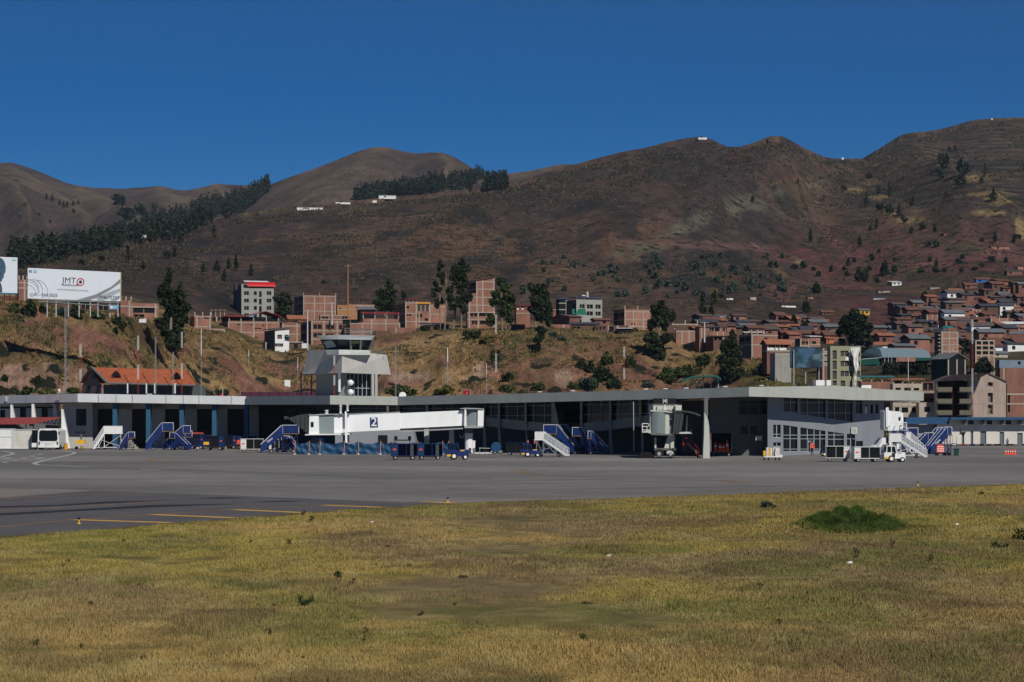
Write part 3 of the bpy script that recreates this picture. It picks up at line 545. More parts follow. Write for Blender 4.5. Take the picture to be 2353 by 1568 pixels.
def opening(r,x0,x1,t0,t1,b0,b1,nv,hs,Yf,par,d=.3,mw=.06,m=MUL):
    p=MB();slab(p,Q(r,x0,x1,t0,t1,b0,b1),Yf,d,d+.05);pane=p.build('window',GLASS,par);fr=MB()
    L=lambda x,a,b: a+(b-a)*(x-x0)/(x1-x0);wpx=10
    for x in nv: slab(fr,Q(r,x-wpx/2,x+wpx/2,L(x,t0,t1),L(x,t0,t1),L(x,b0,b1),L(x,b0,b1)),Yf,d-.12,d-.01)
    for h0,h1 in hs: slab(fr,Q(r,x0,x1,h0-4,h1-4,h0+4,h1+4),Yf,d-.16,d-.013)
    for h0,h1 in ((b0,b1),): slab(fr,Q(r,x0,x1,h0-9,h1-9,h0,h1),Yf,d-.25,d-.016)
    fr.build('window_frame',m,pane)
opening(3,1815,1985,545,540,772,790,(1900,),((630,632),(752,750)),mY,T);opening(3,2018,2345,540,535,795,828,(2112,2253),((625,622),(748,748)),mY,T)
opening(4,20,355,545,545,835,857,(118,263),((613,608),(742,740)),mY,T);opening(4,770,1130,540,540,855,822,(870,1026),((602,598),(735,730)),mY,T)
opening(4,1160,1532,540,535,820,768,(1265,1427),((597,592),(728,722)),mY,T);opening(4,1563,2100,530,520,760,700,(1668,1760,1900),((590,585),(718,700)),mY,T)
for i in range(7): opening(3,20+i*250,240+i*250,600,600,706,700,(120+i*250,),((652,650),),mY,T)
slab(MB(),Q(3,380,505,1010,1010,1130,1130),309.9,0,.08).build('doorway',DARK,T)
slab(MB(),Q(4,1730,2035,515,515,583,583),279,0,1.5).build('gate_sign',DARK,T)
tm=text_mesh('gate_number','4',.60,WHITE,T,P(tx(4,1882),by(551),278.9),sx=.9);
for a in (1858,1908): slab(MB(),Q(4,a-3,a+3,522,522,582,582),278.8,0,.1).build('sign_edge',WHITE,T)
# right of gate 4: shaded wall, curved pier, lit wall
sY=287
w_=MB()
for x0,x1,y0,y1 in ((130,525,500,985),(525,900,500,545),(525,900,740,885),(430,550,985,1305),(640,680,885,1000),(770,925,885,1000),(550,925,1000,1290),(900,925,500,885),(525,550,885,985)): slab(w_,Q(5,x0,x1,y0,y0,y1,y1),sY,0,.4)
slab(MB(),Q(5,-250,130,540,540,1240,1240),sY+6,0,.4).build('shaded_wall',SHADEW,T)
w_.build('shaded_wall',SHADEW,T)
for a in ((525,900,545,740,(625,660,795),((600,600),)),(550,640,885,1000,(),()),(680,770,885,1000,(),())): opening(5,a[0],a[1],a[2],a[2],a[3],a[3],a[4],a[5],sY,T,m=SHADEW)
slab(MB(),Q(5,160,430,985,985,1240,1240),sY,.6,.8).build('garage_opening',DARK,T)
slab(MB(),[(tx(5,a),by(b)) for a,b in ((40,1322),(133,1322),(130,1100),(124,900),(113,820),(95,760),(60,700),(55,1000))],268,0,1.6).build('curved_pier',FASG,T)
slab(MB(),Q(5,58,108,510,510,760,760),270.5,0,1.2).build('pier',SHADEW,T)
rY=lin1(tx(5,910),283.5,tx(5,2473),322)
w_=MB()
def rq(x0,x1,t0,t1,b0,b1,d0=0,d1=.45): slab(w_,Q(5,x0,x1,t0,t1,b0,b1),rY,d0,d1)
B=lambda x: 1302-(x-910)/1563*40
T2_=lambda x: 703+(x-1125)/925*140
L2_=lambda x: 872+(x-1120)/815*118
rq(910,985,500,500,B(910),B(985));rq(985,1125,500,500,868,872);rq(985,1085,1045,1045,1108,1108);rq(985,1085,1165,1165,B(985),B(1085));rq(1085,1120,868,872,B(1085),B(1120))
for x0,x1 in ((1125,1310),(1310,1350),(1350,1685),(1685,1720),(1720,1935),(1935,2050)): rq(x0,x1,T2_(x0),T2_(x1),L2_(x0) if x0!=1935 else 992,L2_(x1) if x1!=2050 else 992)
for x0,x1 in ((1310,1350),(1685,1720)): rq(x0,x1,500,500,T2_(x0),T2_(x1));rq(x0,x1,L2_(x0),L2_(x1),B(x0),B(x1))
rq(1935,1975,992,992,B(1935),B(1975));rq(2050,2095,500,500,1000,1000);rq(2095,2180,500,500,535,535);rq(2095,2180,728,728,1000,1000);rq(2180,2216,500,500,1000,1000)
rq(2216,2250,500,500,600,600);rq(2216,2250,730,730,1000,1000);rq(2250,2290,500,500,1000,1000);rq(2290,2325,500,500,595,595);rq(2290,2325,730,730,1000,1000);rq(2325,2363,500,500,1000,1000);rq(2363,2395,500,500,595,595);rq(2363,2395,730,730,1000,1000);rq(2395,2473,500,500,1000,1000)
rq(2085,2473,1000,1000,1088,1088);rq(2085,2097,1088,1088,B(2085),B(2095));rq(2190,2473,1088,1088,B(2190),B(2473));rq(2097,2190,1160,1160,B(2097),B(2190))
rq(1120,1310,1235,1235,B(1120),B(1310));rq(1350,1685,1232,1226,B(1350),B(1685));rq(1720,1935,1225,1225,B(1720),B(1935));rq(1975,2085,1225,1225,B(1975),B(2085))
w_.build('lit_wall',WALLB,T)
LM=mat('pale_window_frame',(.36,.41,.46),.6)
opening(5,985,1085,872,872,1045,1045,(1032,),((998,998),),rY,T,m=LM);opening(5,985,1085,1108,1108,1165,1165,(1032,),(),rY,T,m=LM)
opening(5,1120,1310,L2_(1120),L2_(1310),1235,1235,(1213,),((1010,1010),(1058,1058),(1198,1198)),rY,T,m=LM)
opening(5,1350,1685,L2_(1350),L2_(1685),1232,1226,(1445,1535,1615),((1010,1008),(1060,1060),(1198,1198)),rY,T,m=LM)
opening(5,1720,1935,L2_(1720),L2_(1935),1225,1225,(1805,),((1008,1008),(1065,1065)),rY,T,m=LM);opening(5,1975,2085,995,995,1225,1225,(2027,),((1060,1060),),rY,T,m=LM)
opening(5,1125,1310,500,500,T2_(1125),T2_(1310),(1218,),((568,568),(700,700)),rY,T);opening(5,1350,1685,500,500,T2_(1350),T2_(1685),(1445,1595),((570,570),(708,710)),rY,T)
opening(5,1720,2050,500,500,T2_(1720),T2_(2050),(1810,1957),((575,575),(712,714)),rY,T);opening(5,2095,2180,535,535,728,728,(),((582,582),),rY,T)
for x0,x1 in ((2216,2250),(2290,2325),(2363,2395)): opening(5,x0,x1,598,598,730,730,(),(),rY,T)
slab(MB(),Q(5,2097,2190,1088,1088,1160,1160),rY,.3,.35).build('window',GLASS,T)
slab(MB(),Q(5,1452,1530,1062,1062,1270,1270),rY,.02,.12).build('door',GLASS,T)
mb=MB();slab(mb,Q(5,1448,1456,1062,1062,1272,1272),rY,-.05,.05);slab(mb,Q(5,1486,1492,1062,1062,1272,1272),rY,-.04,.04);slab(mb,Q(5,1526,1534,1062,1062,1272,1272),rY,-.05,.05);slab(mb,Q(5,1456,1478,1088,1088,1104,1104),rY,-.04,.01);slab(mb,Q(5,1500,1524,1090,1090,1106,1106),rY,-.04,.01);mb.build('door_frame',LM,T)
slab(MB(),Q(5,2218,2248,625,625,730,730),rY,.1,.15).build('poster',WHITE,T)
o=thing('air_conditioner','cream air conditioner box hung on the sunlit terminal wall near its right end','air conditioner',P(tx(5,2072),by(947),rY(tx(5,2072))-1.4));o.scale=(0.42,)*3
MB().box(-.9,.9,-.55,.6,-.95,.95).build('casing',mat('cream_casing',(.62,.60,.52),.6),o);mb=MB()
for k in range(9): mb.box(-.6,.62,-.60,-.56,-.65+k*.15,-.6+k*.15)
mb.build('grille',STEEL,o);MB().tube((-.5,.6,-.5),(.5,3.4,-.5),.05).build('bracket',STEEL,o)
o=thing('air_conditioner','small cream unit high on the dark shaded wall beside the curved pier','air conditioner',P(tx(5,795),by(1050),285.8));o.scale=(0.38,)*3
MB().box(-1.1,.9,-.5,.6,-.7,.7).build('casing',mat('cream_casing',(.6,.58,.5)),o);MB().tube((.6,.3,-.7),(.6,.3,-5),.07).build('pipe',STEEL,o)
# roof top items
def dome(px,py,Y,r,lbl,n='floodlight',cat='light'):
    o=thing(n,lbl,cat,P(px,py,Y));o.scale=(.33,)*3;o['group'] = 'low white lamps along the terminal roof edge'
    MB().lathe((0,0,0),[(r,-.05),(r,.12),(r*.8,.25),(r*.4,.33)],10).build('lens',ALU,o);MB().box(-.1,.1,-.1,.1,-.5,-.04).build('stem',STEEL,o)
mr_=lin1(397.6,325,749,272)
for i,(r,x,y) in enumerate(((4,195,436),(4,640,423),(4,1620,401),(4,1885,394),(4,2165,386),(5,335,367),(5,825,352))):
    dome(tx(r,x),by(y-4),(mr_(tx(r,x)) if tx(r,x)<749 else 285)+1.2,1.0,'low white lamp on the grey terminal roof edge, %s from the left' % ('first','second','third','fourth','fifth','sixth','seventh')[i])
o=thing('satellite_dish','white satellite dish rising behind the inner corner of the terminal roof','dish',P(tx(3,708),by(492),331));o.scale=(0.32,)*3
mb=MB();mb.lathe((0,0,.5),[(1.55,-.5),(1.5,-.3),(1.1,.1),(.5,.3),(.1,.38)],16,'y');mb.build('reflector',WHITE,o);MB().tube((0,.3,-2),(0,.3,.5),.12).build('mast',STEEL,o)
o=thing('advertising_sign','small red square sign board behind the middle of the terminal roof','sign',P(tx(3,1568),by(500),372));o.scale=(0.16,)*3;k=372/F
MB().box(-4,4,-.2,.2,2.0,7.2).build('frame',STEEL,o);MB().box(-3.7,3.5,-.25,-.19,1.5,6.9).build('face',mat('dull_red',(.28,.015,.015)),o);MB().box(-3,-2.8,0,.2,-7,2).box(2.8,3,0,.2,-7,2).build('post',STEEL,o)
mb=MB();mb.path([(-.9,-.27,3.2),(0,-.27,3.7),(1.2,-.27,4.4),(.4,-.27,4.0),(-.5,-.27,3.3)],.1);mb.build('emblem',WHITE,o)
for x0,x1,y0,y1,lbl in ((1560,1675,270,335,'white roof box beside the olive tower block, left of the pair'),(1703,1760,270,335,'smaller white roof box next to the olive tower block')):
    o=thing('roof_box',lbl,'box',P((tx(5,x0)+tx(5,x1))/2,by(352),300));wd=(x1-x0)*KZ/F*300/2;MB().box(-wd,wd,0,3,.1,(352-y0)*KZ/F*300).build('casing',WHITE,o);MB().box(-wd-.05,wd+.05,-.05,3.05,0,.1).build('base',STEEL,o)
o=thing('roof_box','long low white hatch on the right end of the terminal roof','box',P(tx(6,230),by(382),330));o.scale=(0.25,)*3;MB().prism([(-2.6,0),(2.8,0),(2.9,1.5),(2.5,1.9),(-1.8,1.75),(-2.5,1.2)],'y',0,3).build('casing',WHITE,o);MB().box(-2.7,2.9,-.06,3.06,-.5,.02).build('base',STEEL,o)
# small rooftop things over the hangar
o=thing('floodlight','square lamp head on a short arm over the pale hangar fascia','light',P(tx(1,2015),by(470),356));o.scale=(0.37,)*3;MB().box(-1.2,.9,-.3,.4,-.2,.55).build('lamp_head',STEEL,o);MB().bar((0,0,-.2),(0,0,-2.6),.06).build('arm',STEEL,o)
o=thing('floodlight','lamp box with a hanging bracket on the left bend of the hangar fascia','light',P(tx(1,795),by(440),355));o.scale=(0.35,)*3;MB().box(-.9,1.1,-.4,.4,-.3,.2).build('lamp_head',STEEL,o);MB().prism([(-1.3,-3),(.2,-3),(1.1,-.3),(-.3,-.3)],'y',-.1,.1).build('bracket',mat('dull_grey_metal',(.2,.2,.22)),o);MB().box(-.4,.5,0,.5,.5,1.6).build('cap',WHITE,o)
for x in (545,975):
    o=thing('security_camera','white camera on the blue hangar pier %s' % ('fourth' if x<600 else 'fifth') + ' from the left','camera',P(tx(2,x),by(775),356+.0));o.scale=(0.38,)*3;MB().hexa([(-.5,-.2,.1),(.5,-.2,-.35),(.5,.2,-.35),(-.5,.2,.1),(-.3,-.2,.5),(.7,-.2,.05),(.7,.2,.05),(-.3,.2,.5)]).build('housing',WHITE,o);MB().bar((-.2,0,0),(-.4,.2,-.6),.08).build('bracket',STEEL,o)
# ---- control tower
T=thing('control_tower','concrete airport control tower with flared collar and glass cab','tower',(0,0,0))
TY=352;TC=mat('tower_concrete',(.40,.39,.375),.9,var=.08,scale=.3,dirt=.12);TCD=mat('tower_shaft_paint',(.20,.205,.21),.9,var=.08,scale=.3)
def pcol(px,py,d=0): return P(px,py,TY+d)
shaft=MB();a=[(tx(2,1895),0,12),(tx(2,2235),0,-1.5),(tx(2,2310),0,2)]
def ring(mb, lo, hi):   # lo/hi lists of points (px,py,d)
    A=[pcol(*p) for p in lo];Bp=[pcol(*p) for p in hi];n=len(A)
    mb.add(A+Bp,[(i,(i+1) % n,n+(i+1) % n,n+i) for i in range(n)]+[tuple(range(n))[::-1],tuple(range(n,2*n))])
ring(shaft,[(tx(2,1895),410,6),(tx(2,2310),410,0),(tx(2,2330),410,8),(tx(2,1935),410,14)],[(tx(2,1895),by(185),6),(tx(2,2310),by(185),0),(tx(2,2330),by(185),8),(tx(2,1935),by(185),14)])
shaft.build('shaft',TCD,T)
col_=MB();ring(col_,[(302.6,by(190),7),(tx(2,2240),by(172),-3.5),(tx(3,548),by(196),4),(tx(3,470),by(190),17),(310,by(190),18)],[(tx(2,1790),ty(1343),5.5),(tx(2,2250),ty(1352),-2.2),(tx(3,497),ty(1412),3.4),(tx(3,430),ty(1400),14),(314,ty(1350),15)]);col_.build('collar',TC,T)
gl=MB();ring(gl,[(tx(3,-90),by(480),2),(tx(3,290),by(484),2),(tx(3,290),by(484),9),(tx(3,-90),by(480),9)],[(tx(3,-90),by(190),2),(tx(3,290),by(190),2),(tx(3,290),by(190),9),(tx(3,-90),by(190),9)]);gl.build('glass_wall',GLASS,T)
mb=MB()
for x in (0,55,108,165,222,278): slab(mb,Q(3,x-4,x+4,190,190,480,480),TY+1.8,0,.15)
slab(mb,Q(3,-80,285,368,376,378,386),TY+1.78,0,.15);slab(mb,Q(3,105,112,380,380,480,480),TY+1.7,0,.1);slab(mb,Q(3,160,168,380,380,480,480),TY+1.7,0,.1);mb.build('window_frame',LM,T)
for x0,x1 in ((290,325),(338,368)): slab(MB(),Q(3,x0,x1,190,190,486,486),TY+1,0,1).build('column',TC,T)
TY+=3.4;cab=MB()
def ringc(mb,lo,hi,m=None): ring(mb,lo,hi)
ringc(cab,[(tx(2,2040),ty(1345),4),(tx(3,-140),ty(1345),.5),(tx(3,262),ty(1345),1.5),(tx(3,262),ty(1345),12),(tx(2,2040),ty(1345),12)],[(tx(2,1965),ty(1205),3),(tx(3,-170),ty(1205),-.6),(tx(3,310),ty(1205),.8),(tx(3,310),ty(1205),13),(tx(2,1965),ty(1205),13)]);cab.build('cab_glass',GLASS,T)
mb=MB()
for x0,x1 in ((2040,1965),(2176,2176-20)): a0=pcol(tx(2,x0),ty(1345),3 if x0>2100 else 3.8);b0=pcol(tx(2,x1),ty(1205),1.5 if x0>2100 else 2.8);mb.bar(a0+Vector((0,-.3,0)),b0+Vector((0,-.3,0)),.16)
for x0,x1 in ((15,5),(140,152),(262,308)): mb.bar(pcol(tx(3,x0),ty(1345),0),pcol(tx(3,x1),ty(1205),-.9),.2)
mb.build('cab_mullion',SHADEW,T)
bl=MB();slab(bl,[(tx(3,20),ty(1218)),(tx(3,140),ty(1218)),(tx(3,140),ty(1258)),(tx(3,20),ty(1258))],TY+.0,0,.1);bl.build('blind',mat('olive_blind',(.14,.17,.10)),T)
pn=MB();slab(pn,[(tx(2,1990),ty(1232)),(tx(2,2170),ty(1200)),(tx(2,2170),ty(1300)),(tx(2,2040),ty(1320))],TY+.8,0,.1);pn.build('window_reflection_panel',mat('painted_reflection',(.33,.37,.36)),T)  # pale sheet on the cab glass stands in for a reflection
rf=MB();ringc(rf,[(tx(2,1950),ty(1203),2),(tx(3,-160),ty(1200),-2.2),(tx(3,285),ty(1210),-.6),(tx(3,310),ty(1212),14),(tx(2,1950),ty(1203),14)],[(tx(2,1922),ty(1150),.9),(tx(3,-170),ty(1140),-3),(tx(3,332),ty(1152),-1),(tx(3,340),ty(1150),15),(tx(2,1922),ty(1150),15)]);rf.build('cab_roof',mat('roof_rim_paint',(.66,.68,.70),.7,var=.06),T)
lg=MB();ringc(lg,[(tx(2,2050),ty(1412),-4),(tx(3,-150),ty(1408),-6.4),(tx(3,275),ty(1412),-4.4),(tx(3,275),ty(1412),12),(tx(2,2050),ty(1412),12)],[(tx(2,2022),ty(1342),-4.5),(tx(3,-150),ty(1340),-6.7),(tx(3,272),ty(1348),-4.8),(tx(3,272),ty(1348),12),(tx(2,2022),ty(1342),12)]);lg.build('cab_ledge',WHITE,T)
rl=MB()
for y in (1052,1080,1105): rl.path([pcol(tx(2,2290),ty(y+8),0),pcol(tx(3,-80),ty(y),-1),pcol(tx(3,325),ty(y+12),-1),pcol(tx(3,325),ty(y+12),10)],.05)
for x in (-60,0,80,160,240,325): rl.bar(pcol(tx(3,x),ty(1148),-1),pcol(tx(3,x),ty(1050),-1),.05)
for y in (1352,1385): rl.path([pcol(tx(2,2010),ty(y),0),pcol(tx(3,-150),ty(y-4),-2.4),pcol(tx(3,300),ty(y),-1.2),pcol(tx(3,480),ty(y+4),2)],.05)
for x in (-130,-60,10,80,150,220,300,380,480): rl.bar(pcol(tx(3,x),ty(1412),-1.4),pcol(tx(3,x),ty(1352),-1.4),.04)
rl.build('railing',SHADEW,T)
fr=MB()
for x,x2 in ((1695,1695),(1835,1835)): fr.bar(pcol(tx(2,x),by(470),9),pcol(tx(2,x2),by(55 if x<1800 else 190),9),.15)
for y in (125,392,410): fr.bar(pcol(tx(2,1695),by(y),9),pcol(tx(2,1890),by(y+5),9),.12)
fr.bar(pcol(tx(2,1720),by(190),9),pcol(tx(2,1890),by(190),9),.15);fr.build('escape_stair_frame',SHADEW,T)
for y in (305,432):
    o=thing('radome','white antenna dome on the tower mast, %s of the pair' % ('upper' if y<400 else 'lower'),'antenna',P(tx(3,8),by(y),349));o.scale=(0.5,)*3;MB().ball((0,0,0),.9).build('dome',WHITE,o,smooth=True);MB().ball((.7,0,0),.35).build('cap',ALU,o)
o=thing('antenna_mast','grey mast carrying the white antenna domes in front of the control tower','mast',P(tx(3,-25),by(475),349.5));MB().tube((0,0,0),(0,0,(475-270)*KZ/F*349.5),.12).build('pole',STEEL,o);MB().tube((-1.3,.3,.5),(-1.3,.3,3.8),.19,n=10).build('canister',WHITE,o);MB().hexa([(-1.5,.5,0),(-.5,.5,0),(-.5,.9,0),(-1.5,.9,0),(-.7,.5,1.3),(-.5,.5,1.4),(-.5,.9,1.4),(-.7,.9,1.3)]).build('shield',TCD,o)
# ---- low buildings right and left behind
T=thing('service_building','low white service building with blue roof band and grey doors at right','building',(0,0,0))
lY=lin1(tx(6,740),378,tx(6,2353),392)
CR=mat('cream_wall',(.56,.53,.49),.9,var=.06,scale=.3,dirt=.05);BLR=mat('navy_roof_band',(.018,.065,.15),.7,var=.15)
w_=MB();holes=[(1515,1550,970,1130),(1635,1670,955,1130),(1765,1845,960,1130),(2025,2085,965,1130),(2262,2335,980,1130)]
xs=sorted({1180,2500} | {h[0] for h in holes} | {h[1] for h in holes})
def lq(mb,x0,x1,y0,y1,d0=0,d1=.4,Yf=None): return slab(mb,Q(6,x0,x1,y0,y0,y1,y1),Yf or lY,d0,d1)
for a,b in zip(xs[:-1],xs[1:]):
    h=[q for q in holes if q[0]<=a and q[1]>=b];lq(w_,a,b,800,h[0][2] if h else 1128)
w_.build('wall',CR,T)
for h in holes: lq(MB(),h[0],h[1],h[2],1128,.3,.4).build('door',mat('grey_door',(.10,.13,.15)),T)
f=MB();lq(f,1325,2500,768,803,-2.6,2);f.build('roof',BLR,T);f=MB();lq(f,740,1325,768,860,-1.5,.5);f.build('roof_band',BLR,T);f=MB();lq(f,740,1180,868,1110,.5,.9);f.build('grey_wall',WALLB,T);f=MB();lq(f,1180,1196,865,1128,-.8,.6);f.build('end_pilaster',WHITE,T)
for x in (1575,1825,2080,2325):
    lq(MB(),x,x+100,812,865,-.05,.02).build('clerestory_window',GLASS,T);slab(MB(),[(tx(6,x-45),by(866)),(tx(6,x),by(866)),(tx(6,x),by(806)),(tx(6,x-15),by(806))],lY,-1.6,-.02).build('fin',CR,T)
f=MB();lq(f,1500,1572,948,972,-.5,0);f.build('door_hood',SHADEW,T)
# containers and canopy on the left
T=thing('shed','open shed with dark red sloping sheet roof beside the white hangar wing','shed',(0,0,0))
REDR=mat('dark_red_sheet_roof',(.26,.05,.045),.7,var=.12);f=MB()
pts=[P(tx(1,-350),by(860),350),P(tx(1,475),by(850),350),P(tx(1,832),by(765),356),P(tx(1,-350),by(778),362)]
f.add(pts+[p+Vector((0,0,-.12)) for p in pts],[(0,1,2,3),(7,6,5,4),(0,4,5,1),(1,5,6,2),(2,6,7,3)]);f.build('roof',REDR,T)
tr=MB();a,b=pts[1]+Vector((0,0,-.1)),pts[2]+Vector((0,0,-.1));c=Vector((b.x,b.y,a.z-.2));tr.bar(a,c,.07);tr.bar(b,c,.07)
for k in range(1,7): q=k/7;tr.bar(a.lerp(b,q),a.lerp(c,q-.07),.05);tr.bar(a.lerp(b,q),a.lerp(c,q+.07),.05)
for x in (-100,50,150,250,350,450,800): tr.bar(P(tx(1,x),by(855),351),P(tx(1,x),by(1190),351),.09)
tr.build('truss',SHADEW,T);f=MB();slab(f,Q(1,-350,800,855,855,1190,1190),360,0,.2);f.build('rear_wall',SHADEW,T)
for x0,x1,lbl,n in ((-160,170,'plain white container at the left edge beside another container',1),(178,466,'off-white container with pallets and a crumpled sheet leaning on it',2)):
    o=thing('container',lbl,'container',P(tx(1,(x0+x1)/2),by(1188),343));Y=343;wd=(x1-x0)*KZ/F*Y/2;h=(1188-(908 if n==1 else 915))*KZ/F*Y;o.location.z=0
    MB().box(-wd,wd,0,2.4,.1,h).build('body',WHITE if n==1 else mat('off_white_paint',(.62,.61,.56),.7,dirt=.1),o);e=MB()
    for zz in (.1,h*.6 if n==1 else h-.15,h-.1): e.box(-wd-.04,wd+.04,-.06,0,zz,zz+.1)
    for xx in (-wd,wd-.1): e.box(xx-.02,xx+.12,-.07,-.01,.1,h)
    e.build('frame',FASC,o);MB().box(-wd,wd,.3,2.2,0,.1).build('skid',STEEL,o)
o=thing('pallet_stack','stack of white slatted pallets leaning on the off-white container','pallet',P(tx(1,275),by(1190),345));o.location.z=0;o.scale=(.55,.6,.5)
mb=MB()
for k in range(9): mb.box(-1.2,1.2+.1*(k % 2),-.4,.4,.05+k*.26,.17+k*.26)
mb.build('slats',WHITE,o);MB().box(-1.2,-1.1,-.3,.3,0,2.35).box(1.1,1.2,-.3,.3,0,2.35).build('stringer',BEIW,o)
o=thing('tarpaulin','crumpled white sheet hanging from the off-white container corner','sheet',P(tx(1,400),by(1190),344.5));o.location.z=0;o.scale=(.58,1,.52)
mb=MB();N=14
for i in range(N):
    for j in range(12):
        def q(i,j): u=i/N;v=j/12;return (-1.5+3.0*u*(.35+.65*v)+(1-v)*1.6,-.15-.12*math.sin(9*u+4*v)-.1*v,4.3-4.25*v-1.2*(1-u)*(1-v))
        mb.quad(q(i,j),q(i+1,j),q(i+1,j+1),q(i,j+1))
mb.build('cloth',mat('grey_white_cloth',(.5,.48,.46),.9),o,smooth=True)
# ---- red tiled house
T=thing('tiled_house','long house with bright orange tiled roof behind the hangar','house',(0,0,0));TILE=mat('orange_roof_tiles',(.30,.082,.036),.85,var=.22,scale=1.2,bump=.4)
HYh=390;rp=lambda x,y,d,r=1: P(tx(r,x),by(y),HYh+d)
ridgeL,ridgeR=rp(1235,97,4),rp(172,132,4,2);eL,eR=rp(1440,305,0),rp(290,335,0,2);bL,bR=rp(1085,290,8),rp(215,300,8,2)
f=MB().add([eL,eR,ridgeR,ridgeL,bR,bL],[(0,1,2,3),(1,4,2),(3,2,4,5)]);f.add([p+Vector((0,0,-.25)) for p in (eL,eR,ridgeR,ridgeL,bR,bL)],[(0,1,2,3),(1,4,2),(3,2,4,5)]);f.build('roof',TILE,T)
f=MB();f.tube(eL+Vector((0,-.1,-.1)),eR+Vector((0,-.1,-.1)),.16);f.tube(ridgeL,eL,.2);f.tube(ridgeL,bL,.2);f.build('eave_board',SHADEW,T)
f=MB();c0,c1=rp(1390,470,2),rp(205,470,2,2);z1=eL.z-.3
f.quad((c0.x,c0.y,0),(c1.x,c1.y,0),(c1.x,c1.y,z1),(c0.x,c0.y,z1));f.quad((c1.x,c1.y,0),(c1.x+1,c1.y+12,0),(c1.x+1,c1.y+12,z1),(c1.x,c1.y,z1));f.build('veranda_wall',SHADEW,T)
BW=mat('mauve_plaster',(.20,.13,.11),.9);f=MB();g0=rp(1365,470,1.5);g1=rp(1105,470,7.5);rz_=ridgeL.z-.8
f.add([(g0.x,g0.y,0),(g1.x,g1.y,0),(g1.x,g1.y,z1),((g0.x+g1.x)/2,(g0.y+g1.y)/2,rz_),(g0.x,g0.y,z1)],[(0,1,2,3,4)]);f.build('gable_wall',BW,T)
for x0,x1,y0,y1,d in ((1172,1220,342,430,5),(1302,1345,335,430,2.),(1232,1282,178,255,3.4)): slab(MB(),Q(1,x0,x1,y0,y0,y1,y1),HYh+d,0,.3).build('window',GLASS,T)
for x,r in ((1715,1),(1968,1),(2080,1),(2353,1)): slab(MB(),Q(r,x-8,x+8,315,315,450,450),HYh-.3,0,.3).build('veranda_post',WHITE,T)
for x,y,r,s in ((1565,215,1,1),(25,235,2,1)):
    c=rp(x,y,1.2,r);f=MB();w2=1.0;f.add([(c.x-w2,c.y-.3,c.z),(c.x,c.y-.4,c.z+.9),(c.x+w2,c.y-.3,c.z),(c.x,c.y+2,c.z+.85)],[(0,1,3),(1,2,3)]);dm=f.build('dormer',TILE,T)
    f=MB().add([(c.x-w2*.8,c.y-.24,c.z+.03),(c.x+w2*.85,c.y-.24,c.z+.03),(c.x,c.y-.32,c.z+.78)],[(0,1,2)]);f.build('dormer_opening',DARK,dm)
o=thing('parked_container','low maroon wall of a long building just above the hangar roof by the tower','building',P(tx(2,1390),by(500),385));Y=385;wd=1000*KZ/F*Y/2;mb=MB().box(-wd,wd,0,8,0,70*KZ/F*Y);mb.build('wall',mat('maroon_paint',(.085,.018,.035),.7),o);mb=MB();[mb.box(-wd+k*wd/4,-wd+k*wd/4+.15,-.08,0,0,70*KZ/F*Y) for k in range(9)];mb.build('seam',BLUED,o)
o.name = 'low_building'
o=thing('flag','small red flag on a white pole above the hangar roof','flag',P(tx(2,643),by(486),380));o.scale=(0.27,)*3;MB().tube((0,0,0),(0,0,4.6),.12).build('pole',WHITE,o);MB().add([(-.1,0,.3),(-2.2,.2,.2),(-.1,0,2.2),(-.1,.05,.3),(-2.2,.25,.2),(-.1,.05,2.2)],[(0,1,2),(5,4,3)]).build('cloth',mat('flag_red',(.6,.02,.03)),o)
o=thing('sign_board','white rectangular board standing on the slope right of the tiled house','sign',P(tx(2,1512),by(362),470));o.scale=(0.34,)*3;MB().hexa([(-1.6,0,.6),(1.7,0,0),(1.7,.2,0),(-1.6,.2,.6),(-1.7,0,4),(1.6,0,4),(1.6,.2,4),(-1.7,.2,4)]).build('panel',WHITE,o);MB().bar((-1,.3,2),(-1,.3,-4),.1).bar((1,.3,2),(1,.3,-4),.1).build('post',STEEL,o)
# green canopy
T=thing('picnic_shelter','open shelter with curved green roof on posts behind the terminal roof','shelter',(0,0,0));GRN=mat('green_sheet_roof',(.012,.10,.085),.6)
a=[(2110,302),(2190,265),(2240,240),(2353,226),(2560,224),(2610,245),(2640,275)];pts=[P(tx(4,x),by(y),400) for x,y in a];f=MB()
for p,q in zip(pts[:-1],pts[1:]): f.hexa([p,q,q+Vector((0,9,0)),p+Vector((0,9,0)),p+Vector((0,0,.25)),q+Vector((0,0,.25)),q+Vector((0,9,.25)),p+Vector((0,9,.25))])
f.build('roof',GRN,T)
for x in (2225,2290,2345,2400,2500,2600): slab(MB(),Q(4,x-6,x+6,262,262,420,420),402,0,.3).build('post',STEEL,T)
# ================================================================ JET BRIDGES
JW=mat('jet_bridge_white',(.78,.80,.82),.45,var=.04,dirt=.04,scale=.4);RIB=mat('ribbed_roller_curtain',(.20,.24,.25),.6,var=.05);BELL=mat('bellows_fabric',(.045,.05,.055),.9,var=.2);NAVY=mat('navy_sign',(.012,.03,.14),.5)
T=thing('jet_bridge','long white jet bridge marked 2 on a blue square, reaching left from its round column','jet bridge',(0,0,0))
JY=lin1(tx(2,1810),296,tx(3,1810),305)
def js(name,m,pts,r,d0,d1,par=None,label=None): mb=MB();slab(mb,[(tx(r,x),by(y)) for x,y in pts],JY,d0,d1);return mb.build(name,m,par or T,label)
js('outer_tunnel',JW,[(-218,1010),(-200,727),(0,722),(660,697),(672,941),(0,972)],3,0,2.6)
js('inner_tunnel',JW,[(660,715),(1535,676),(1535,882),(668,922)],3,.25,2.3)
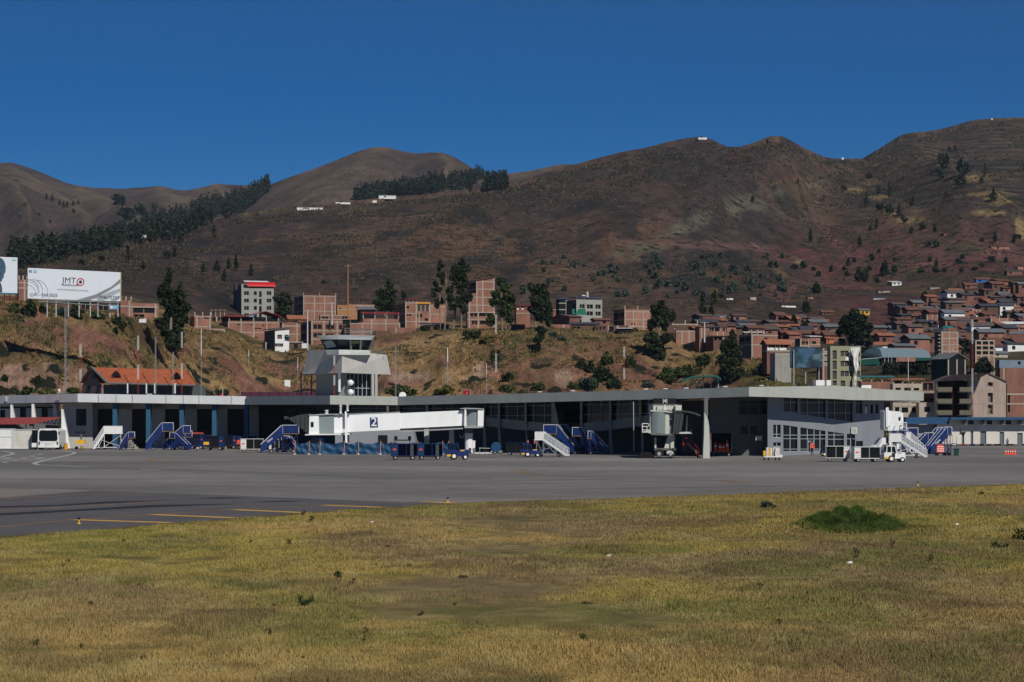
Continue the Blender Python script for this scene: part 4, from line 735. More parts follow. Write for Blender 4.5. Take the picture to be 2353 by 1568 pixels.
js('tunnel_trim',STEEL,[(-200,727),(0,722),(660,697),(660,706),(0,733),(-200,738)],3,-.06,0);js('tunnel_trim',STEEL,[(-218,1002),(0,965),(670,934),(672,943),(0,975),(-218,1012)],3,-.06,0)
js('lower_beam',SHADEW,[(665,925),(1530,884),(1530,905),(675,945)],3,.5,2);js('cable_tray',STEEL,[(655,955),(1520,912),(1520,928),(655,972)],3,-.3,.2)
s_=js('number_sign',NAVY,[(272,905),(270,774),(370,771),(377,902)],3,-.08,-.002)
text_mesh('numeral','2',1.5,WHITE,T,P(tx(3,322),by(838),JY(tx(3,322))-.11),ry=2,rz=math.degrees(math.atan2(JY(tx(3,660))-JY(tx(3,0)),P(tx(3,660),400,JY(tx(3,660))).x-P(tx(3,0),400,JY(tx(3,0))).x)),sx=1.08,bold=.02)
js('rotunda',JW,[(1535,892),(1540,648),(1565,650),(1565,890)],3,-.3,2.6);js('rotunda',JW,[(1715,890),(1720,650),(1800,655),(1792,890)],3,-.3,2.6);js('corner_post',WHITE,[(1535,888),(1542,645),(1558,645),(1555,888)],3,-.5,-.3)
rib=MB();a0=P(tx(3,1563),by(888),304.8);a1=P(tx(3,1720),by(888),304.8);h=(888-662)*KZ/F*305
for k in range(17):
    q=k/16;p=a0.lerp(a1,q);rib.tube((p.x,p.y-.35*math.sin(q*3.14),p.z),(p.x,p.y-.35*math.sin(q*3.14),p.z+h),.075,n=6)
rib.build('roller_curtain',RIB,T);js('rotunda_roof',STEEL,[(1480,652),(1545,642),(1790,650),(1800,662),(1545,660),(1480,658)],3,-.5,2.8);js('rotunda_floor',STEEL,[(1535,905),(1545,886),(1795,888),(1790,908),(1730,915),(1540,915)],3,-.45,2.7)
cxp=P(tx(3,1598),by(905),306);mb=MB();mb.tube((cxp.x,306,0),(cxp.x,306,cxp.z),.52,n=20);mb.lathe((cxp.x,306,0),[(.62,0),(.62,.15),(.55,.2)],20);mb.build('column',JW,T,smooth=False)
mb=MB();mb.lathe((cxp.x,306,cxp.z-.75),[(.55,0),(.56,.7)],20);mb.build('column_collar',SHADEW,T)
js('cable_box',WHITE,[(1648,1185),(1650,1083),(1685,1083),(1682,1185)],3,-.3,.1);js('cable_box',SHADEW,[(1648,1250),(1650,1190),(1688,1190),(1688,1250)],3,-.3,.1)
hose=MB();hose.path([P(tx(3,1465+40*k/2*.9),by(1000+50*math.sin(k*.78)),304.5) for k in range(5)],.04);hose.build('hose',mat('green_hose',(.02,.09,.07)),T)
# cab at the left end
js('cab',JW,[(1805,1000),(1812,735),(1935,742),(1942,990),(1930,1000)],2,-.4,2.6);js('cab',JW,[(2135,980),(2140,735),(2310,725),(2310,975)],2,-.1,2.6,label='box between curtain and tunnel')
js('cab_curtain',RIB,[(1938,995),(1930,742),(2140,740),(2140,985)],2,-.25,2.4);js('cab_roof',STEEL,[(1790,738),(1970,725),(2350,722),(2350,732),(1970,742),(1812,748)],2,-.5,2.7)
js('cab_window',GLASS,[(1830,900),(1830,832),(1868,832),(1868,900)],2,-.46,-.4);js('walkway',WHITE,[(1755,1012),(1755,998),(2353,985),(2353,1005),(1850,1010)],2,-.7,2.8)
bl=MB();n=11
for k in range(n):
    q=k/(n-1);x0=1812-10*q-300*q**1.4;top=722+12*q+60*q**3;bot=1005-235*q**1.3 if k else 1005
    slab(bl,[(tx(2,x0-28),by(bot-14)),(tx(2,x0-22),by(top+6)),(tx(2,x0+8),by(top)),(tx(2,x0+10),by(bot))],296.5,-.8+.12*(k % 2),2.6-.1*(k % 2))
bl.build('docking_hood',BELL,T)
for x0,x1,y0,y1,nm in ((2012,2065,672,722,'roof_vent'),(2207,2245,600,722,'roof_vent'),(2300,2338,596,690,'roof_vent')):
    c=P(tx(2,(x0+x1)/2),by(y1),297);r=(x1-x0)/2*KZ/F*297;hh=(y1-y0)*KZ/F*297;mb=MB();mb.lathe(c,[(r*1.1,0),(r,hh*.12),(r*.85,hh*.2),(r*.85,hh*.7),(r*1.1,hh*.78),(r,hh*.95),(r*.3,hh)],12);mb.build(nm,ALU,T)
js('support_leg',JW,[(2296,1120),(2290,690),(2318,690),(2322,1120)],2,-.9,-.3);js('support_leg',JW,[(2310,1250),(2312,1100),(2340,1100),(2345,1250)],2,1.6,2.2);js('ladder_cage',WHITE,[(2262,975),(2268,925),(2300,925),(2300,975)],2,-1.2,-1.14)
und=MB();bx=P(tx(2,2300),452,300)
und.box(bx.x-1.1,bx.x+1.1,298,301.5,.5,.9).box(bx.x-.3,bx.x+.3,298.5,301,.9,3.4);und.build('undercarriage',SHADEW,T)
for dx in (-.7,.7):
    w=MB();w.lathe((bx.x+dx,298.6,.5),[(.2,0),(.5,.02),(.5,.38),(.2,.4)],16,'y');w.build('wheel',BLACK,T)
mb=MB();mb.box(cxp.x-12,cxp.x-2,305.5,305.6,3.45,3.5);mb.build('service_pipe',STEEL,T)
# --- gate 4 bridge, seen end-on
T=thing('jet_bridge','white jet bridge seen end-on under the number 4 sign, with a dark hood','jet bridge',(0,0,0));JY=lambda p: 268
J4=mat('weathered_bridge_paint',(.52,.53,.47),.6,var=.1,dirt=.1,scale=.8)
js('rear_tunnel',J4,[(1742,690),(1742,592),(2028,596),(2112,608),(2112,675),(2000,690)],4,2.5,12);js('rear_tunnel_painted_shadow',SHADEW,[(1735,597),(1745,588),(2035,592),(2030,600)],4,2.4,2.5)  # thin dark strip paints a shadow along the tunnel's top edge
js('equipment_box',J4,[(2030,680),(2030,606),(2112,606),(2112,680)],4,.6,2.4);js('frame_panel',J4,[(1790,670),(1795,612),(1980,612),(1985,672)],4,2.2,2.45)
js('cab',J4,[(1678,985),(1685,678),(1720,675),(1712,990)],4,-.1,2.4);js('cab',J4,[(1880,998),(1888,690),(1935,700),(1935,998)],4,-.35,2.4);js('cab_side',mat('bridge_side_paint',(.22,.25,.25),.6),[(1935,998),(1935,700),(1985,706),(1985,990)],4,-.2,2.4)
js('cab_window',GLASS,[(1945,878),(1945,800),(1965,800),(1965,878)],4,-.26,-.2);js('cab_roof',J4,[(1680,690),(1690,672),(1890,680),(1985,700),(1985,712),(1885,700)],4,-.6,2.5);js('cab_floor',mat('floor_metal',(.16,.16,.15)),[(1690,1005),(1700,985),(1880,992),(1985,992),(1990,1008),(1850,1012)],4,-.7,2.5)
rib=MB();a0=P(tx(4,1712),by(988),267.7);a1=P(tx(4,1882),by(988),267.7);h=(988-692)*KZ/F*268
for k in range(19): q=k/18;p=a0.lerp(a1,q);rib.tube((p.x,p.y-.4*math.sin(q*3.14),p.z),(p.x,p.y-.4*math.sin(q*3.14),p.z+h),.07,n=6)
rib.build('roller_curtain',RIB,T)
bl=MB()
for k in range(12):
    q=k/11;x0=1985+330*q;top=682-14*math.sin(q*2.6)+52*q**2.2
    slab(bl,[(tx(4,x0),by(top+22)),(tx(4,x0+36),by(top+30)),(tx(4,x0+36),by(top+6)),(tx(4,x0),by(top))],268,-.9+.1*(k % 2),2.4)
for k in range(6): slab(bl,[(tx(4,1985+18*k),by(1000-8*k)),(tx(4,2005+18*k),by(1000-8*k)),(tx(4,2022+22*k),by(720)),(tx(4,2000+22*k),by(712))],268,-.8+.1*(k % 2),-.6+.1*(k % 2))
for k in range(9): slab(bl,[(tx(4,1985+30*k),by(985)),(tx(4,2017+30*k),by(985)),(tx(4,2017+30*k),by(720)),(tx(4,1985+30*k),by(720))],268,2.2,2.3)
bl.build('docking_hood',BELL,T);js('hood_floor',J4,[(1985,992),(2250,990),(2200,965),(1985,972)],4,-.6,1.8);js('hood_post',STEEL,[(2170,970),(2182,745),(2202,745),(2192,970)],4,1.2,1.3)
c=P(tx(4,1882),by(672),268);mb=MB();r=36*KZ/F*268;mb.lathe((c.x,268.4,c.z),[(r,0),(r*.95,.08),(r*.55,.25),(r*.4,.45),(r*.42,.55),(r*.1,.62)],14);mb.build('roof_vent',ALU,T)
rl=MB();rp4=lambda x,y,d=0: P(tx(4,x),by(y),267.6+d)
rl.path([rp4(1580,975),rp4(1576,855),rp4(1650,855),rp4(1668,870),rp4(1668,885),rp4(1645,895),rp4(1582,895)],.045).path([rp4(1578,940),rp4(1680,942)],.04).path([rp4(1640,895),rp4(1640,975)],.04).path([rp4(1580,975,1.2),rp4(1576,855,1.2),rp4(1650,855,1.2)],.04);rl.build('balcony_railing',WHITE,T);js('balcony_floor',J4,[(1572,962),(1690,945),(1692,990),(1640,975),(1575,976)],4,-.5,1)
js('lift_column',J4,[(1870,1195),(1935,1005),(1945,1005),(2022,1008),(2015,1195)],4,.3,1.3);js('lift_column',J4,[(1745,1195),(1748,1045),(1768,1045),(1770,1195)],4,.4,1.2);js('cross_beam',mat('bogie_metal',(.11,.12,.11)),[(1738,1215),(1742,1185),(2025,1185),(2030,1215)],4,-.2,1.2);js('bogie_frame',mat('bogie_metal',(.11,.12,.11)),[(1735,1302),(1738,1290),(2000,1290),(1998,1302)],4,-.5,1.4);js('mudguard',J4,[(1900,1255),(1905,1225),(1940,1216),(1975,1222),(1998,1255),(1985,1262),(1950,1238),(1915,1262)],4,-.4,.4)
js('hanging_hose',BLACK,[(2000,1200),(1996,1010),(2010,1010),(2014,1200)],4,-.6,-.5);js('cable_carrier',BLACK,[(1620,1310),(1600,985),(1690,985),(1712,1310)],4,1.5,2.4);js('stair_base',DARK,[(1525,1310),(1560,1240),(1700,1240),(1740,1325),(1540,1322)],4,0,2)
for x in (1800,1955):
    p=P(tx(4,x),by(1290),268);w=MB();w.lathe((p.x,267.6,.52),[(.2,0),(.5,.03),(.5,.42),(.2,.45)],16,'y');o=w.build('wheel',BLACK,T);w=MB();w.lathe((p.x,267.56,.52),[(.22,0),(.2,.05)],12,'y');w.build('hub',STEEL,o)
js('downpipe',STEEL,[(1545,1250),(1538,550),(1550,550),(1556,1250)],4,14,14.2)
# --- right end bridge
T=thing('jet_bridge','tall white jet bridge head standing behind the stairs at the right end of the terminal','jet bridge',(0,0,0));JY=lambda p: 287
js('cab',JW,[(470,935),(466,690),(480,672),(530,672),(545,682),(690,695),(715,715),(720,945),(540,950),(500,945)],6,0,3);js('cab_edge',JW,[(495,900),(490,650),(505,635),(528,638),(530,690),(522,905)],6,-.3,.02)
js('cab_trim',STEEL,[(466,935),(463,690),(478,690),(482,925)],6,-.15,.01);js('roller_curtain',JW,[(720,920),(716,708),(732,712),(734,915)],6,.3,2.6);js('cab_window',GLASS,[(668,812),(666,770),(684,762),(694,775),(692,808),(680,815)],6,-.05,0)
js('support_column',JW,[(560,1200),(560,930),(600,930),(600,1200)],6,1,2);js('support_column',JW,[(660,1200),(660,930),(695,930),(695,1200)],6,1,2)
rl=MB();r6=lambda x,y,d=0: P(tx(6,x),by(y),286.6+d)
rl.path([r6(712,945),r6(712,842),r6(772,842),r6(775,945)],.05).path([r6(712,890),r6(775,890)],.04).path([r6(540,930),r6(555,850),r6(575,845)],.04).path([r6(610,930),r6(640,850)],.04);rl.build('balcony_railing',WHITE,T);js('balcony_floor',STEEL,[(700,950),(700,938),(780,938),(780,950)],6,-.6,.8)
# ================================================================ GROUND EQUIPMENT
def wheel(par,x,y,r,wd,rim=None,name='wheel'):
    w=MB().lathe((x,y-wd/2,r),[(r*.55,0),(r*.95,.01),(r,wd*.25),(r,wd*.75),(r*.95,wd-.01),(r*.55,wd)],14,'y');o=w.build(name,BLACK,par)
    if rim: MB().lathe((x,y-wd/2-.015,r),[(r*.5,0),(r*.58,.02),(r*.3,.06),(r*.3,wd+.03)],12,'y').build('rim',rim,o)
    return o
TRIM=mat('white_edge_trim',(.6,.62,.66),.5);DKY=mat('yellow_black_bumper',(.30,.19,.02),.6,var=.3,scale=4)
def stairs(label,r,zl,zh,zbase,ztop,pm,fm=None,solid=True,deck=.28,text=None,yaw=None,Y=None,group='passenger boarding stairs parked by the terminal',cabf=.30,trim=TRIM,lamp=False):
    fm=fm or BLUED;px0,px1=tx(r,zl),tx(r,zh);Y=Y or gy(by(zbase));L=abs(px1-px0)/F*Y;H=(zbase-ztop)*KZ/F*Y
    flip=px0>px1;yaw=(8 if yaw is None else yaw)
    x0=(px0-512)/F*Y;L=L/math.cos(R(yaw));o=thing('boarding_stairs',label,'boarding stairs',(x0,Y,0),R(180-yaw) if flip else R(yaw),group)
    W=.72;zd=H*(1-cabf);xd=L*(1-deck);x_s=L*.03;ang=math.atan2(zd-.25,xd-x_s);ch=H*cabf*.88
    for y in (-W,W): MB().prism([(x_s,.12),(x_s+.25,.10),(xd+.1,zd-.22),(xd+.1,zd),(xd-.05,zd)],'y',y-.035,y+.035).build('stringer',pm,o)
    f=MB();n=max(8,int(zd/.2))
    for k in range(n): q=(k+.5)/n;x=x_s+.05+(xd-x_s)*q;f.box(x,x+.24,-W+.04,W-.04,.15+(zd-.2)*q,.19+(zd-.2)*q)
    f.build('steps',STEEL,o)
    for y in (-W-.02,W+.02):
        if solid:
            p=MB().prism([(x_s-.02,.15),(x_s+.1,.15+ch*.95),(xd-.1,zd+ch),(xd+.02,zd+ch),(xd+.02,zd-.12),(x_s+.2,.08)],'y',y-.02,y+.02).build('side_panel',pm,o)
            t_=MB().bar((x_s+.06,y,.16+ch*.95),(xd-.1,y,zd+ch),.035).build('handrail',trim,p)
        else:
            p=MB();p.bar((x_s,y,.95),(xd,y,zd+ch),.035).bar((x_s,y,.55),(xd,y,zd+ch*.5),.022).bar((x_s,y,.15),(xd,y,zd),.05)
            for k in range(7): q=k/6;x=x_s+(xd-x_s)*q;p.bar((x,y,.15+(zd-.15)*q),(x,y,.95+(zd+ch-.95)*q),.022)
            p=p.build('handrail',pm,o);MB().prism([(x_s+.1,.2),(x_s+.1,.8),(xd,zd+ch*.85),(xd,zd+.05)],'y',y-.008,y+.008).build('mesh_panel',mat('grey_mesh_panel',(.30,.32,.36),.6),p)
    MB().box(xd,L,-W,W,zd-.1,zd).build('platform',pm,o);MB().box(xd-.05,L+.06,-W-.05,W+.05,zd-.16,zd-.1).build('platform_edge',DKY if solid else pm,o)
    for y in (-W,W):
        c=MB().box(xd+.02,L-.06,y-.02,y+.02,zd+.02,zd+ch*1.0).build('cab_panel',pm if solid else WHITE,o)
        e=MB().box(xd,L-.03,y-.035,y+.035,zd+ch,zd+ch+.06).box(L-.09,L-.03,y-.035,y+.035,zd,zd+ch).box(xd,xd+.05,y-.035,y+.035,zd,zd+ch);e.build('trim',trim,c)
        if text and y<0: text_mesh('lettering',text,H*.10,TRIM,o,(x_s+(xd-x_s)*(.42),-W-.05,.2+zd*.42+ch*.35),ry=-math.degrees(ang) if not flip else -math.degrees(ang),sx=1,bold=.008)
        if text and y>0 and flip: text_mesh('lettering',text,H*.10,TRIM,o,(x_s+(xd-x_s)*.42,W+.05,.2+zd*.42+ch*.35),rz=180,ry=math.degrees(ang),bold=.008)
    fr=MB()
    for y in (-W+.05,W-.05):
        fr.bar((x_s+.2,y,.32),(L-.1,y,.32),.05)
        fr.bar((xd+.08,y,.32),(xd+.08,y,zd-.1),.04).bar((L-.12,y,.32),(L-.3,y,zd-.1),.04).bar((xd*.55,y,.32),(xd+.1,y,zd-.2),.035).bar((xd+.1,y,.4),(L-.2,y,zd-.3),.03).bar((xd*.55,y,.35),(xd*.55,y,zd*.55),.035).bar((L-.15,y,.4),(xd*.6,y,zd*.62),.025)
    for x in (x_s+.25,xd*.55,xd+.08,L-.12): fr.bar((x,-W,.32),(x,W,.32),.04)
    fr.build('support_frame',fm,o)
    for x in (L*.3,L*.85):
        for y in (-W,W): wheel(o,x,y,.2,.14,STEEL)
    return o
S=stairs
S('white boarding stairs with two open box frames in front of the first blue pier',1,1240,1640,1205,880,WHITE,WHITE,solid=False,deck=.62)
S('small low blue boarding stairs right of the white stairs by the hangar',1,1600,1812,1210,962,BLUED,BLUED,deck=.42,group='blue boarding stairs')
S('blue boarding stairs with a tall double-box top, between the second and third blue piers',1,1945,2330,1215,832,BLUE,deck=.40)
S('blue boarding stairs just left of the baggage cart row, partly behind the first pair',1,2180,2560,1222,885,BLUED,deck=.28,Y=338)
S('small blue stairs with a lowered platform beside the row of baggage carts',2,-60,230,1212,960,BLUE,deck=.35,Y=345)
S('blue boarding stairs with raised platform left of the jet bridge hood, overlapping the white cart',2,1130,1660,1245,865,BLUE,deck=.42,text='Talma')
S('white open-frame boarding stairs at the left of the blue group before the glass bays',4,600,140,1300,958,WHITE,STEEL,solid=False,deck=.27,trim=WHITE)
S('tall blue boarding stairs with the highest platform, leftmost blue one before the glass bays',4,690,255,1305,897,BLUE,deck=.42,Y=298)
S('blue boarding stairs second from the left in the blue group before the glass bays',4,720,478,1305,897,BLUE,deck=.30,Y=300,text='Talma')
S('blue boarding stairs third in the blue group, with a yellow-edged lower platform',4,900,640,1308,935,BLUE,deck=.50,Y=297)
S('blue boarding stairs at the right end of the group, lettered Talma on the side',4,1140,850,1305,978,BLUE,deck=.18,Y=295,text='Talma')
S('grey and white boarding stairs sloping down to the left behind the white tractor',6,305,480,1215,972,WHITE,solid=False,deck=.35,Y=288)
S('large white boarding stairs with mesh sides sloping down right beside the white tractor',6,1065,548,1318,980,WHITE,WHITE,solid=False,deck=.32)
S('white boarding stairs half hidden just behind the large white ones',6,1040,770,1300,985,WHITE,WHITE,solid=False,deck=.25,Y=293)
S('blue boarding stairs close under the white jet bridge head',6,850,540,1290,922,BLUED,deck=.70,Y=297)
S('blue boarding stairs with yellow-edged platform behind the white mesh-sided stairs',6,640,915,1280,920,BLUED,deck=.5,Y=301)
S('shorter blue boarding stairs with a dark emblem, left of the two long blue ramps',6,820,1130,1262,975,BLUE,deck=.28,Y=304)
S('long blue boarding stairs rising right, left of the two parallel ones',6,985,1250,1275,910,BLUE,deck=.16,Y=303)
S('long blue boarding stairs lettered on the side, rightmost of all the stairs',6,1065,1372,1285,910,BLUE,deck=.22,Y=299,text='Talma')
def cart(label,r,z0,z1,zbase,ztop,pm,endright=False,Y=None,group='covered baggage carts on the apron',open_=True,curtain=True,mark=ORANGE,yaw=6):
    Y=Y or gy(by(zbase));px0,px1=tx(r,z0),tx(r,z1);L=(px1-px0)/F*Y;H=(zbase-ztop)*KZ/F*Y;W=H*.42
    o=thing('baggage_cart',label,'baggage cart',((px0+px1)/2/F*Y-512/F*Y,Y,0),R(yaw if not endright else -yaw),group);h=L/2;zf=H*.26
    MB().box(-h,h,-W,W,zf-.06,zf).build('floor',pm,o);MB().box(-h-.03,h+.03,-W-.04,W+.04,H-.05,H).build('roof',pm if pm is not WHITE else FASC,o)
    e=-1 if not endright else 1;a=h*.42
    MB().box(*(sorted((e*h,e*(h-.03)))),-W,W,zf,H-.05).build('end_panel',pm,o);MB().box(*(sorted((-e*h,-e*(h-.03)))),-W,W,zf,H-.05).build('end_panel',pm,o)
    p=MB().box(*(sorted((e*h,e*(h-a*1.15)))),-W,-W+.03,zf,H-.05).build('side_panel',pm,o)
    if pm is WHITE:
        g_=MB()
        for k in range(5): g_.box(*(sorted((e*h,e*(h-a*1.15)))),-W-.015,-W-.002,zf+.05+k*(H-zf)*.19,zf+.07+k*(H-zf)*.19)
        g_.build('panel_rib',STEEL,p)
    if mark: MB().box(e*(h-a*.85),e*(h-a*.3),-W-.02,-W-.004,H*.60,H*.68).build('label_plate',mark,p)
    MB().box(*(sorted((-e*(h-.03),e*(h-a*1.15)))),W-.03,W,zf,H-.05).build('back_panel',BLUED if pm is not WHITE else STEEL,o)
    if curtain:
        c=MB();x0=-e*(h-.05);x1=e*(h-a*1.2)
        for k in range(8): u0=x0+(x1-x0)*k/8;u1=x0+(x1-x0)*(k+.92)/8;c.box(min(u0,u1),max(u0,u1),-W+.06+.02*(k % 2),-W+.075+.02*(k % 2),zf+.02,H-.06)
        c.build('curtain',mat('dark_curtain',(.004,.005,.006),.9),o)
    else: MB().box(-e*h*.55-.15,-e*h*.55+.2,-W+.02,-W+.04,zf,H-.06).build('half_curtain',mat('grey_curtain',(.05,.06,.065),.8),o)
    ps=MB()
    for x in (-h+.03,h-.03,e*(h-a*1.18),-e*h*.15): ps.bar((x,-W+.01,zf),(x,-W+.01,H-.05),.03)
    ps.build('post',pm if pm is not WHITE else ALU,o);ch=MB().box(-h*.9,h*.9,-.08,.08,.26,zf-.06).bar((e*h,0,.3),(e*(h+.35),0,.22),.035);ch.build('drawbar',YEL,o)
    r_=H*.115
    for x in (-h*.68,h*.62):
        for y in (-W+.1,W-.1): wheel(o,x,y,r_+.02,.12,STEEL)
    return o
CB=mat('navy_cart_paint',(.006,.028,.10),.5,var=.25,scale=2,dirt=.15);Cc=cart
Cc('white louvred baggage cart with dark open side, left of the blue stairs near the hangar',2,882,1190,1243,1058,WHITE,curtain=True)
Cc('white baggage cart mostly hidden behind the blue stairs near the hangar',2,1262,1400,1228,1055,WHITE,Y=318)
Cc('blue covered baggage cart second from the left in the row by the hangar',2,420,668,1212,1020,CB,endright=True)
Cc('blue covered baggage cart third in the row by the hangar, beside the orange-vested worker',2,672,835,1196,1015,CB,endright=True,Y=350)
Cc('blue covered baggage cart at the right of the hangar row behind the white cart',2,820,1095,1192,1025,CB,Y=352)
Cc('blue covered baggage cart leftmost in the row by the hangar',2,215,400,1205,1002,BLUED,Y=346,endright=True)
Cc('blue covered cart standing under the jet bridge hood',2,1440,1600,1215,1012,CB,Y=322,endright=True)
Cc('blue baggage cart half hidden by the netting under the jet bridge cab',2,1850,1985,1195,1015,CB,Y=325,endright=True)
Cc('front blue open-sided baggage cart, left of the pair hitched to the blue tractor',3,550,903,1342,1122,CB,curtain=False)
Cc('blue open-sided baggage cart directly hitched behind the blue tractor',3,905,1240,1340,1124,CB,curtain=False)
Cc('blue cart with dark open side parked right of the round white bridge column',3,2105,2400,1280,1112,CB,endright=True)
Cc('white louvred baggage cart with dark curtains, left of the pair by the white tractor',5,1690,2010,1366,1155,WHITE,endright=True)
Cc('silver-ended baggage cart with black curtains hitched behind the white tractor',6,45,405,1370,1165,WHITE)
def flat_cart(label,r,z0,z1,zbase,ztop,pm,Y=None):
    Y=Y or gy(by(zbase));px0,px1=tx(r,z0),tx(r,z1);L=(px1-px0)/F*Y;H=(zbase-ztop)*KZ/F*Y;h=L/2
    o=thing('baggage_cart',label,'baggage cart',((px0+px1-1024)/2/F*Y,Y,0),R(4));MB().box(-h,h,-.5,.5,H*.35,H*.45).build('deck',pm,o);rr=MB()
    for k in range(12): x=-h+2*h*k/11;rr.bar((x,-.5,H*.45),(x,-.5,H),.02).bar((x,.5,H*.45),(x,.5,H),.02)
    rr.bar((-h,-.5,H),(h,-.5,H),.025).bar((-h,.5,H),(h,.5,H),.025);rr.build('rail',pm,o);MB().box(h*.35,h*.85,-.53,-.51,H*.5,H*.75).build('label_plate',YEL,o)
    for x in (-h*.4,h*.75):
        for y in (-.45,.45): wheel(o,x,y,.17,.12,STEEL)
    return o
flat_cart('low blue railed cart with a yellow plate in front of the hangar baggage carts',2,195,480,1216,1062,BLUED)
def tug(label,r,z0,z1,zbase,ztop,pm,flipx=False,Y=None):
    Y=Y or gy(by(zbase));px0,px1=tx(r,z0),tx(r,z1);L=(px1-px0)/F*Y;H=(zbase-ztop)*KZ/F*Y;W=H*.36;h=L/2
    o=thing('baggage_tractor',label,'tractor',((px0+px1-1024)/2/F*Y,Y,0),R(6))
    hz=H*.60;z0_=H*.22
    MB().prism([(-h*.02,z0_),(h*.93,z0_),(h*.97,z0_+.1),(h*.97,hz-.06),(h*.90,hz),(-h*.02,hz+.02)],'y',-W*.8,W*.8).build('hood',pm,o)
    MB().box(h*.95,h,-W*.85,W*.85,H*.18,H*.32).build('bumper',BLACK if pm is BLUE else pm,o)
    MB().prism([(-h,H*.20),(0,H*.20),(0,hz*.75),(-h*.15,hz),(-h*.92,hz),(-h,hz*.9)],'y',-W,W).build('rear_body',pm,o)
    cab=MB();t_=.05
    for y in (-W,W-t_):
        cab.prism([(-h*.82,hz),(-h*.74,hz),(-h*.70,H-.08),(-h*.76,H-.08)],'y',y,y+t_).prism([(-h*.36,hz),(-h*.29,hz),(-h*.31,H-.08),(-h*.37,H-.08)],'y',y,y+t_).prism([(h*.10,hz),(h*.17,hz),(h*.05,H-.08),(-h*.01,H-.08)],'y',y,y+t_)
    cab.build('cab_frame',pm,o);MB().prism([(-h*.80,H-.08),(h*.08,H-.08),(h*.04,H),(-h*.76,H)],'y',-W-.03,W+.03).build('cab_roof',pm,o)
    MB().prism([(-h*.74,hz),(-h*.36,hz),(-h*.37,H-.08),(-h*.70,H-.08)],'y',-W+.015,W-.015).build('window',GLASS,o);MB().prism([(-h*.29,hz),(h*.10,hz),(-h*.01,H-.08),(-h*.31,H-.08)],'y',-W+.015,W-.015).build('window',GLASS,o)
    MB().box(-h*.30,h*.0,-W-.015,-W-.002,H*.30,hz*.95).build('door',mat('dark_door_gap',(.02,.02,.025)) if pm is not BLUE else BLUED,o)
    MB().box(h*.25,h*.62,-W*.82,-W*.80,hz*.86,hz*.98).build('label_plate',YEL if pm is BLUE else STEEL,o);MB().box(-h*.98,-h*.62,-W-.02,-W-.001,H*.2,H*.32).build('bumper_plate',YEL,o)
    for x,rr in ((-h*.33,H*.21),(h*.68,H*.155)):
        for y in (-W*.92,W*.92): wheel(o,x,y,rr,.2,WHITE)
    MB().bar((-h,0,.3),(-h-.4,0,.28),.03).build('tow_hitch',STEEL,o)
    return o
tug('blue baggage tractor with white wheel rims pulling the two blue carts',3,1292,1592,1340,1115,BLUE)
tug('white baggage tractor with orange plate in front of the large white stairs',6,450,748,1372,1152,WHITE)
tug('blue tractor loaded with orange cones, left of the blue stairs group',4,-60,205,1305,1130,BLUE)
tug('small dark blue tractor behind the left white baggage cart',5,1622,1745,1345,1215,BLUED,Y=282)
tug('dark blue tractor parked behind the railed cart by the hangar',1,2420,2560,1215,1085,BLUED,Y=340)
S('dark blue boarding stairs folded low in the middle of the hangar equipment',1,2560,2290,1225,985,BLUED,BLUED,deck=.3,Y=337)
S('dark blue stairs half hidden at the back of the hangar equipment',2,-160,120,1200,985,BLUED,BLUED,deck=.3,Y=350)
S('dark blue stairs in the shade left of the jet bridge hood',2,1660,1440,1225,1000,BLUED,BLUED,deck=.4,Y=316)
o=thing('kiosk','small white kiosk with dull red sheet roof behind the hangar carts','kiosk',P(tx(2,345),by(1190),354));o.location.z=0;k_=KZ/F*354;hh_=3.0;MB().box(-115*k_,120*k_,0,2,0,hh_-1.0).build('wall',WHITE,o);MB().prism([(-.2,hh_-1.05),(1.0,hh_-.42),(2.2,hh_-1.05),(1.0,hh_-.5)],'x',-120*k_,125*k_).build('roof',REDR,o)
o=thing('scissor_lift','blue scissor lift behind the white boarding stairs','lift',((tx(1,1310)-512)/F*346,346,0));mb=MB();[mb.bar((-.5,y,.5+k*.45),(.5,y,.95+k*.45),.04).bar((.5,y,.5+k*.45),(-.5,y,.95+k*.45),.04) for k in range(3) for y in (-.3,.3)];mb.build('scissor_frame',BLUE,o);MB().box(-.6,.6,-.4,.4,.25,.5).build('chassis',BLUE,o);MB().box(-.6,.6,-.4,.4,1.9,2.3).build('basket',mat('sky_blue_paint',(0,)*3),o);wheel(o,-.4,-.35,.18,.1);wheel(o,.4,-.35,.18,.1)
# lavatory cart
o=thing('water_cart','small white tank cart with yellow pump beside the lit terminal wall','cart',(0,0,0));Y=gy(by(1345));o.location=((tx(5,972)-512)/F*Y,Y,0);k_=KZ/F*Y
for x0,x1 in ((-85,-5),(5,95)): MB().prism([(x0*k_,50*k_),(x1*k_,50*k_),(x1*k_*.98+.0,165*k_),(x0*k_,170*k_)],'y',-.5,.5).build('tank',mat('stained_white_paint',(.62,.60,.56),.6,var=.25,scale=2),o)
MB().box(-125*k_,-90*k_,-.4,.4,60*k_,125*k_).build('pump',YEL,o);MB().prism([(-120*k_,38*k_),(130*k_,38*k_),(130*k_,70*k_),(95*k_,75*k_),(95*k_,52*k_),(-120*k_,52*k_)],'y',-.55,.55).build('chassis',WHITE,o);MB().box(-50*k_,-30*k_,-.56,-.51,50*k_,170*k_).build('strap',YEL,o);MB().prism([(25*k_,150*k_),(40*k_,160*k_),(25*k_,90*k_),(35*k_,55*k_),(15*k_,60*k_),(12*k_,95*k_)],'y',-.54,-.505).build('hose',BLACK,o)
for x in (-95,-35,55,105): wheel(o,x*k_,-.45,.14,.1,STEEL);wheel(o,x*k_,.45,.14,.1)
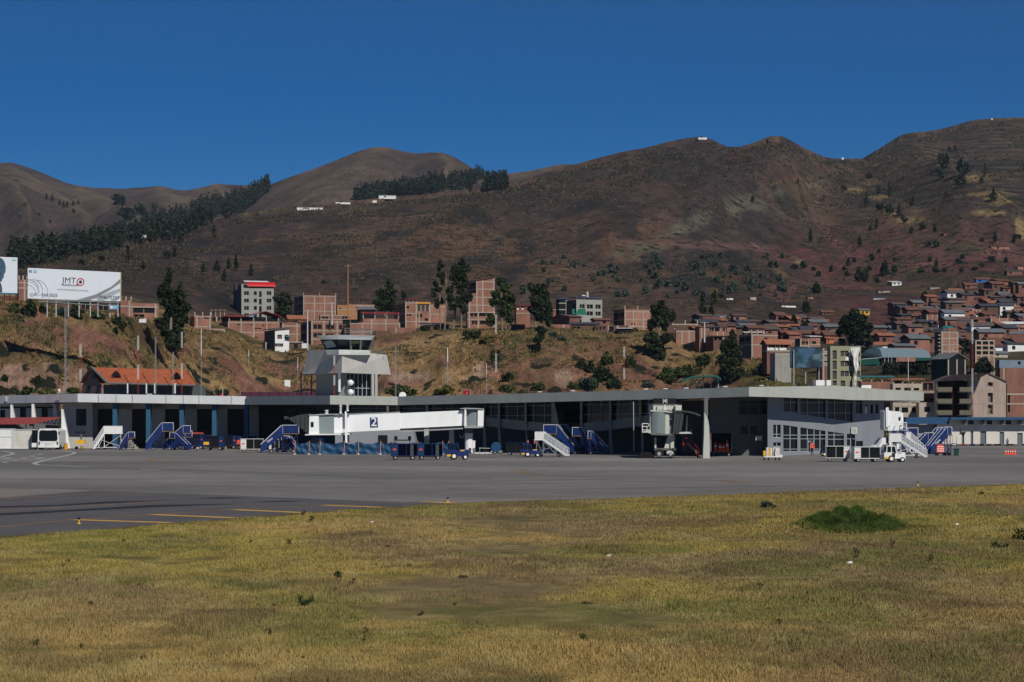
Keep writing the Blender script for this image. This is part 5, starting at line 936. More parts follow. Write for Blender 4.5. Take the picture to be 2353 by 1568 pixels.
# hose reel trailer
o=thing('hose_trailer','trailer with a large blue hose reel right of the bridge column','trailer',((tx(3,1950)-512)/F*300,300,0));MB().lathe((0.1,-.6,.85),[(.55,0),(.62,.05),(.35,.12),(.35,1.0),(.62,1.08),(.55,1.12)],18,'y').build('reel',mat('faded_blue_paint',(.01,.06,.16),.5,var=.3,scale=3),o);MB().box(-.5,.9,-.5,.5,.3,.4).build('chassis',WHITE,o);MB().bar((-2,0,.75),(-.4,0,.7),.05).bar((-1.9,0,.75),(-1.9,0,.3),.03).build('drawbar',BEIW,o)
for x in (.0,.7): wheel(o,x,-.5,.2,.12,STEEL);wheel(o,x,.5,.2,.12)
o=thing('tarpaulin_heap','crumpled grey sheet lying on the apron by the hose trailer','sheet',((tx(3,1790)-512)/F*303,303,0));mb=MB();rr_=random.Random(4)
for i in range(10):
    x=-.95+i*.2;mb.lathe((x,rr_.uniform(-.2,.2),0),[(.25,0),(.2,.08+rr_.random()*.06),(.05,.16+rr_.random()*.06)],7)
mb.build('sheet',mat('grey_sheet',(.45,.46,.48),.8),o)
# bus, light tower, barrel
o=thing('bus','white airport bus parked nose-out under the red shed roof','bus',((tx(1,650)-512)/F*341,341,0),R(4));k_=KZ/F*341;w2=140*k_;H=282*k_
MB().prism([(-w2,.35),(w2,.35),(w2*1.02,1.0),(w2*.98,H*.9),(w2*.8,H),(-w2*.8,H),(-w2*.98,H*.9),(-w2*1.02,1.0)],'y',0,9).build('body',WHITE,o)
MB().prism([(-w2*.78,1.25),(w2*.80,1.25),(w2*.88,1.5),(w2*.84,H*.86),(w2*.7,H*.93),(-w2*.72,H*.93),(-w2*.86,H*.86),(-w2*.88,1.5)],'y',-.06,0).build('windscreen',GLASS,o)
MB().prism([(-w2*.3,H*.92),(w2*.3,H*.92),(w2*.25,H*.98),(-w2*.25,H*.98)],'y',-.1,-.05).build('destination_box',WHITE,o);MB().box(-w2,w2,-.12,.02,.3,.62).build('bumper',WHITE,o)
for s_ in (-1,1):
    MB().box(s_*w2*.86-.1,s_*w2*.86+.1,-.05,0,.7,1.15).build('headlight',GLASS,o);MB().tube((s_*w2*.98,-.1,H*.85),(s_*w2*1.15,-.3,H*.75),.06).build('mirror',BLACK,o);wheel(o,s_*w2*.85,1.5,.42,.25).rotation_euler=(0,0,0)
MB().box(-w2-.9,-w2-.03,.6,9,.5,H*.93).build('side_glazing',GLASS,o);MB().box(-w2-.92,-w2-.03,.5,8.9,.35,.95).build('side_skirt',WHITE,o);MB().box(-w2*.3,w2*.3,-.07,-.0,.75,.95).build('number_plate',FASC,o)
o=thing('crowd_rail','thin steel barrier rail standing in front of the bus','barrier',((tx(1,665)-512)/F*340,340,0));mb=MB().bar((-1.7,0,.95),(1.9,0,.95),.03)
for x in (-1.65,-.5,.5,1.85): mb.bar((x,0,0),(x,0,.95),.03)
mb.build('rail',STEEL,o);MB().box(-1.75,-1.55,-.2,.2,0,.05).build('foot',STEEL,o)
o=thing('light_tower','yellow mobile lighting tower with folded lamps by the white hangar wall','light tower',((tx(1,1080)-512)/F*342,342,0));k_=KZ/F*342
MB().prism([(-65*k_,80*k_),(60*k_,80*k_),(62*k_,125*k_),(20*k_,132*k_),(-62*k_,120*k_)],'y',-.35,.35).build('generator_box',YEL,o);MB().tube((12*k_,0,.9),(12*k_,0,258*k_),.07).build('mast',BLACK,o);MB().tube((12*k_,0,145*k_),(12*k_,0,205*k_),.13).build('winch',SHADEW,o)
for x in (-45,-22,38,62): l=MB().lathe((x*k_,-.1,235*k_),[(.05,0),(.17,.05),(.19,.22)],10,'y').build('lamp',BLACK,o)
MB().bar((-50*k_,0,245*k_),(75*k_,0,240*k_),.03).build('lamp_bar',BLACK,o);wheel(o,-45*k_,-.35,.25,.14);wheel(o,25*k_,-.35,.25,.14,YEL)
o=thing('barrel','orange-yellow oil drum at the foot of the sloping white fin','drum',((tx(1,885)-512)/F*343,343,0));k_=KZ/F*343;MB().lathe((0,0,0),[(25*k_,0),(26*k_,.02),(25*k_,.3),(26.5*k_,.32),(25*k_,.34),(25*k_,.58),(26.5*k_,.6),(25*k_,.62),(25*k_,80*k_)],16).build('drum',mat('ochre_paint',(.62,.28,.02),.5),o);MB().lathe((0,0,80*k_),[(25.8*k_,0),(25.8*k_,.03),(23*k_,.03)],16).build('lid',SHADEW,o)
o=thing('pump_unit','light blue machine standing under the white stairs platform','machine',((tx(1,1395)-512)/F*343,343,0));MB().box(-.4,.4,-.3,.3,.15,.75).build('housing',mat('sky_blue_paint',(.03,.22,.42)),o);MB().lathe((0,0,.75),[(.2,0),(.2,.15),(.1,.2)],10).build('cap',mat('sky_blue_paint',(0,)*3),o);wheel(o,-.3,-.3,.15,.1);wheel(o,.3,-.3,.15,.1)
for x,y0,y1,lbl in ((1790,1050,1180,'pile of pale stone blocks beside the small blue stairs'),):
    o=thing('block_pile',lbl,'blocks',((tx(1,x)-512)/F*352,352,0));mb=MB()
    for i in range(4):
        for j in range(5-i): mb.box(-.75+j*.3+.02*i,-.48+j*.3,-.2,.2,i*.33,i*.33+.3)
    mb.build('blocks',mat('pale_stone',(.36,.33,.26)),o);MB().box(-.8,.9,-.3,.3,-.0,.03).build('pallet',BEIW,o)
# netting barrier
NET=mat('blue_netting',(.008,.055,.13),.6,var=.35,scale=2.2);TEAP=mat('orange_white_post',(.55,.22,.10),.7)
T=thing('netting_barrier','long sagging blue mesh barrier on striped posts below the jet bridge','barrier',(0,0,0))
xs=[(2,1610),(2,1800),(2,1945),(2,2270),(3,110),(3,405),(3,560),(3,900),(3,1240),(3,1320)];posts=[Vector(((tx(r,x)-512)/F*296,296,0)) for r,x in xs]
for i in range(len(posts)-1):
    a,b=posts[i],posts[i+1];mb=MB();N=14;M_=6;h=1.55
    def q(u,v): p=a.lerp(b,u/N);s=math.sin(math.pi*u/N);return (p.x,p.y+.07*math.sin(u*1.1+v*.9+i)+.09*math.sin(v*1.6+u*.35+i*2),.05+(h-.28*s)*v/M_)
    for u in range(N):
        for v in range(M_): mb.quad(q(u,v),q(u+1,v),q(u+1,v+1),q(u,v+1))
    mb.build('netting',NET,T,smooth=True)
for p in posts: o=MB().tube((p.x,p.y-.1,0),(p.x+.08,p.y-.1,1.68),.05).build('post',TEAP,T);MB().lathe((p.x,p.y-.1,0),[(.22,0),(.2,.08),(.06,.12)],10).build('base',BEIW,o)
# trestle and barrier bits behind carts
o=thing('trestle','dark trestle table with two small boxes behind the netting','trestle',P(tx(3,705),by(1108),306));MB().box(-1.1,1.1,-.1,.3,.22,.35).build('beam',DARK,o);
for x in (-.85,.9): MB().box(x-.2,x+.2,0,.3,.36,.8).build('box',SHADEW,o);MB().bar((x,.1,.22),(x,.1,-1.6),.05).build('leg',DARK,o)
# red stairs
o=thing('maintenance_stairs','red open steel steps beside the gate 4 bridge','steps',(0,0,0));REDS=mat('red_steel',(.38,.015,.01),.5);st=MB();r4=lambda x,y,d=0: P(tx(4,x),by(y),272+d)
for k in range(8):
    x,y=2170+k*24,1118+k*24;st2=MB();slab(st2,[(tx(4,x),by(y+6)),(tx(4,x+40),by(y+6)),(tx(4,x+40),by(y)),(tx(4,x),by(y))],272,0,.8);st2.build('step',mat('pale_tread',(.45,.42,.42)),o)
for d in (0,.85): st.bar(r4(2160,1120,d),r4(2345,1300,d),.05).bar(r4(2215,1050,d),r4(2350,1215,d),.035).bar(r4(2160,1120,d),r4(2160,1305,d),.04).bar(r4(2130,1050,d),r4(2130,1305,d),.035).bar(r4(2240,1080,d),r4(2240,1305,d),.03).bar(r4(2130,1050,d),r4(2215,1050,d),.035)
st.build('frame',REDS,o);mb=MB();slab(mb,[(tx(4,2120),by(1140)),(tx(4,2200),by(1140)),(tx(4,2200),by(1125)),(tx(4,2120),by(1125))],272,0,.9);mb.build('platform',REDS,o)
# cones etc
CN=mat('orange_cone',(.85,.085,.02),.5,var=.1)
def cone(label,px,Y,h,group,z=0):
    o=thing('traffic_cone',label,'traffic cone',((px-512)/F*Y,Y,z),0,group);MB().lathe((0,0,0),[(h*.20,.03),(h*.05,h)],12).build('body',CN,o);MB().box(-h*.26,h*.26,-h*.26,h*.26,0,.04).build('base',CN,o);MB().lathe((0,0,h*.5),[(h*.135,0),(h*.105,h*.18)],12).build('reflective_band',WHITE,o);return o
o=thing('trolley','low dark trolley loaded with orange cones in the shaded opening','trolley',((tx(5,280)-512)/F*283.5,283.5,0));MB().box(-1.3,1.2,-.4,.4,.42,.5).build('deck',BLUED,o);MB().box(-1.3,1.2,-.42,-.39,.47,.52).build('edge',DKY,o)
for x in (-.9,.9): wheel(o,x,-.35,.18,.12,STEEL);wheel(o,x,.35,.18,.12)
for i,(x,h) in enumerate(((208,1.15),(262,1.0),(280,.95),(315,1.0),(365,1.35))): cone(['leftmost cone on the dark trolley','second cone from the left on the dark trolley','middle cone on the dark trolley','fourth cone from the left on the dark trolley','tallest cone, at the right end of the dark trolley'][i],tx(5,x),283.5,h,'orange cones on the trolley',.5)
for i,x in enumerate((2105,2138,2172,2200,2232)): cone(['leftmost','second','middle','fourth','rightmost'][i] + ' of five orange cones lined up on the open apron at right',tx(6,x),gy(by(1272)),75*KZ/F*gy(by(1272)),'row of five cones on the apron')
for i,x in enumerate((40,130)): cone(('red cone standing on the left of the blue tractor','red cone standing on the right of the blue tractor')[i],tx(4,x),296,.45,'cones on the blue tractor',1.35)
o=thing('fire_extinguisher','red cone-shaped extinguisher cart at the foot of the red steps','extinguisher',((tx(4,2335)-512)/F*270,270,0));MB().lathe((0,0,.25),[(.14,0),(.16,.1),(.16,.6),(.05,.75)],12).build('cylinder',CN,o);MB().bar((0,.15,.1),(0,.2,1.05),.03).build('handle',BLACK,o);wheel(o,-.12,0,.1,.06);wheel(o,.12,0,.1,.06)
# road barriers in front of the service building
def jersey(label,x,w,m,Yb=372,legs=False):
    c=G(tx(6,x),by(1148)) ;k_=KZ/F*c.y;o=thing('road_barrier',label,'barrier',(c.x,c.y,0),0,'plastic road barriers before the service building');w2=w*k_/2
    MB().prism([(-w2,.0),(-w2*.35,0),(-w2*.3,.1),(w2*.3,.1),(w2*.35,0),(w2,0),(w2*.92,.42),(w2*.8,.55),(-w2*.8,.55),(-w2*.92,.42)],'y',-.2,.2).build('body',m,o);sl=MB()
    for q in (-.4,0,.4): sl.box(w2*q-.05,w2*q+.05,-.215,-.19,.22,.38)
    sl.build('slot',DARK,o)
RB=mat('red_plastic',(.50,.02,.02),.5)
jersey('red plastic barrier below the left door of the white service building',1532,50,RB);jersey('white plastic barrier between the left two red ones',1662,55,WHITE);jersey('small red barrier below the wide grey door',1783,55,RB);jersey('white plastic barrier in front of the wide grey door',1882,60,WHITE);jersey('wide red barrier under the middle door',1998,85,RB);jersey('wide red barrier beside the person in blue',2165,85,RB);jersey('red barrier at the right edge of the picture',2360,60,RB)
o=thing('sign_box','small white sign box on the ground right of the long blue stairs','sign',(*G(tx(6,1410),by(1148)).xy,0));MB().box(-.3,.3,-.1,.1,.05,.55).build('panel',WHITE,o);mb=MB();mb.box(-.18,-.12,-.12,-.1,.1,.4).box(.08,.14,-.12,-.1,.1,.4);mb.build('slot',DARK,o)
o=thing('waste_bin','dark green wheeled bin standing right of the long blue stairs','bin',(*G(tx(6,1445),by(1288)).xy,0));MB().prism([(-.22,.06),(.22,.06),(.28,.78),(-.28,.78)],'y',-.25,.25).build('body',mat('green_bin_plastic',(.005,.05,.04),.5),o);MB().box(-.3,.3,-.28,.28,.78,.86).build('lid',mat('green_bin_plastic',(0,)*3),o);wheel(o,-.18,.2,.1,.06);wheel(o,.18,.2,.1,.06)
o=thing('platform_ladder','dark steel platform ladder between the long blue stairs and the green bin','ladder',(*G(tx(6,1390),by(1288)).xy,0));mb=MB().bar((-.7,0,0),(.05,0,1.45),.03).bar((-.7,.5,0),(.05,.5,1.45),.03).bar((.5,0,0),(.5,0,1.45),.03).bar((0,0,1.45),(.5,0,1.45),.04).bar((.5,0,1.45),(.5,0,2.3),.025).bar((.05,0,1.45),(.05,0,2.2),.025)
for k in range(6): mb.bar((-.7+.12*k,0,.2+k*.23),(-.7+.12*k,.5,.2+k*.23),.025)
mb.build('frame',BLUED,o);MB().box(0,.5,0,.5,1.42,1.48).build('platform',BLUED,o)
o=thing('pump_trailer','red and white pump trailer under the long blue stairs at right','trailer',(*G(tx(6,1225),by(1285)).xy,0));MB().prism([(-.45,.4),(.4,.4),(.45,.9),(.2,1.35),(-.3,1.35),(-.45,1.0)],'y',-.35,.35).build('body',CN,o);mb=MB();[mb.box(-.42,.42,-.37,-.35,.5+k*.26,.6+k*.26) for k in range(3)];mb.build('stripe',WHITE,o);MB().box(-.7,1.3,-.3,.3,.28,.38).build('chassis',BLUED,o)
for x in (-.4,.5,1.1): wheel(o,x,-.3,.2,.12);wheel(o,x,.3,.2,.12)
# taxiway edge lights
for px,yb_,h,lbl in ((79,478+0,40,'tall yellow taxiway edge light nearest the grass at left'),(448,0,0,'yellow taxiway edge light at mid field'),(918,0,0,'small yellow edge light far right beside the taxiway')):
    yy_={79: gyy(520),448: gyy(378),918: gyy(268)}[px];c=G(px if px!=448 else gx(2,702),yy_);k={79: 6.7,448: 5,918: 4.2}[px]/F*c.y
    o=thing('edge_light',lbl,'runway light',(c.x,c.y,0));MB().lathe((0,0,0),[(.10,0),(.09,.02),(.04,.03)],12).build('base',YEL,o);MB().tube((0,0,.02),(0,0,k*.7),.028).build('stem',YEL,o);MB().lathe((0,0,k*.68),[(.05,0),(.075,.03),(.075,k*.2),(.04,k*.3)],12).build('lens',BLUED,o)
# ================================================================ PEOPLE
def person(label,px,Y,h,top_m,leg_m,head_m,pose=0,rz=0):
    o=thing('person',label,'person',((px-512)/F*Y,Y,0),rz)
    J = [(0, 0, .52), (0, 0, .62), (0, 0, .76), (0, 0, .84), (0, 0, .875), (0, -.01, .93), (0, -.01, .985),      # pelvis spine neck head
         (-.11,0,.80),(-.14,.0,.64),(-.13,-.04,.50),(-.12,-.06,.45),(.11,0,.80),(.15,.0,.64),(.13,-.06,.51),(.12,-.08,.46),
         (-.055,0,.50),(-.06,-.02-.03*pose,.27),(-.065,.02+.05*pose,.04),(-.065,-.07+.05*pose,.02),(.055,0,.50),(.065,-.02+.03*pose,.27),(.07,.01-.07*pose,.04),(.07,-.08-.07*pose,.02)]
    Ed=[(0,1),(1,2),(2,3),(3,4),(4,5),(5,6),(3,7),(7,8),(8,9),(9,10),(3,11),(11,12),(12,13),(13,14),(0,15),(15,16),(16,17),(17,18),(0,19),(19,20),(20,21),(21,22)]
    rad=[.075,.072,.085,.07,.034,.052,.040,.045,.034,.026,.02,.045,.034,.026,.02,.055,.042,.030,.026,.055,.042,.030,.026]
    me=bpy.data.meshes.new('body');me.from_pydata([(a*h,b*h,c*h) for a,b,c in J],Ed,[]);b_=bpy.data.objects.new('body',me);scene.collection.objects.link(b_);sk_=b_.modifiers.new('s','SKIN')
    for i,v in enumerate(me.skin_vertices[0].data): v.radius=(rad[i]*h,rad[i]*h*(.75 if i<4 else 1));v.use_root=(i==0)
    ss=b_.modifiers.new('ss','SUBSURF');ss.levels=1;dg=bpy.context.evaluated_depsgraph_get();m2=bpy.data.meshes.new_from_object(b_.evaluated_get(dg));bpy.data.objects.remove(b_)
    m2.materials.clear()
    for m in (top_m,leg_m,SKIN): m2.materials.append(m)
    for p in m2.polygons: z=p.center.z/h;p.material_index=2 if z>.86 else (1 if z<.52 and abs(p.center.x)<.115*h else 0);p.use_smooth=True
    bo=bpy.data.objects.new('body',m2);scene.collection.objects.link(bo);bo.parent=o
    MB().lathe((0,-.01*h,.94*h),[(.062*h,0),(.064*h,.02*h),(.045*h,.055*h),(.01*h,.065*h)],12).build('cap',head_m,o)
    MB().box(-.085*h,.085*h,-.075*h,-.06*h,.70*h,.72*h).build('reflective_strip',TRIM,o)
SKIN=mat('skin',(.18,.09,.06),.7);VEST=mat('orange_vest',(.85,.10,.03),.7);NAV=mat('dark_trousers',(.012,.014,.025),.9);BLS=mat('blue_shirt',(.02,.06,.25),.8)
person('person in an orange vest and dark trousers walking past the glazed terminal door',tx(5,1508),gy(by(1283)),1.70,VEST,NAV,NAV,1)
person('worker in an orange vest standing between the blue baggage carts by the hangar',tx(2,853),336,1.62,VEST,NAV,NAV,.3)
person('distant person in blue standing by the red barriers of the service building',tx(6,2130),372,1.05*1.3,BLS,NAV,NAV,.2)
# ================================================================ TOWN
ROOFM={'rust': mat('rust_sheet_roof',(.135,.062,.045),.8,var=.25,scale=.6),'tile': mat('terracotta_roof',(.27,.105,.06),.85,var=.2,scale=.8),'red': mat('bright_red_roof',(.50,.015,.02),.5,var=.08),'dred': mat('crimson_roof',(.24,.012,.02),.6,var=.12),'grey': mat('grey_sheet_roof',(.13,.145,.16),.6,var=.2),'white': mat('white_sheet_roof',(.62,.64,.66),.6),'teal': mat('teal_sheet_roof',(.015,.13,.14),.6,var=.15),'blue': mat('blue_sheet_roof',(.02,.10,.24),.6,var=.25),'yellow': mat('ochre_translucent_roof',(.55,.26,.02),.6),'brown': mat('brown_sheet_roof',(.10,.075,.07),.8,var=.2),'dark': mat('dark_sheet_roof',(.05,.055,.07),.7,var=.2)}
OCH=mat('ochre_plaster',(.34,.17,.075),.9,var=.1);GREYB=mat('grey_block_wall',(.30,.31,.29),.95,var=.1,scale=.5,dirt=.06);SHADEG=mat('shaded_grey_render',(.09,.095,.11),.9);OLIVE=mat('olive_plaster',(.27,.27,.18),.9,var=.07);WHW=mat('white_plaster',(.70,.71,.70),.8,var=.05,dirt=.04);ADOBE=mat('adobe_wall',(.115,.068,.052),.95,var=.2,scale=.5);BLUW=mat('blue_plaster',(.03,.13,.36),.8,var=.1)  # dark grey render paints in shade on the houses' left sides
def house(label,r,zs,za,z1,ztop,zbase,wall,lines=(),cols=(),wins=(),swins=(),roof=('flat','grey',0),Y=None,th=20,name='brick_house',cat='house',side=None,loY=None,group=None,oy=250,winm=None,slines=True,hollow=False,fm=None):
    tyy=lambda z: oy+z*KZ
    pa,ps,p1=tx(r,za),tx(r,zs),tx(r,z1);top=ztop if isinstance(ztop,tuple) else (ztop,ztop)
    Y=Y or solveY(pa,tyy(zbase),loY or 430);th_=R(th);c,s=math.cos(th_),math.sin(th_);Ax=(pa-512)/F*Y
    wl=lambda px: ((px-512)/F*Y-Ax)/(c-(px-512)/F*s)
    W=wl(p1);k0=(ps-512)/F;D=(Ax-k0*Y)/(s+k0*c) if za-zs>3 else 7.0;D=max(2.5,min(D,40))
    dl=lambda px: (Ax-(px-512)/F*Y)/(s+(px-512)/F*c)
    z0=CH+(HY-tyy(zbase))/F*Y;zh=lambda py,w_=0,d=0: CH+(HY-py)/F*(Y+w_*s+d*c)-z0
    H0,H1=zh(tyy(top[0])),zh(tyy(top[1]),W);H=max(H0,H1)
    o=thing(name,label,cat,(Ax,Y,z0),th_,group);BASE=-4.0
    holes=[];hin=[]
    for x0,x1,y0,y1 in wins: a,b=wl(tx(r,x0)),wl(tx(r,x1));h=(a,b,zh(tyy(y1),(a+b)/2),zh(tyy(y0),(a+b)/2));holes.append(h)
    sh=[]
    for x0,x1,y0,y1 in swins: a,b=dl(tx(r,x1)),dl(tx(r,x0));sh.append((a,b,zh(tyy(y1),0,(a+b)/2),zh(tyy(y0),0,(a+b)/2)))
    m=MB()
    if H0==H1 or abs(H0-H1)<.3:
        m.facade((0,0,0),(1,0,0),(0,-1,0),W,H,holes,.3,BASE)
    else:
        hm=min(H0,H1)-.02;m.facade((0,0,0),(1,0,0),(0,-1,0),W,hm,[h for h in holes if h[3]<hm],.3,BASE);m.add([(0,0,hm),(W,0,hm),(W,0,H1),(0,0,H0)],[(0,1,2,3)])
    m.build('wall',wall,o);m=MB();m.facade((0,D,0),(0,-1,0),(-1,0,0),D,H0,[(D-h[1],D-h[0],h[2],h[3]) for h in sh],.3,BASE)
    m.quad((W,0,BASE),(W,D,BASE),(W,D,H1),(W,0,H1)).quad((W,D,BASE),(0,D,BASE),(0,D,H0),(W,D,H1)).build('side_wall',side or wall,o)  # darker side colours put the shade of left faces into the paint
    if roof[0] != 'open': MB().quad((0,0,H0-.06),(W,0,H1-.06),(W,D,H1-.06),(0,D,H0-.06)).build('roof_slab',FRAMEC,o)
    for h in holes:
        wn=MB().quad((h[0],.28,h[2]),(h[1],.28,h[2]),(h[1],.28,h[3]),(h[0],.28,h[3])).build('window',winm or GLASS,o)
        if (h[1]-h[0])>1.3 and name != 'concrete_skeleton': MB().box((h[0]+h[1])/2-.05,(h[0]+h[1])/2+.05,.2,.27,h[2],h[3]).build('window_frame',FRAMEC,wn)
    for h in sh: MB().quad((.28,h[0],h[2]),(.28,h[1],h[2]),(.28,h[1],h[3]),(.28,h[0],h[3])).build('window',winm or GLASS,o)
    f=MB();fw=.17
    for zy in lines: z=zh(tyy(zy));f.box(-.04,W+.04,-.05,-.003,z-fw*.8,z+fw*.8);slines and f.box(-.05,-.003,-.04,D,z-fw*.8,z+fw*.8)
    for zx in cols: u=wl(tx(r,zx));Hu=H0+(H1-H0)*u/W;f.box(u-fw,u+fw,-.056,-.004,BASE,Hu-.005)
    if lines or cols: f.build('concrete_frame',fm or FRAMEC,o)
    rt,rc,rh=roof;rm=ROOFM[rc];rh=rh*KZ/F*Y;e=.35
    if rt == 'gable':      # ridge along the front
        hh=H;q=MB();a=[(-e,-e,hh-.1),(W+e,-e,hh-.1),(W+e,D/2,hh+rh),(-e,D/2,hh+rh),(W+e,D+e,hh-.1),(-e,D+e,hh-.1)]
        q.add(a+[(x,y,z+.12) for x,y,z in a],[(0,3,2,1),(3,5,4,2),(6,7,8,9),(9,8,10,11),(0,1,7,6),(0,6,9,3),(3,9,11,5),(1,2,8,7),(2,4,10,8)]);q.build('roof',rm,o);g=MB();g.add([(0,0,H0),(0,D,H0),(0,D/2,H0+rh)],[(0,1,2)]).add([(W,0,H0),(W,D,H0),(W,D/2,H0+rh)],[(0,1,2)]);g.build('gable',side or wall,o)
    elif rt == 'gablef':   # gable end to the front
        hh=H;q=MB();a=[(-e,-e,hh-.1),(W/2,-e,hh+rh),(W+e,-e,hh-.1),(-e,D+e,hh-.1),(W/2,D+e,hh+rh),(W+e,D+e,hh-.1)]
        q.add(a+[(x,y,z+.14) for x,y,z in a],[(0,1,4,3),(1,2,5,4),(6,9,10,7),(7,10,11,8),(0,6,7,1),(1,7,8,2),(0,3,9,6)]);q.build('roof',rm,o);MB().add([(0,-.003,H),(W,-.003,H),(W/2,-.003,H+rh)],[(0,1,2)]).build('gable',wall,o)
    elif rt == 'shed': MB().hexa([(-e,-e,H0),(W+e,-e,H1),(W+e,D+e,H1+rh),(-e,D+e,H0+rh),(-e,-e,H0+.12),(W+e,-e,H1+.12),(W+e,D+e,H1+rh+.12),(-e,D+e,H0+rh+.12)]).build('roof',rm,o)
    elif rt == 'posts':    # raised sheet roof on posts over the top storey
        for u in (0.1,W/3,2*W/3,W-.1): MB().box(u-.12,u+.12,.05,.3,H,H+rh).build('post',FRAMEC,o)
        MB().hexa([(-e,-e,H+rh*.8),(W+e,-e,H+rh*.8),(W+e,D*.7,H+rh),(-e,D*.7,H+rh),(-e,-e,H+rh*.8+.12),(W+e,-e,H+rh*.8+.12),(W+e,D*.7,H+rh+.12),(-e,D*.7,H+rh+.12)]).build('roof',rm,o)
    elif rt == 'rebar':
        for u in (0.1,W/2,W-.1): MB().box(u-.14,u+.14,.02,.3,H,H+.9).build('column_stub',FRAMEC,o)
    return o
BR=BRICKC
Hs=house
# --- along the bluff, left to right
Hs('brick house between the two big billboards at the far left',1,235,250,372,400,640,BR[1],(440,510),(330,),roof=('rebar','grey',0),Y=520,side=SHADEG)
Hs('low unfinished brick house right of the big white billboard',1,1590,1620,1770,680,905,BR[1],(755,),(1740,),roof=('rebar','grey',0),Y=530)
Hs('open-sided brick yard house with dark veranda right of the billboard',1,1755,1770,2130,720,915,BR[0],(765,),(1765,2090),wins=((1790,2080,775,845),(1800,1940,865,905)),roof=('flat','grey',0),Y=533,winm=DARK)
Hs('dark building in shade just behind the billboard legs',1,520,640,1590,700,860,ADOBE,(),(),wins=((1100,1200,720,800),(1330,1450,730,820)),roof=('shed','teal',-12),Y=533,winm=DARK)
Hs('brick house with slit windows left of the long brick block',2,200,262,482,885,1045,BR[0],(895,1030),(295,470),wins=((395,462,908,925),(300,325,905,915),(420,460,1022,1036)),roof=('rebar','grey',0))
Hs('low brick yard wall house on the crest left of the long brick block',2,180,380,668,1058,1140,BR[2],(1068,),(660,),roof=('flat','grey',0),Y=615)
Hs('open shed with a rusty gable roof over brick behind the slit-window house',2,415,485,672,895,1010,BR[3],(),(560,),wins=((500,545,905,960),(575,650,905,950)),roof=('posts','rust',95),Y=700,winm=DARK)
Hs('five-storey grey concrete block with bright red arched roof',2,787,893,1328,515,905,GREYB,(),(),wins=tuple((a,b,y,y+(50 if w else 78)) for y in (555,655,755,852) for a,b,w in ((930,993,1),(1060,1100,1),(1130,1165,0),(1233,1295,1))),swins=tuple((790,812,y,y+85) for y in (460,560,660,760)),side=SHADEG,Y=900,name='apartment_block',cat='apartment block',winm=DARK,th=15)
o=bpy.data.objects['apartment_block'];Y=900;k_=KZ/F*Y
MB().facade((0,-.002,0),(1,0,0),(0,-1,0),100*k_,390*k_+60*k_,[(27*k_,92*k_,395*k_,443*k_)],.3,390*k_).build('roof_room',GREYB,o);MB().box(27*k_,92*k_,.3,.35,395*k_,443*k_).build('window',DARK,o);MB().box(0.01,98*k_,.4,9,390*k_,448*k_).build('roof_room_body',SHADEG,o)
q=MB();n=10;W_=445*k_
for i in range(n):
    a0,a1=math.pi*.5*i/n,math.pi*.5*(i+1)/n;f_=lambda a: (3.5-4.2*math.cos(a),415*k_+65*k_*math.sin(a))
    (y0,z0_),(y1,z1_)=f_(a0),f_(a1);q.hexa([(75*k_,y0,z0_),(W_+10*k_,y0,z0_),(W_+10*k_,y1,z1_),(75*k_,y1,z1_),(75*k_,y0,z0_+.15),(W_+10*k_,y0,z0_+.15),(W_+10*k_,y1,z1_+.15),(75*k_,y1,z1_+.15)])
q.build('red_roof',ROOFM['red'],o);MB().box(95*k_,W_-5*k_,.5,8,390*k_,415*k_).build('terrace_screen',DARK,o);MB().hexa([(65*k_,4,483*k_),(400*k_,4,480*k_),(400*k_,8,500*k_),(65*k_,8,505*k_),(65*k_,4,490*k_),(400*k_,4,487*k_),(400*k_,8,510*k_),(65*k_,8,512*k_)]).build('skylight',ROOFM['white'],o)
Hs('three-storey brick building with pale concrete grid right of the grey block',2,1602,1725,2165,614,905,BR[0],(618,715,820),(1730,1875,2012,2155),swins=((1612,1632,640,670),(1670,1700,640,670),(1612,1635,738,785),(1670,1700,735,775),(1612,1635,838,878),(1670,1700,835,870)),roof=('rebar','grey',0),Y=850,winm=DARK)
Hs('long four-storey brick block with dark gabled shelter on top',2,592,715,1430,962,1340,BR[0],(972,1105,1235),(720,890,1060,1235,1415),wins=((832,875,995,1008),(1010,1042,1000,1012),(1172,1200,1003,1018),(830,875,1118,1130),(1070,1160,1048,1062),(1070,1115,1170,1183)),roof=('open','grey',0),Y=660,name='brick_block',cat='building')
o=bpy.data.objects['brick_block'];k_=KZ/F*660;hb_=378*k_
for u in (10,170,345,520,690): MB().box(u*k_,u*k_+.3,.1,.4,hb_,hb_+70*k_).build('post',FRAMEC,o)
a=[(235,75),(515,140),(735,72)];q=MB()
for (x0,y0),(x1,y1) in zip(a[:-1],a[1:]): q.hexa([(x0*k_,-.6,hb_+y0*k_),(x1*k_,-.6,hb_+y1*k_),(x1*k_,8,hb_+y1*k_),(x0*k_,8,hb_+y0*k_),(x0*k_,-.6,hb_+y0*k_+.15),(x1*k_,-.6,hb_+y1*k_+.15),(x1*k_,8,hb_+y1*k_+.15),(x0*k_,8,hb_+y0*k_+.15)])
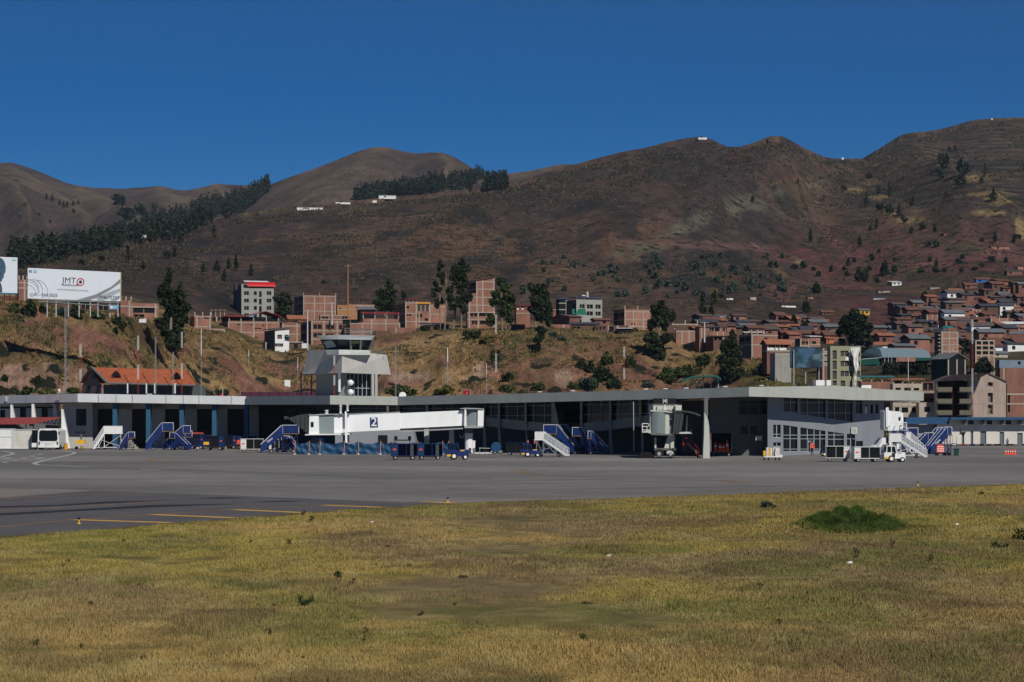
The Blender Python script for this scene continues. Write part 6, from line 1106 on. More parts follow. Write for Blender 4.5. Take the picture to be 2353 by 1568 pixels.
q.build('gable_roof',ROOFM['dred'],o);MB().box(-30*k_,235*k_,-.5,6,hb_+65*k_,hb_+78*k_).build('low_roof',ROOFM['dred'],o);MB().box(0,700*k_,.6,7.5,hb_,hb_+68*k_).build('terrace_interior',DARK,o);MB().hexa([(240*k_,-.65,hb_+66*k_),(390*k_,-.65,hb_+95*k_),(390*k_,-.55,hb_+95*k_),(240*k_,-.55,hb_+66*k_),(240*k_,-.65,hb_+78*k_),(390*k_,-.65,hb_+107*k_),(390*k_,-.55,hb_+107*k_),(240*k_,-.55,hb_+78*k_)]).build('blue_canopy',ROOFM['blue'],o)
Hs('narrow white plastered house with side wall painted grey for shade on the bluff edge',2,1202,1345,1535,(1078,1055),1386,WHW,(),(),wins=((1375,1440,1138,1195),(1472,1530,1138,1195),(1342,1455,1256,1300)),side=SHADEG,roof=('shed','brown',22),Y=600,name='white_house',winm=mat('brown_window',(.09,.07,.07)),th=24)
o=bpy.data.objects['white_house'];k_=KZ/F*600;MB().hexa([(140*k_,-1.0,215*k_),(215*k_,-1.0,205*k_),(215*k_,0,225*k_),(140*k_,0,240*k_),(140*k_,-1.0,219*k_),(215*k_,-1.0,209*k_),(215*k_,0,229*k_),(140*k_,0,244*k_)]).build('awning',ROOFM['teal'],o)
Hs('brick house with plain front directly right of the white house',2,1430,1440,1672,972,1245,BR[1],(1020,1130),(1450,1640),roof=('gablef','rust',25),Y=640)
Hs('blue-doored strip of brick between the long block and the white house',2,1205,1215,1340,1240,1362,BR[2],(1245,),(1222,1280),wins=((1228,1276,1255,1358),),Y=604,winm=ROOFM['blue'])
Hs('dark shop front under the brick house beside the white house',2,1535,1540,1705,1242,1365,ADOBE,(),(),wins=((1600,1650,1265,1360),),Y=620,winm=DARK,roof=('shed','white',-6))
Hs('orange gable-roofed house behind the white house',2,1515,1525,1790,930,1000,BR[3],(),(),wins=((1560,1650,935,965),),roof=('gable','tile',48),Y=700)
Hs('long brick terrace with two rows of dark openings left of the control tower',2,1692,1832,2353,950,1360,BR[1],(965,1085,1200),(1840,2000,2180),wins=((1862,1970,1002,1060),(2032,2140,1005,1062),(2208,2300,1010,1065),(1862,1970,1120,1170),(2032,2130,1125,1172)),swins=((1715,1760,1010,1070),(1715,1760,1130,1180)),side=ADOBE,Y=640,winm=DARK,th=16)
Hs('brick upper house with dark openings above the long terrace',2,1935,1950,2353,872,970,BR[1],(880,930),(),wins=((1980,2060,898,945),(2250,2320,890,935)),Y=700,winm=DARK,th=12)
Hs('ochre plastered house with one small window, top of the terrace by the tower',2,2165,2180,2420,742,880,OCH,(800,),(),wins=((2208,2240,778,806),),roof=('flat','grey',0),Y=720,th=12)
Hs('brick house immediately right of the ochre house behind the tower',3,-60,-20,325,735,950,BR[2],(745,860),(),wins=((20,70,880,905),),Y=740)
Hs('dark shed with blue-grey sheet roof below the dense tree pair',3,125,130,340,800,870,DARK,(),(),roof=('shed','grey',35),Y=700,name='shed',cat='shed')
Hs('long low brick shelter with a crimson sheet roof above the tower',3,165,175,658,928,985,BR[0],(),(290,480),roof=('posts','dred',85),Y=640)
Hs('brick wall house with pale beam under the crimson-roofed shelter',3,-180,0,672,975,1150,BR[0],(990,1100),(165,290,480,665),Y=618,th=8,wins=((-100,110,935,1000),),winm=DARK)
Hs('small open brick enclosure on the bluff edge beside the tower railing',3,330,340,520,1085,1155,ADOBE,(),(),Y=596)
Hs('low brick yard wall right of the small enclosure on the bluff edge',3,520,528,890,1045,1140,BR[1],(),(620,),Y=598,th=6)
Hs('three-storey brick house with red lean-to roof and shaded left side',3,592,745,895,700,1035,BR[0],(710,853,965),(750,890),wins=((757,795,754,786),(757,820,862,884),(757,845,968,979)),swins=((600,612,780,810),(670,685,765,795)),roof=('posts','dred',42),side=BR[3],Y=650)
Hs('brick house with yellow sheet roof over its top terrace',3,890,897,1068,825,1035,BR[0],(960,),(930,),wins=((905,970,860,905),(1005,1050,918,960)),roof=('posts','yellow',125),Y=655,winm=DARK,th=10)
Hs('plain brick house left of the tall gum trees',3,1062,1070,1285,730,975,BR[2],(762,862),(1075,),Y=665,th=14)
Hs('ramshackle shed with blue-grey sheets at the foot of the gum trees',3,940,1000,1330,1010,1105,ADOBE,(),(),wins=((1020,1080,1030,1090),(1120,1180,1035,1095)),roof=('shed','grey',38),Y=604,winm=DARK,name='shed',cat='shed',th=10)
Hs('tall brick house with sloping top right of the gum trees',3,1560,1700,1942,(412,364),1045,BR[0],(425,525,635,742),(1705,1785,1935),wins=((1642,1715,945,1000),(1745,1812,950,1000)),swins=((1610,1690,435,490),(1600,1690,500,575)),roof=('shed','rust',3),Y=640,winm=DARK,th=18,name='tall_house')
Hs('lower brick wing on the left of the tall sloping-topped house',3,1560,1590,1698,582,1045,BR[0],(635,742,840),(1605,),wins=((1610,1690,950,1000),(1612,1690,845,895)),Y=638,winm=DARK,th=10)
Hs('long brick ground floor with wooden props under the tall house',3,1560,1580,1950,838,1060,BR[0],(838,935),(1605,1722,1940),wins=((1615,1715,848,892),(1735,1930,848,892),(1640,1715,950,1000),(1745,1930,950,1000)),Y=628,winm=DARK,th=6)
Hs('brick house with two white windows right of the leafy tree',3,2220,2235,2420,752,985,BR[1],(850,),(),wins=((2248,2275,765,802),(2312,2340,765,805)),Y=640,winm=WHW,th=10,roof=('shed','dred',5))
Hs('low adobe wall house under the leafy tree',3,2110,2120,2353,1000,1095,ADOBE,(),(),Y=600,roof=('flat','grey',0),th=4)
Hs('small brick end house right of the wide gum tree',4,360,375,460,765,880,BR[1],(800,),(),wins=((380,410,770,820),),Y=700,winm=DARK)
Hs('low brick wall house in front of the grey concrete building',4,340,350,612,1002,1078,BR[0],(),(520,),Y=590,th=4,roof=('flat','grey',0))
Hs('grey concrete two-storey house with blue sheet roof and water tank',4,555,690,1038,672,935,GREYB,(),(),wins=((735,803,730,780),(832,913,732,788),(948,1018,733,790),(832,913,825,880),(948,1018,828,882)),swins=((640,685,725,780),(580,612,690,720)),side=SHADEG,roof=('posts','blue',32),Y=640,winm=DARK,name='grey_house',th=22)
Hs('teal-netted open concrete wing left of the grey concrete house',4,455,460,560,660,860,DARK,(715,800),(555,),roof=('shed','blue',12),Y=652,fm=GREYB)
Hs('brown-roofed low brick building below the grey concrete house',4,345,600,762,895,1018,BR[3],(),(),wins=((735,755,935,980),),roof=('gable','brown',35),Y=608,winm=DARK,side=ADOBE)
Hs('dark adobe wall house beneath the brown roof',4,612,620,1000,1000,1105,ADOBE,(),(),wins=((640,740,1030,1060),),Y=596,roof=('shed','dark',30),winm=DARK,th=6)
Hs('low rust-roofed brick house right of the grey concrete house',4,900,940,1145,940,1010,BR[3],(),(),wins=((1045,1090,955,985),),roof=('gable','rust',20),Y=606,winm=DARK)
Hs('long flat-roofed adobe row with blue bundles on top',4,932,940,1390,1015,1118,ADOBE,(),(1120,1245),wins=((955,975,1035,1070),(1000,1025,1035,1070),(1050,1075,1030,1065),(1130,1190,1030,1100)),Y=594,winm=DARK,th=3)
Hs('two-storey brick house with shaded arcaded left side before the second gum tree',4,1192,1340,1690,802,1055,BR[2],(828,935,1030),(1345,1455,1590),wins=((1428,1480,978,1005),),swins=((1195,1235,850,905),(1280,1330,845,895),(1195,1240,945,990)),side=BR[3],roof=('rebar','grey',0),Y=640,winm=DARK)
Hs('small white-sheeted lean-to beside the arcaded brick house',4,1245,1250,1430,1055,1120,DARK,(),(),roof=('shed','white',-15),Y=592,th=2,name='shed',cat='shed')
Hs('skeleton brick house with bare column stubs right of the second gum tree',4,1975,1985,2325,990,1050,BR[0],(1002,),(1985,2050,2150,2220,2315),roof=('rebar','grey',0),Y=610,th=4)
Hs('brown adobe house under the bare column stubs',4,1895,1905,2262,1012,1110,ADOBE,(),(),wins=((2010,2030,1035,1060),),Y=600,th=2,winm=WHW)
Hs('small tile-roofed adobe house at the end of the brick yard wall',4,2255,2265,2420,1050,1100,ADOBE,(),(),wins=((2268,2300,1055,1085),),roof=('gable','tile',22),Y=596,winm=DARK)
Hs('long low brick yard wall along the crest right of the second gum tree',4,2025,2032,2420,1082,1172,BR[2],(1095,),(2110,2205,2285),Y=582,th=3)
# --- T5 houses
Hs('brick house with sloping tile roof at the left end of the lower row',5,-60,-10,108,1030,1185,BR[1],(),(20,),roof=('shed','tile',8),Y=575)
Hs('dark-fronted brick house with white-sheeted terrace in the lower row',5,105,115,350,1095,1165,BR[0],(),(235,310),wins=((120,190,1040,1090),),roof=('posts','dark',72),Y=600,winm=DARK)
Hs('small lean-to with dark opening left of the dark bush tree',5,70,180,390,1160,1225,ADOBE,(),(315,),wins=((190,300,1170,1215),),roof=('shed','brown',12),Y=570,winm=DARK)
Hs('brick house with shaded carport under a rusty roof',5,525,690,858,1130,1300,BR[0],(1145,1275),(700,),wins=((870,900,1185,1220),),swins=((530,600,1175,1230),(620,670,1170,1225)),side=SHADEG,Y=545,winm=DARK,roof=('rebar','grey',0))
Hs('orange tile-roofed house with white balcony panels',5,830,900,1215,1268,1420,BR[3],(1355,),(),wins=((925,1010,1275,1315),(1025,1060,1275,1315),(1080,1185,1275,1315)),roof=('gable','tile',62),Y=525,winm=DARK,name='balcony_house')
o=bpy.data.objects['balcony_house'];k_=KZ/F*525
for a,b in ((0,105),(122,162),(182,285)): MB().box(a*k_,b*k_,-.15,-.01,(1420-1348)*k_,(1420-1314)*k_).build('balcony_panel',WHW,o)
Hs('brick house behind the orange tile-roofed one',5,840,860,1045,1120,1240,BR[1],(1150,),(),wins=((875,905,1180,1215),),Y=560,winm=DARK)
Hs('grey plastered plinth house below the orange tile-roofed one',5,995,1010,1225,1385,1530,CONC,(1420,),(1105,),Y=515,roof=('flat','grey',0))
Hs('orange gable-roofed brick house with dark loggia',5,1105,1200,1345,1135,1240,BR[1],(1225,),(),swins=((1125,1190,1145,1215),),roof=('gable','tile',30),Y=600,winm=DARK)
Hs('brick house with two square windows above the blue banner',5,1275,1345,1475,1190,1310,BR[1],(1290,),(1355,1462),wins=((1362,1408,1228,1258),(1422,1455,1228,1262)),side=SHADEG,roof=('flat','grey',0),Y=580,winm=DARK)
Hs('brick house with white sheet roof edge above the banner',5,1470,1482,1615,1165,1310,BR[2],(1270,),(),wins=((1505,1562,1228,1275),),roof=('shed','white',12),Y=590,winm=DARK)
Hs('narrow brick block between the banner and the olive tower block',5,1632,1640,1750,1320,1640,BR[3],(1400,1480),(1660,1735),wins=((1672,1722,1335,1390),(1672,1722,1410,1470),(1672,1722,1492,1560)),Y=512,winm=CONC)
# olive tower block
Hs('olive-grey four-storey tower block draped with a torn white cloth',5,1742,1752,2163,1292,1830,OLIVE,(),(),wins=tuple(w for y in (1350,1486,1620,1755) for w in ((1783,1838,y,y+118 if y<1700 else y+62),(1890,2000 if y<1700 else 1952,y+(5 if y<1700 else 0),y+78),(2015,2050,y+5,y+78),(2110,2150,y+5,y+78))),Y=470,name='tower_block',cat='building',winm=mat('dusky_window',(.06,.055,.06)),th=6)
o=bpy.data.objects['tower_block'];k_=KZ/F*470;MB().box(205*k_,265*k_,-.12,-.01,(1830-1486)*k_,(1830-1440)*k_).build('white_panel',WHW,o);MB().box(252*k_,262*k_,-.12,-.01,(1830-1440)*k_,(1830-1355)*k_).build('white_panel',WHW,o)
cl=thing('hanging_cloth','long torn white cloth hanging down the olive tower block','cloth',(0,0,0));mb=MB();N=26
for i in range(N):
    for j in range(5):
        def q(i,j): v=i/N;y=1310+(1830-1310)*v;wv=110*(1-v)**2.2+22+10*math.sin(v*17);x=2095-10*math.sin(v*9)+(j/5-.5)*wv;p=P(tx(5,x),250+y*KZ,469.2+.25*math.sin(j*2+v*11));return p
        mb.quad(q(i,j),q(i,j+1),q(i+1,j+1),q(i+1,j))
mb.build('cloth',WHW,cl,smooth=True)
# banner billboard (landscape picture)
cl=thing('billboard','dark teal landscape billboard standing on the low brick houses left of the olive block','billboard',(0,0,0));Yb=500
def bq(x0,x1,y0,y1,m,d,par,nm): mb=MB();slab(mb,[(tx(5,x0),250+y1*KZ),(tx(5,x1),250+(y1-10)*KZ),(tx(5,x1),250+y0*KZ),(tx(5,x0),250+(y0-5)*KZ)],Yb,d,d+.2);return mb.build(nm,m,par)
BMAT=bpy.data.materials.new('landscape_print');BMAT.use_nodes=True
n_=BMAT.node_tree.nodes;L_=BMAT.node_tree.links;tc=n_.new('ShaderNodeTexCoord');nz=n_.new('ShaderNodeTexNoise');nz.inputs['Scale'].default_value=.55;nz.inputs['Detail'].default_value=6;cr=n_.new('ShaderNodeValToRGB');L_.new(tc.outputs['Object'],nz.inputs['Vector']);L_.new(nz.outputs['Fac'],cr.inputs[0])
cr.color_ramp.elements[0].position=.40;cr.color_ramp.elements[0].color=(.004,.016,.035,1);cr.color_ramp.elements[1].position=.62;cr.color_ramp.elements[1].color=(.05,.13,.20,1);e_=cr.color_ramp.elements.new(.5);e_.color=(.008,.05,.07,1);L_.new(cr.outputs[0],n_['Principled BSDF'].inputs['Base Color'])
pb_=bq(1208,1636,1305,1585,BMAT,0,cl,'panel');mb=MB();slab(mb,[(tx(5,a),250+b*KZ) for a,b in ((1300,1325),(1560,1320),(1500,1420),(1430,1480),(1350,1400))],Yb,-.03,-.002);mb.build('printed_sky',mat('print_blue_sky',(.045,.10,.19),var=.2),pb_)
mb=MB();[slab(mb,[(tx(5,1515),250+(y+12)*KZ),(tx(5,1515+w),250+(y+10)*KZ),(tx(5,1515+w),250+y*KZ),(tx(5,1515),250+(y+2)*KZ)],Yb,-.05,-.031) for y,w in ((1405,100),(1428,95),(1455,100))];mb.build('printed_caption',mat('print_grey',(.2,.25,.28)),pb_)
mb=MB();[mb.bar(P(tx(5,x),250+1585*KZ,501),P(tx(5,x),250+1800*KZ,501),.15) for x in (1260,1420,1600)];mb.bar(P(tx(5,1262),250+1340*KZ,499.6),P(tx(5,1262),250+1800*KZ,499.6),.12);mb.build('frame',STEEL,cl)
# --- T6 and B6 buildings
b6=dict(oy=360)
Hs('brick hall with teal roof and white truss strip right of the olive block',6,155,162,590,290,480,BR[1],(),(),roof=('posts','teal',72),Y=430,th=2,name='brick_hall',cat='building',**b6)
Hs('pale plastered block with rows of dark windows behind the terminal wing',6,575,590,988,318,780,BEIGE,(420,560,620),(),wins=((625,697,372,403),(742,830,372,410),(872,943,375,418),(612,678,560,575),(708,785,560,577),(842,925,556,582),(618,676,635,690),(708,795,638,706),(842,925,638,706)),roof=('posts','tile',65),Y=425,th=3,name='apartment_block',cat='apartment block',**b6)
Hs('narrow brick stair house with orange parapet behind the pale block',6,985,992,1172,290,470,BR[3],(430,),(),wins=((1000,1130,310,400),),Y=432,winm=DARK,th=3,**b6)
Hs('small orange-roofed house between the pale block and the balcony block',6,1000,1010,1170,500,560,ADOBE,(),(),wins=((1100,1130,510,545),),roof=('gable','tile',40),Y=426,winm=DARK,th=3,**b6)
Hs('beige plastered cottage with one dark square window',6,935,942,1168,570,790,BEIGE,(),(),wins=((1012,1095,630,700),),Y=422,roof=('flat','grey',0),th=3,**b6)
Hs('dull brick building at the right edge beside the balcony block',6,2105,2125,2460,320,790,BR[1],(460,590),(),wins=((2135,2165,470,700),),roof=('flat','grey',0),Y=425,winm=DARK,th=4,**b6)
Hs('blue-grey plastered house at the right edge above the brick buildings',6,2010,2022,2460,0,110,mat('blue_grey_plaster',(.16,.21,.28)),(),(),wins=((2270,2308,20,60),),Y=520,th=4,**b6)
Hs('brick house with teal awning below the blue-grey house',6,2000,2030,2460,105,240,BR[1],(),(2080,),roof=('flat','grey',0),Y=505,th=4,**b6)
T=thing('balcony_block','four-storey apartment block with yellow balcony parapets and bare gabled end wall','apartment block',(0,0,0));BY=418
lb=lin1(tx(6,1175),420,tx(6,1655),414);rb=lin1(tx(6,1655),414,tx(6,2112),424)
def bs(nm,m,pts,Yf,d0,d1,oy=360): mb=MB();slab(mb,[(tx(6,x),oy+y*KZ) for x,y in pts],Yf,d0,d1);return mb.build(nm,m,T)
GAB=mat('bare_block_wall',(.36,.285,.24),.95,var=.16,scale=.9,dirt=.1)
m=MB();ops=[(1865,1932,298,355),(1865,1935,440,570),(1865,1930,600,725)]
def gseg(x0,x1,y0,y1): slab(m,[(tx(6,x0),by(y1)),(tx(6,x1),by(y1)),(tx(6,x1),by(y0)),(tx(6,x0),by(y0))],rb,0,.4)
gseg(1655,1865,290,800);gseg(1935,2112,290,800);ys=[290]+[v for o_ in ops for v in o_[2:]]+[800]
for a,b in zip(ys[0::2],ys[1::2]): gseg(1865,1935,a,b)
slab(m,[(tx(6,1655),by(290)),(tx(6,2112),by(290)),(tx(6,1872),by(185))],rb,0,.4);m.build('gable_wall',GAB,T)
for o_ in ops: m=MB();slab(m,[(tx(6,o_[0]),by(o_[3])),(tx(6,o_[1]),by(o_[3])),(tx(6,o_[1]),by(o_[2])),(tx(6,o_[0]),by(o_[2]))],rb,1.0,1.2);m.build('window_recess',mat('recess_wall',(.2,.17,.15)),T)
bs('gable_band',FRAMEC,[(1655,412),(2112,418),(2112,408),(1655,402)],rb,-.05,-.003);bs('gable_band',FRAMEC,[(1655,588),(2112,585),(2112,573),(1655,576)],rb,-.05,-.003)
bs('roof',ROOFM['brown'],[(1165,290),(1660,265),(1880,178),(1400,200)],lb,-.5,8) ;bs('roof',ROOFM['brown'],[(1872,183),(1880,176),(2125,285),(2120,298)],rb,-.4,9)
bs('inner_wall',DARK,[(1180,800),(1655,800),(1655,275),(1180,275)],lb,2.0,2.3);bs('end_pier',BEIGE,[(1172,800),(1186,800),(1186,290),(1172,290)],lb,-.3,2);bs('corner_pier',FRAMEC,[(1622,800),(1655,800),(1655,275),(1622,275)],lb,0,2)
YB=mat('yellow_beige_parapet',(.46,.40,.26),.85,var=.06)
for a,b in ((1184,1378),(1478,1655)):
    for y in (365,522,675): bs('balcony',YB,[(a,y+62),(b,y+62),(b,y),(a,y)],lb,-.7,-.5);bs('balcony_floor',FRAMEC,[(a,y+72),(b,y+72),(b,y+62),(a,y+62)],lb,-.65,2)
bs('stair_wall',mat('dark_red_wall',(.10,.02,.015)),[(1385,800),(1420,800),(1412,280),(1385,280)],lb,.5,.8)
# halls
T=thing('barrel_hall','sports hall with grey-blue barrel vault roof and dark curved end','hall',(0,0,0));BG=mat('vault_sheet',(.17,.23,.27),.55,var=.06,scale=.4);q=MB();e=MB();n=16;Yh=515
a0=lambda t: (tx(6,372+68*(1-math.cos(t*math.pi/2))),250+(1312+130*(1-math.cos(t*math.pi/2))*0+130*t**1.6)*KZ)
pts_l=[(tx(6,372+70*math.sin(t*1.57)),250+(1442-130*math.cos(t*1.57))*KZ) for t in [i/n for i in range(n+1)]];pts_r=[(tx(6,955+145*math.sin(t*1.57)),250+(1450-122*math.cos(t*1.57))*KZ) for t in [i/n for i in range(n+1)]]
for i in range(n):
    y0,y1=Yh+7*math.cos(i/n*1.57),Yh+7*math.cos((i+1)/n*1.57);q.quad(P(*pts_l[i],y0),P(*pts_l[i+1],y1),P(*pts_r[i+1],y1),P(*pts_r[i],y0))
q.build('vault_roof',BG,T,smooth=True);pts_e=[(tx(6,372-215*math.sin(t*1.57)),250+(1460-148*math.cos(t*1.57))*KZ) for t in [i/n for i in range(n+1)]]
m=MB();vv=[P(*p,Yh+7) for p in pts_e[::-1]]+[P(*p,Yh+7*math.cos(i/n*1.57)) for i,p in enumerate(pts_l)];m.add(vv,[tuple(range(len(vv)))]);m.build('curved_end',mat('dark_vault_end',(.03,.06,.075)),T)
def bt(nm,mm,pts,Y,d0,d1): mb=MB();slab(mb,[(tx(6,x),250+y*KZ) for x,y in pts],Y,d0,d1);return mb.build(nm,mm,T)
bt('side_wall',mat('dark_green_wall',(.006,.06,.05)),[(160,1560),(440,1560),(440,1450),(160,1470)],Yh+1,0,.3);bt('front_wall',DARK,[(440,1520),(1100,1520),(1100,1452),(440,1445)],Yh+.5,0,.3);bt('brick_panel',BR[2],[(650,1500),(895,1500),(895,1440),(650,1440)],Yh,0,.3);bt('green_panel',mat('dark_green_wall',(0,)*3),[(895,1490),(1098,1485),(1098,1450),(895,1446)],Yh,0,.3)
m=MB();[m.bar(P(tx(6,x),250+1440*KZ,Yh-.5),P(tx(6,x),250+1510*KZ,Yh-.5),.08) for x in (480,530,575,640)];m.bar(P(tx(6,160),250+1468*KZ,Yh-.6),P(tx(6,440),250+1445*KZ,Yh-.6),.1);m.build('post',STEEL,T)
Hs('open hall with grey sheet gable roof and dark interior',6,1105,1325,1580,1470,1530,DARK,(),(1335,1450,1560),roof=('gablef','grey',78),side=mat('dark_green_wall',(0,)*3),Y=520,th=28,name='open_hall',cat='hall')
Hs('tall slim brick tower house with teal dome roof',6,1150,1238,1470,1100,1422,BR[2],(1105,1190,1275,1360),(1252,1350,1455),wins=((1425,1442,1150,1158),(1425,1442,1212,1222),(1425,1442,1272,1282),(1425,1442,1335,1345)),side=SHADEG,Y=590,th=16,name='tower_house')
o=bpy.data.objects['tower_house'];k_=KZ/F*590;MB().box(100*k_,232*k_,0,6,322*k_,376*k_).build('roof_room',BR[1],o);MB().lathe((165*k_,2.5,372*k_),[(95*k_,0),(90*k_,10*k_),(60*k_,32*k_),(15*k_,44*k_)],14).build('dome',ROOFM['teal'],o);MB().hexa([(15*k_,.2,322*k_),(100*k_,.2,322*k_),(100*k_,6,322*k_),(15*k_,6,322*k_),(50*k_,.2,372*k_),(100*k_,.2,374*k_),(100*k_,6,374*k_),(50*k_,6,372*k_)]).build('roof_shed',SHADEG,o)
for k in range(6): MB().box(-.5,-.01,.3,1.5,(20+k*50)*k_,(38+k*50)*k_).build('balcony',FRAMEC,o)
Hs('unfinished three-storey brick frame with diagonal braces in its open bays',6,1660,1700,1955,1215,1462,BR[2],(1218,1285,1350,1420),(1705,1785,1880,1950),wins=tuple((a,b,y,y+42) for y in (1228,1295,1360) for a,b in ((1712,1775),(1797,1870),(1890,1942))),Y=560,winm=DARK,name='concrete_skeleton',cat='building')
house_rows=[
 ('brick house with blank wall and pale frame right of the dark tree',315,500,1157,1312,'b2','rebar','grey',0,575,0),('brick house under a bright blue sheet roof',510,702,1212,1312,'b1','shed','blue',38,580,0),('long low house with teal roof on white posts',712,990,1285,1325,'b1','posts','teal',38,560,0),
 ('small brick gabled house right of the blue roof',610,710,1255,1318,'b2','flat','grey',0,570,0),('rust-roofed brick house above the blue roof',600,840,1165,1235,'b3','gable','rust',40,640,1),('tiny brick tower right of the rust-roofed house',808,878,1130,1205,'b2','flat','grey',0,640,0),
 ('grey sheet-roofed house left of the slim tower',885,1115,1185,1240,'b3','gable','grey',38,650,1),('dull brick two-storey block on the road bend',602,845,965,1112,'b3','flat','grey',0,720,1),('framed brick turret above the dull block',642,718,868,968,'b2','flat','grey',0,760,0),('pinkish brick house right of the framed turret',802,950,828,950,'b2','rebar','grey',0,770,1),
 ('large two-tone brick block with concrete grid in the middle of the slope',1042,1196,870,1055,'b1','flat','grey',0,740,0),('long rust-tiled hall below the two-tone block',900,1240,1085,1110,'b3','gable','rust',45,700,0),('brick house with big orange lit roof edge',1130,1215,1115,1145,'ochre','gable','rust',20,670,0),
 ('red brick house with shaded windowed side, high in the middle of the town',1560,1682,722,808,'b1','flat','grey',0,880,4),('brick house with blue-curtained left side',1655,1775,798,922,'b2','flat','grey',0,800,4),('brick house with two rows of black windows near the right edge',2135,2242,725,872,'b0','flat','grey',0,860,4),
 ('tall pale brick house with concrete columns at right',1905,2142,915,1115,'b2','rebar','grey',0,700,1),('wide brick house with white gable sheet at the right edge',2110,2420,995,1200,'b2','shed','white',35,660,2),('brick house with ledge under the tall pale one',1762,1838,975,1092,'b2','flat','grey',0,700,0),
 ('brick boxes on top of the unfinished frame, left one',1640,1740,1155,1215,'b2','flat','grey',0,590,0),('brick box right of the unfinished frame top',1772,1850,1155,1195,'b2','flat','grey',0,600,0),('long brick house right of the unfinished frame',1960,2160,1222,1300,'b1','flat','grey',0,590,2),('brick house with shallow roof at the right edge below the wide one',2065,2420,1250,1330,'b2','shed','rust',12,575,2),
 ('grey sheet-roofed adobe house beside the right edge trees',1950,2135,1390,1445,'beige','gable','grey',28,540,1),('white cabin high on the slope above the town',580,705,432,485,'white','shed','white',22,1150,2),('long white cabin with dark roof on the slope',328,488,645,665,'white','shed','dark',18,990,0),('pale hut with white ends below the white cabin',395,555,545,575,'beige','shed','brown',5,1080,1),
 ('small grey hut right of the pale huts',1092,1225,505,532,'conc','flat','grey',0,1100,0),('yellow house with grey roof at the left of the hillside town',145,280,810,882,'ochre2','gable','grey',18,800,2),('bright blue house with rust roof near the top of the town',1710,1890,395,445,'blue','gable','rust',22,1150,1),
 ('rust-roofed brick house below the blue house',1560,1720,470,525,'b3','gable','rust',28,1100,1),('brick house with white gable wall and tile roof',1370,1545,560,605,'white','gable','tile',42,1030,1),('long rust-roofed house on posts in the upper town',1510,1780,640,668,'b3','gable','rust',30,980,0),('white-gabled house in the cluster at upper right',1720,1850,570,610,'white','gable','rust',30,1040,0),
 ('tile-roofed house with orange front near the right edge',2150,2320,505,580,'ochre','gable','tile',28,1060,1),('dark house cut by the right edge above the town',2125,2330,280,345,'b3','shed','dark',18,1200,1),('small brick box on the dark house by the right edge',2270,2345,228,270,'b2','flat','grey',0,1230,0),('grey-roofed house with pale right wall, upper town',1915,2080,430,475,'b3','shed','grey',12,1120,1),
 ('brick gabled house in the middle upper town',1680,1870,705,740,'b1','gable','rust',26,930,0),('row house with rust roof left of the red brick house',1155,1415,745,800,'b3','gable','rust',28,880,1),('low rust-roofed house above the two-tone block',975,1110,808,840,'b3','gable','rust',20,850,0),('brick cube with pale wall left of the row house',878,965,732,798,'b2','flat','grey',0,900,0),
 ('grey roofed house below the row house',1210,1420,850,890,'conc','gable','tile',22,800,2),('long rust roof house at the lower middle of the town',1325,1560,925,985,'b3','gable','rust',45,730,1),('white two-storey house with grey roof above the long rust roof',1400,1545,880,915,'b3','shed','grey',22,780,0),('brick corner house with pale upper storey at the right edge',2225,2330,790,905,'b0','flat','grey',0,820,1)]
WM={'b0': BR[0],'b1': BR[1],'b2': BR[2],'b3': BR[3],'ochre': mat('orange_plaster',(.42,.15,.06)),'ochre2': mat('mustard_plaster',(.48,.30,.04)),'beige': BEIGE,'white': WHW,'conc': CONC,'blue': BLUW}
rr_=random.Random(11)
for lbl,a,b,yt,yb_,wk,rt,rc,rh,Y,nw in house_rows:
    w_=b-a;wins=[]
    for k in range(nw):
        i,j=k % 2,k // 2;x0=a+w_*(.18+.42*i);y0=yt+(yb_-yt)*(.22+.45*j);wins.append((x0,x0+min(32,w_*.22),y0,y0+min(26,(yb_-yt)*.38)))
    fr=wk in ('b0','b1','b2') and (yb_-yt)>70
    Hs(lbl,6,a-rr_.choice((12,40,70)),a,b,yt,yb_,WM[wk],((yt+yb_)/2,) if fr else (),(a+8,(a+b)/2,b-8) if fr else (),wins=wins,roof=(rt,rc,rh),Y=solveY(tx(6,a),ty(yb_),500),th=rr_.uniform(8,24),side=None if wk != 'white' else BEIGE,winm=DARK)
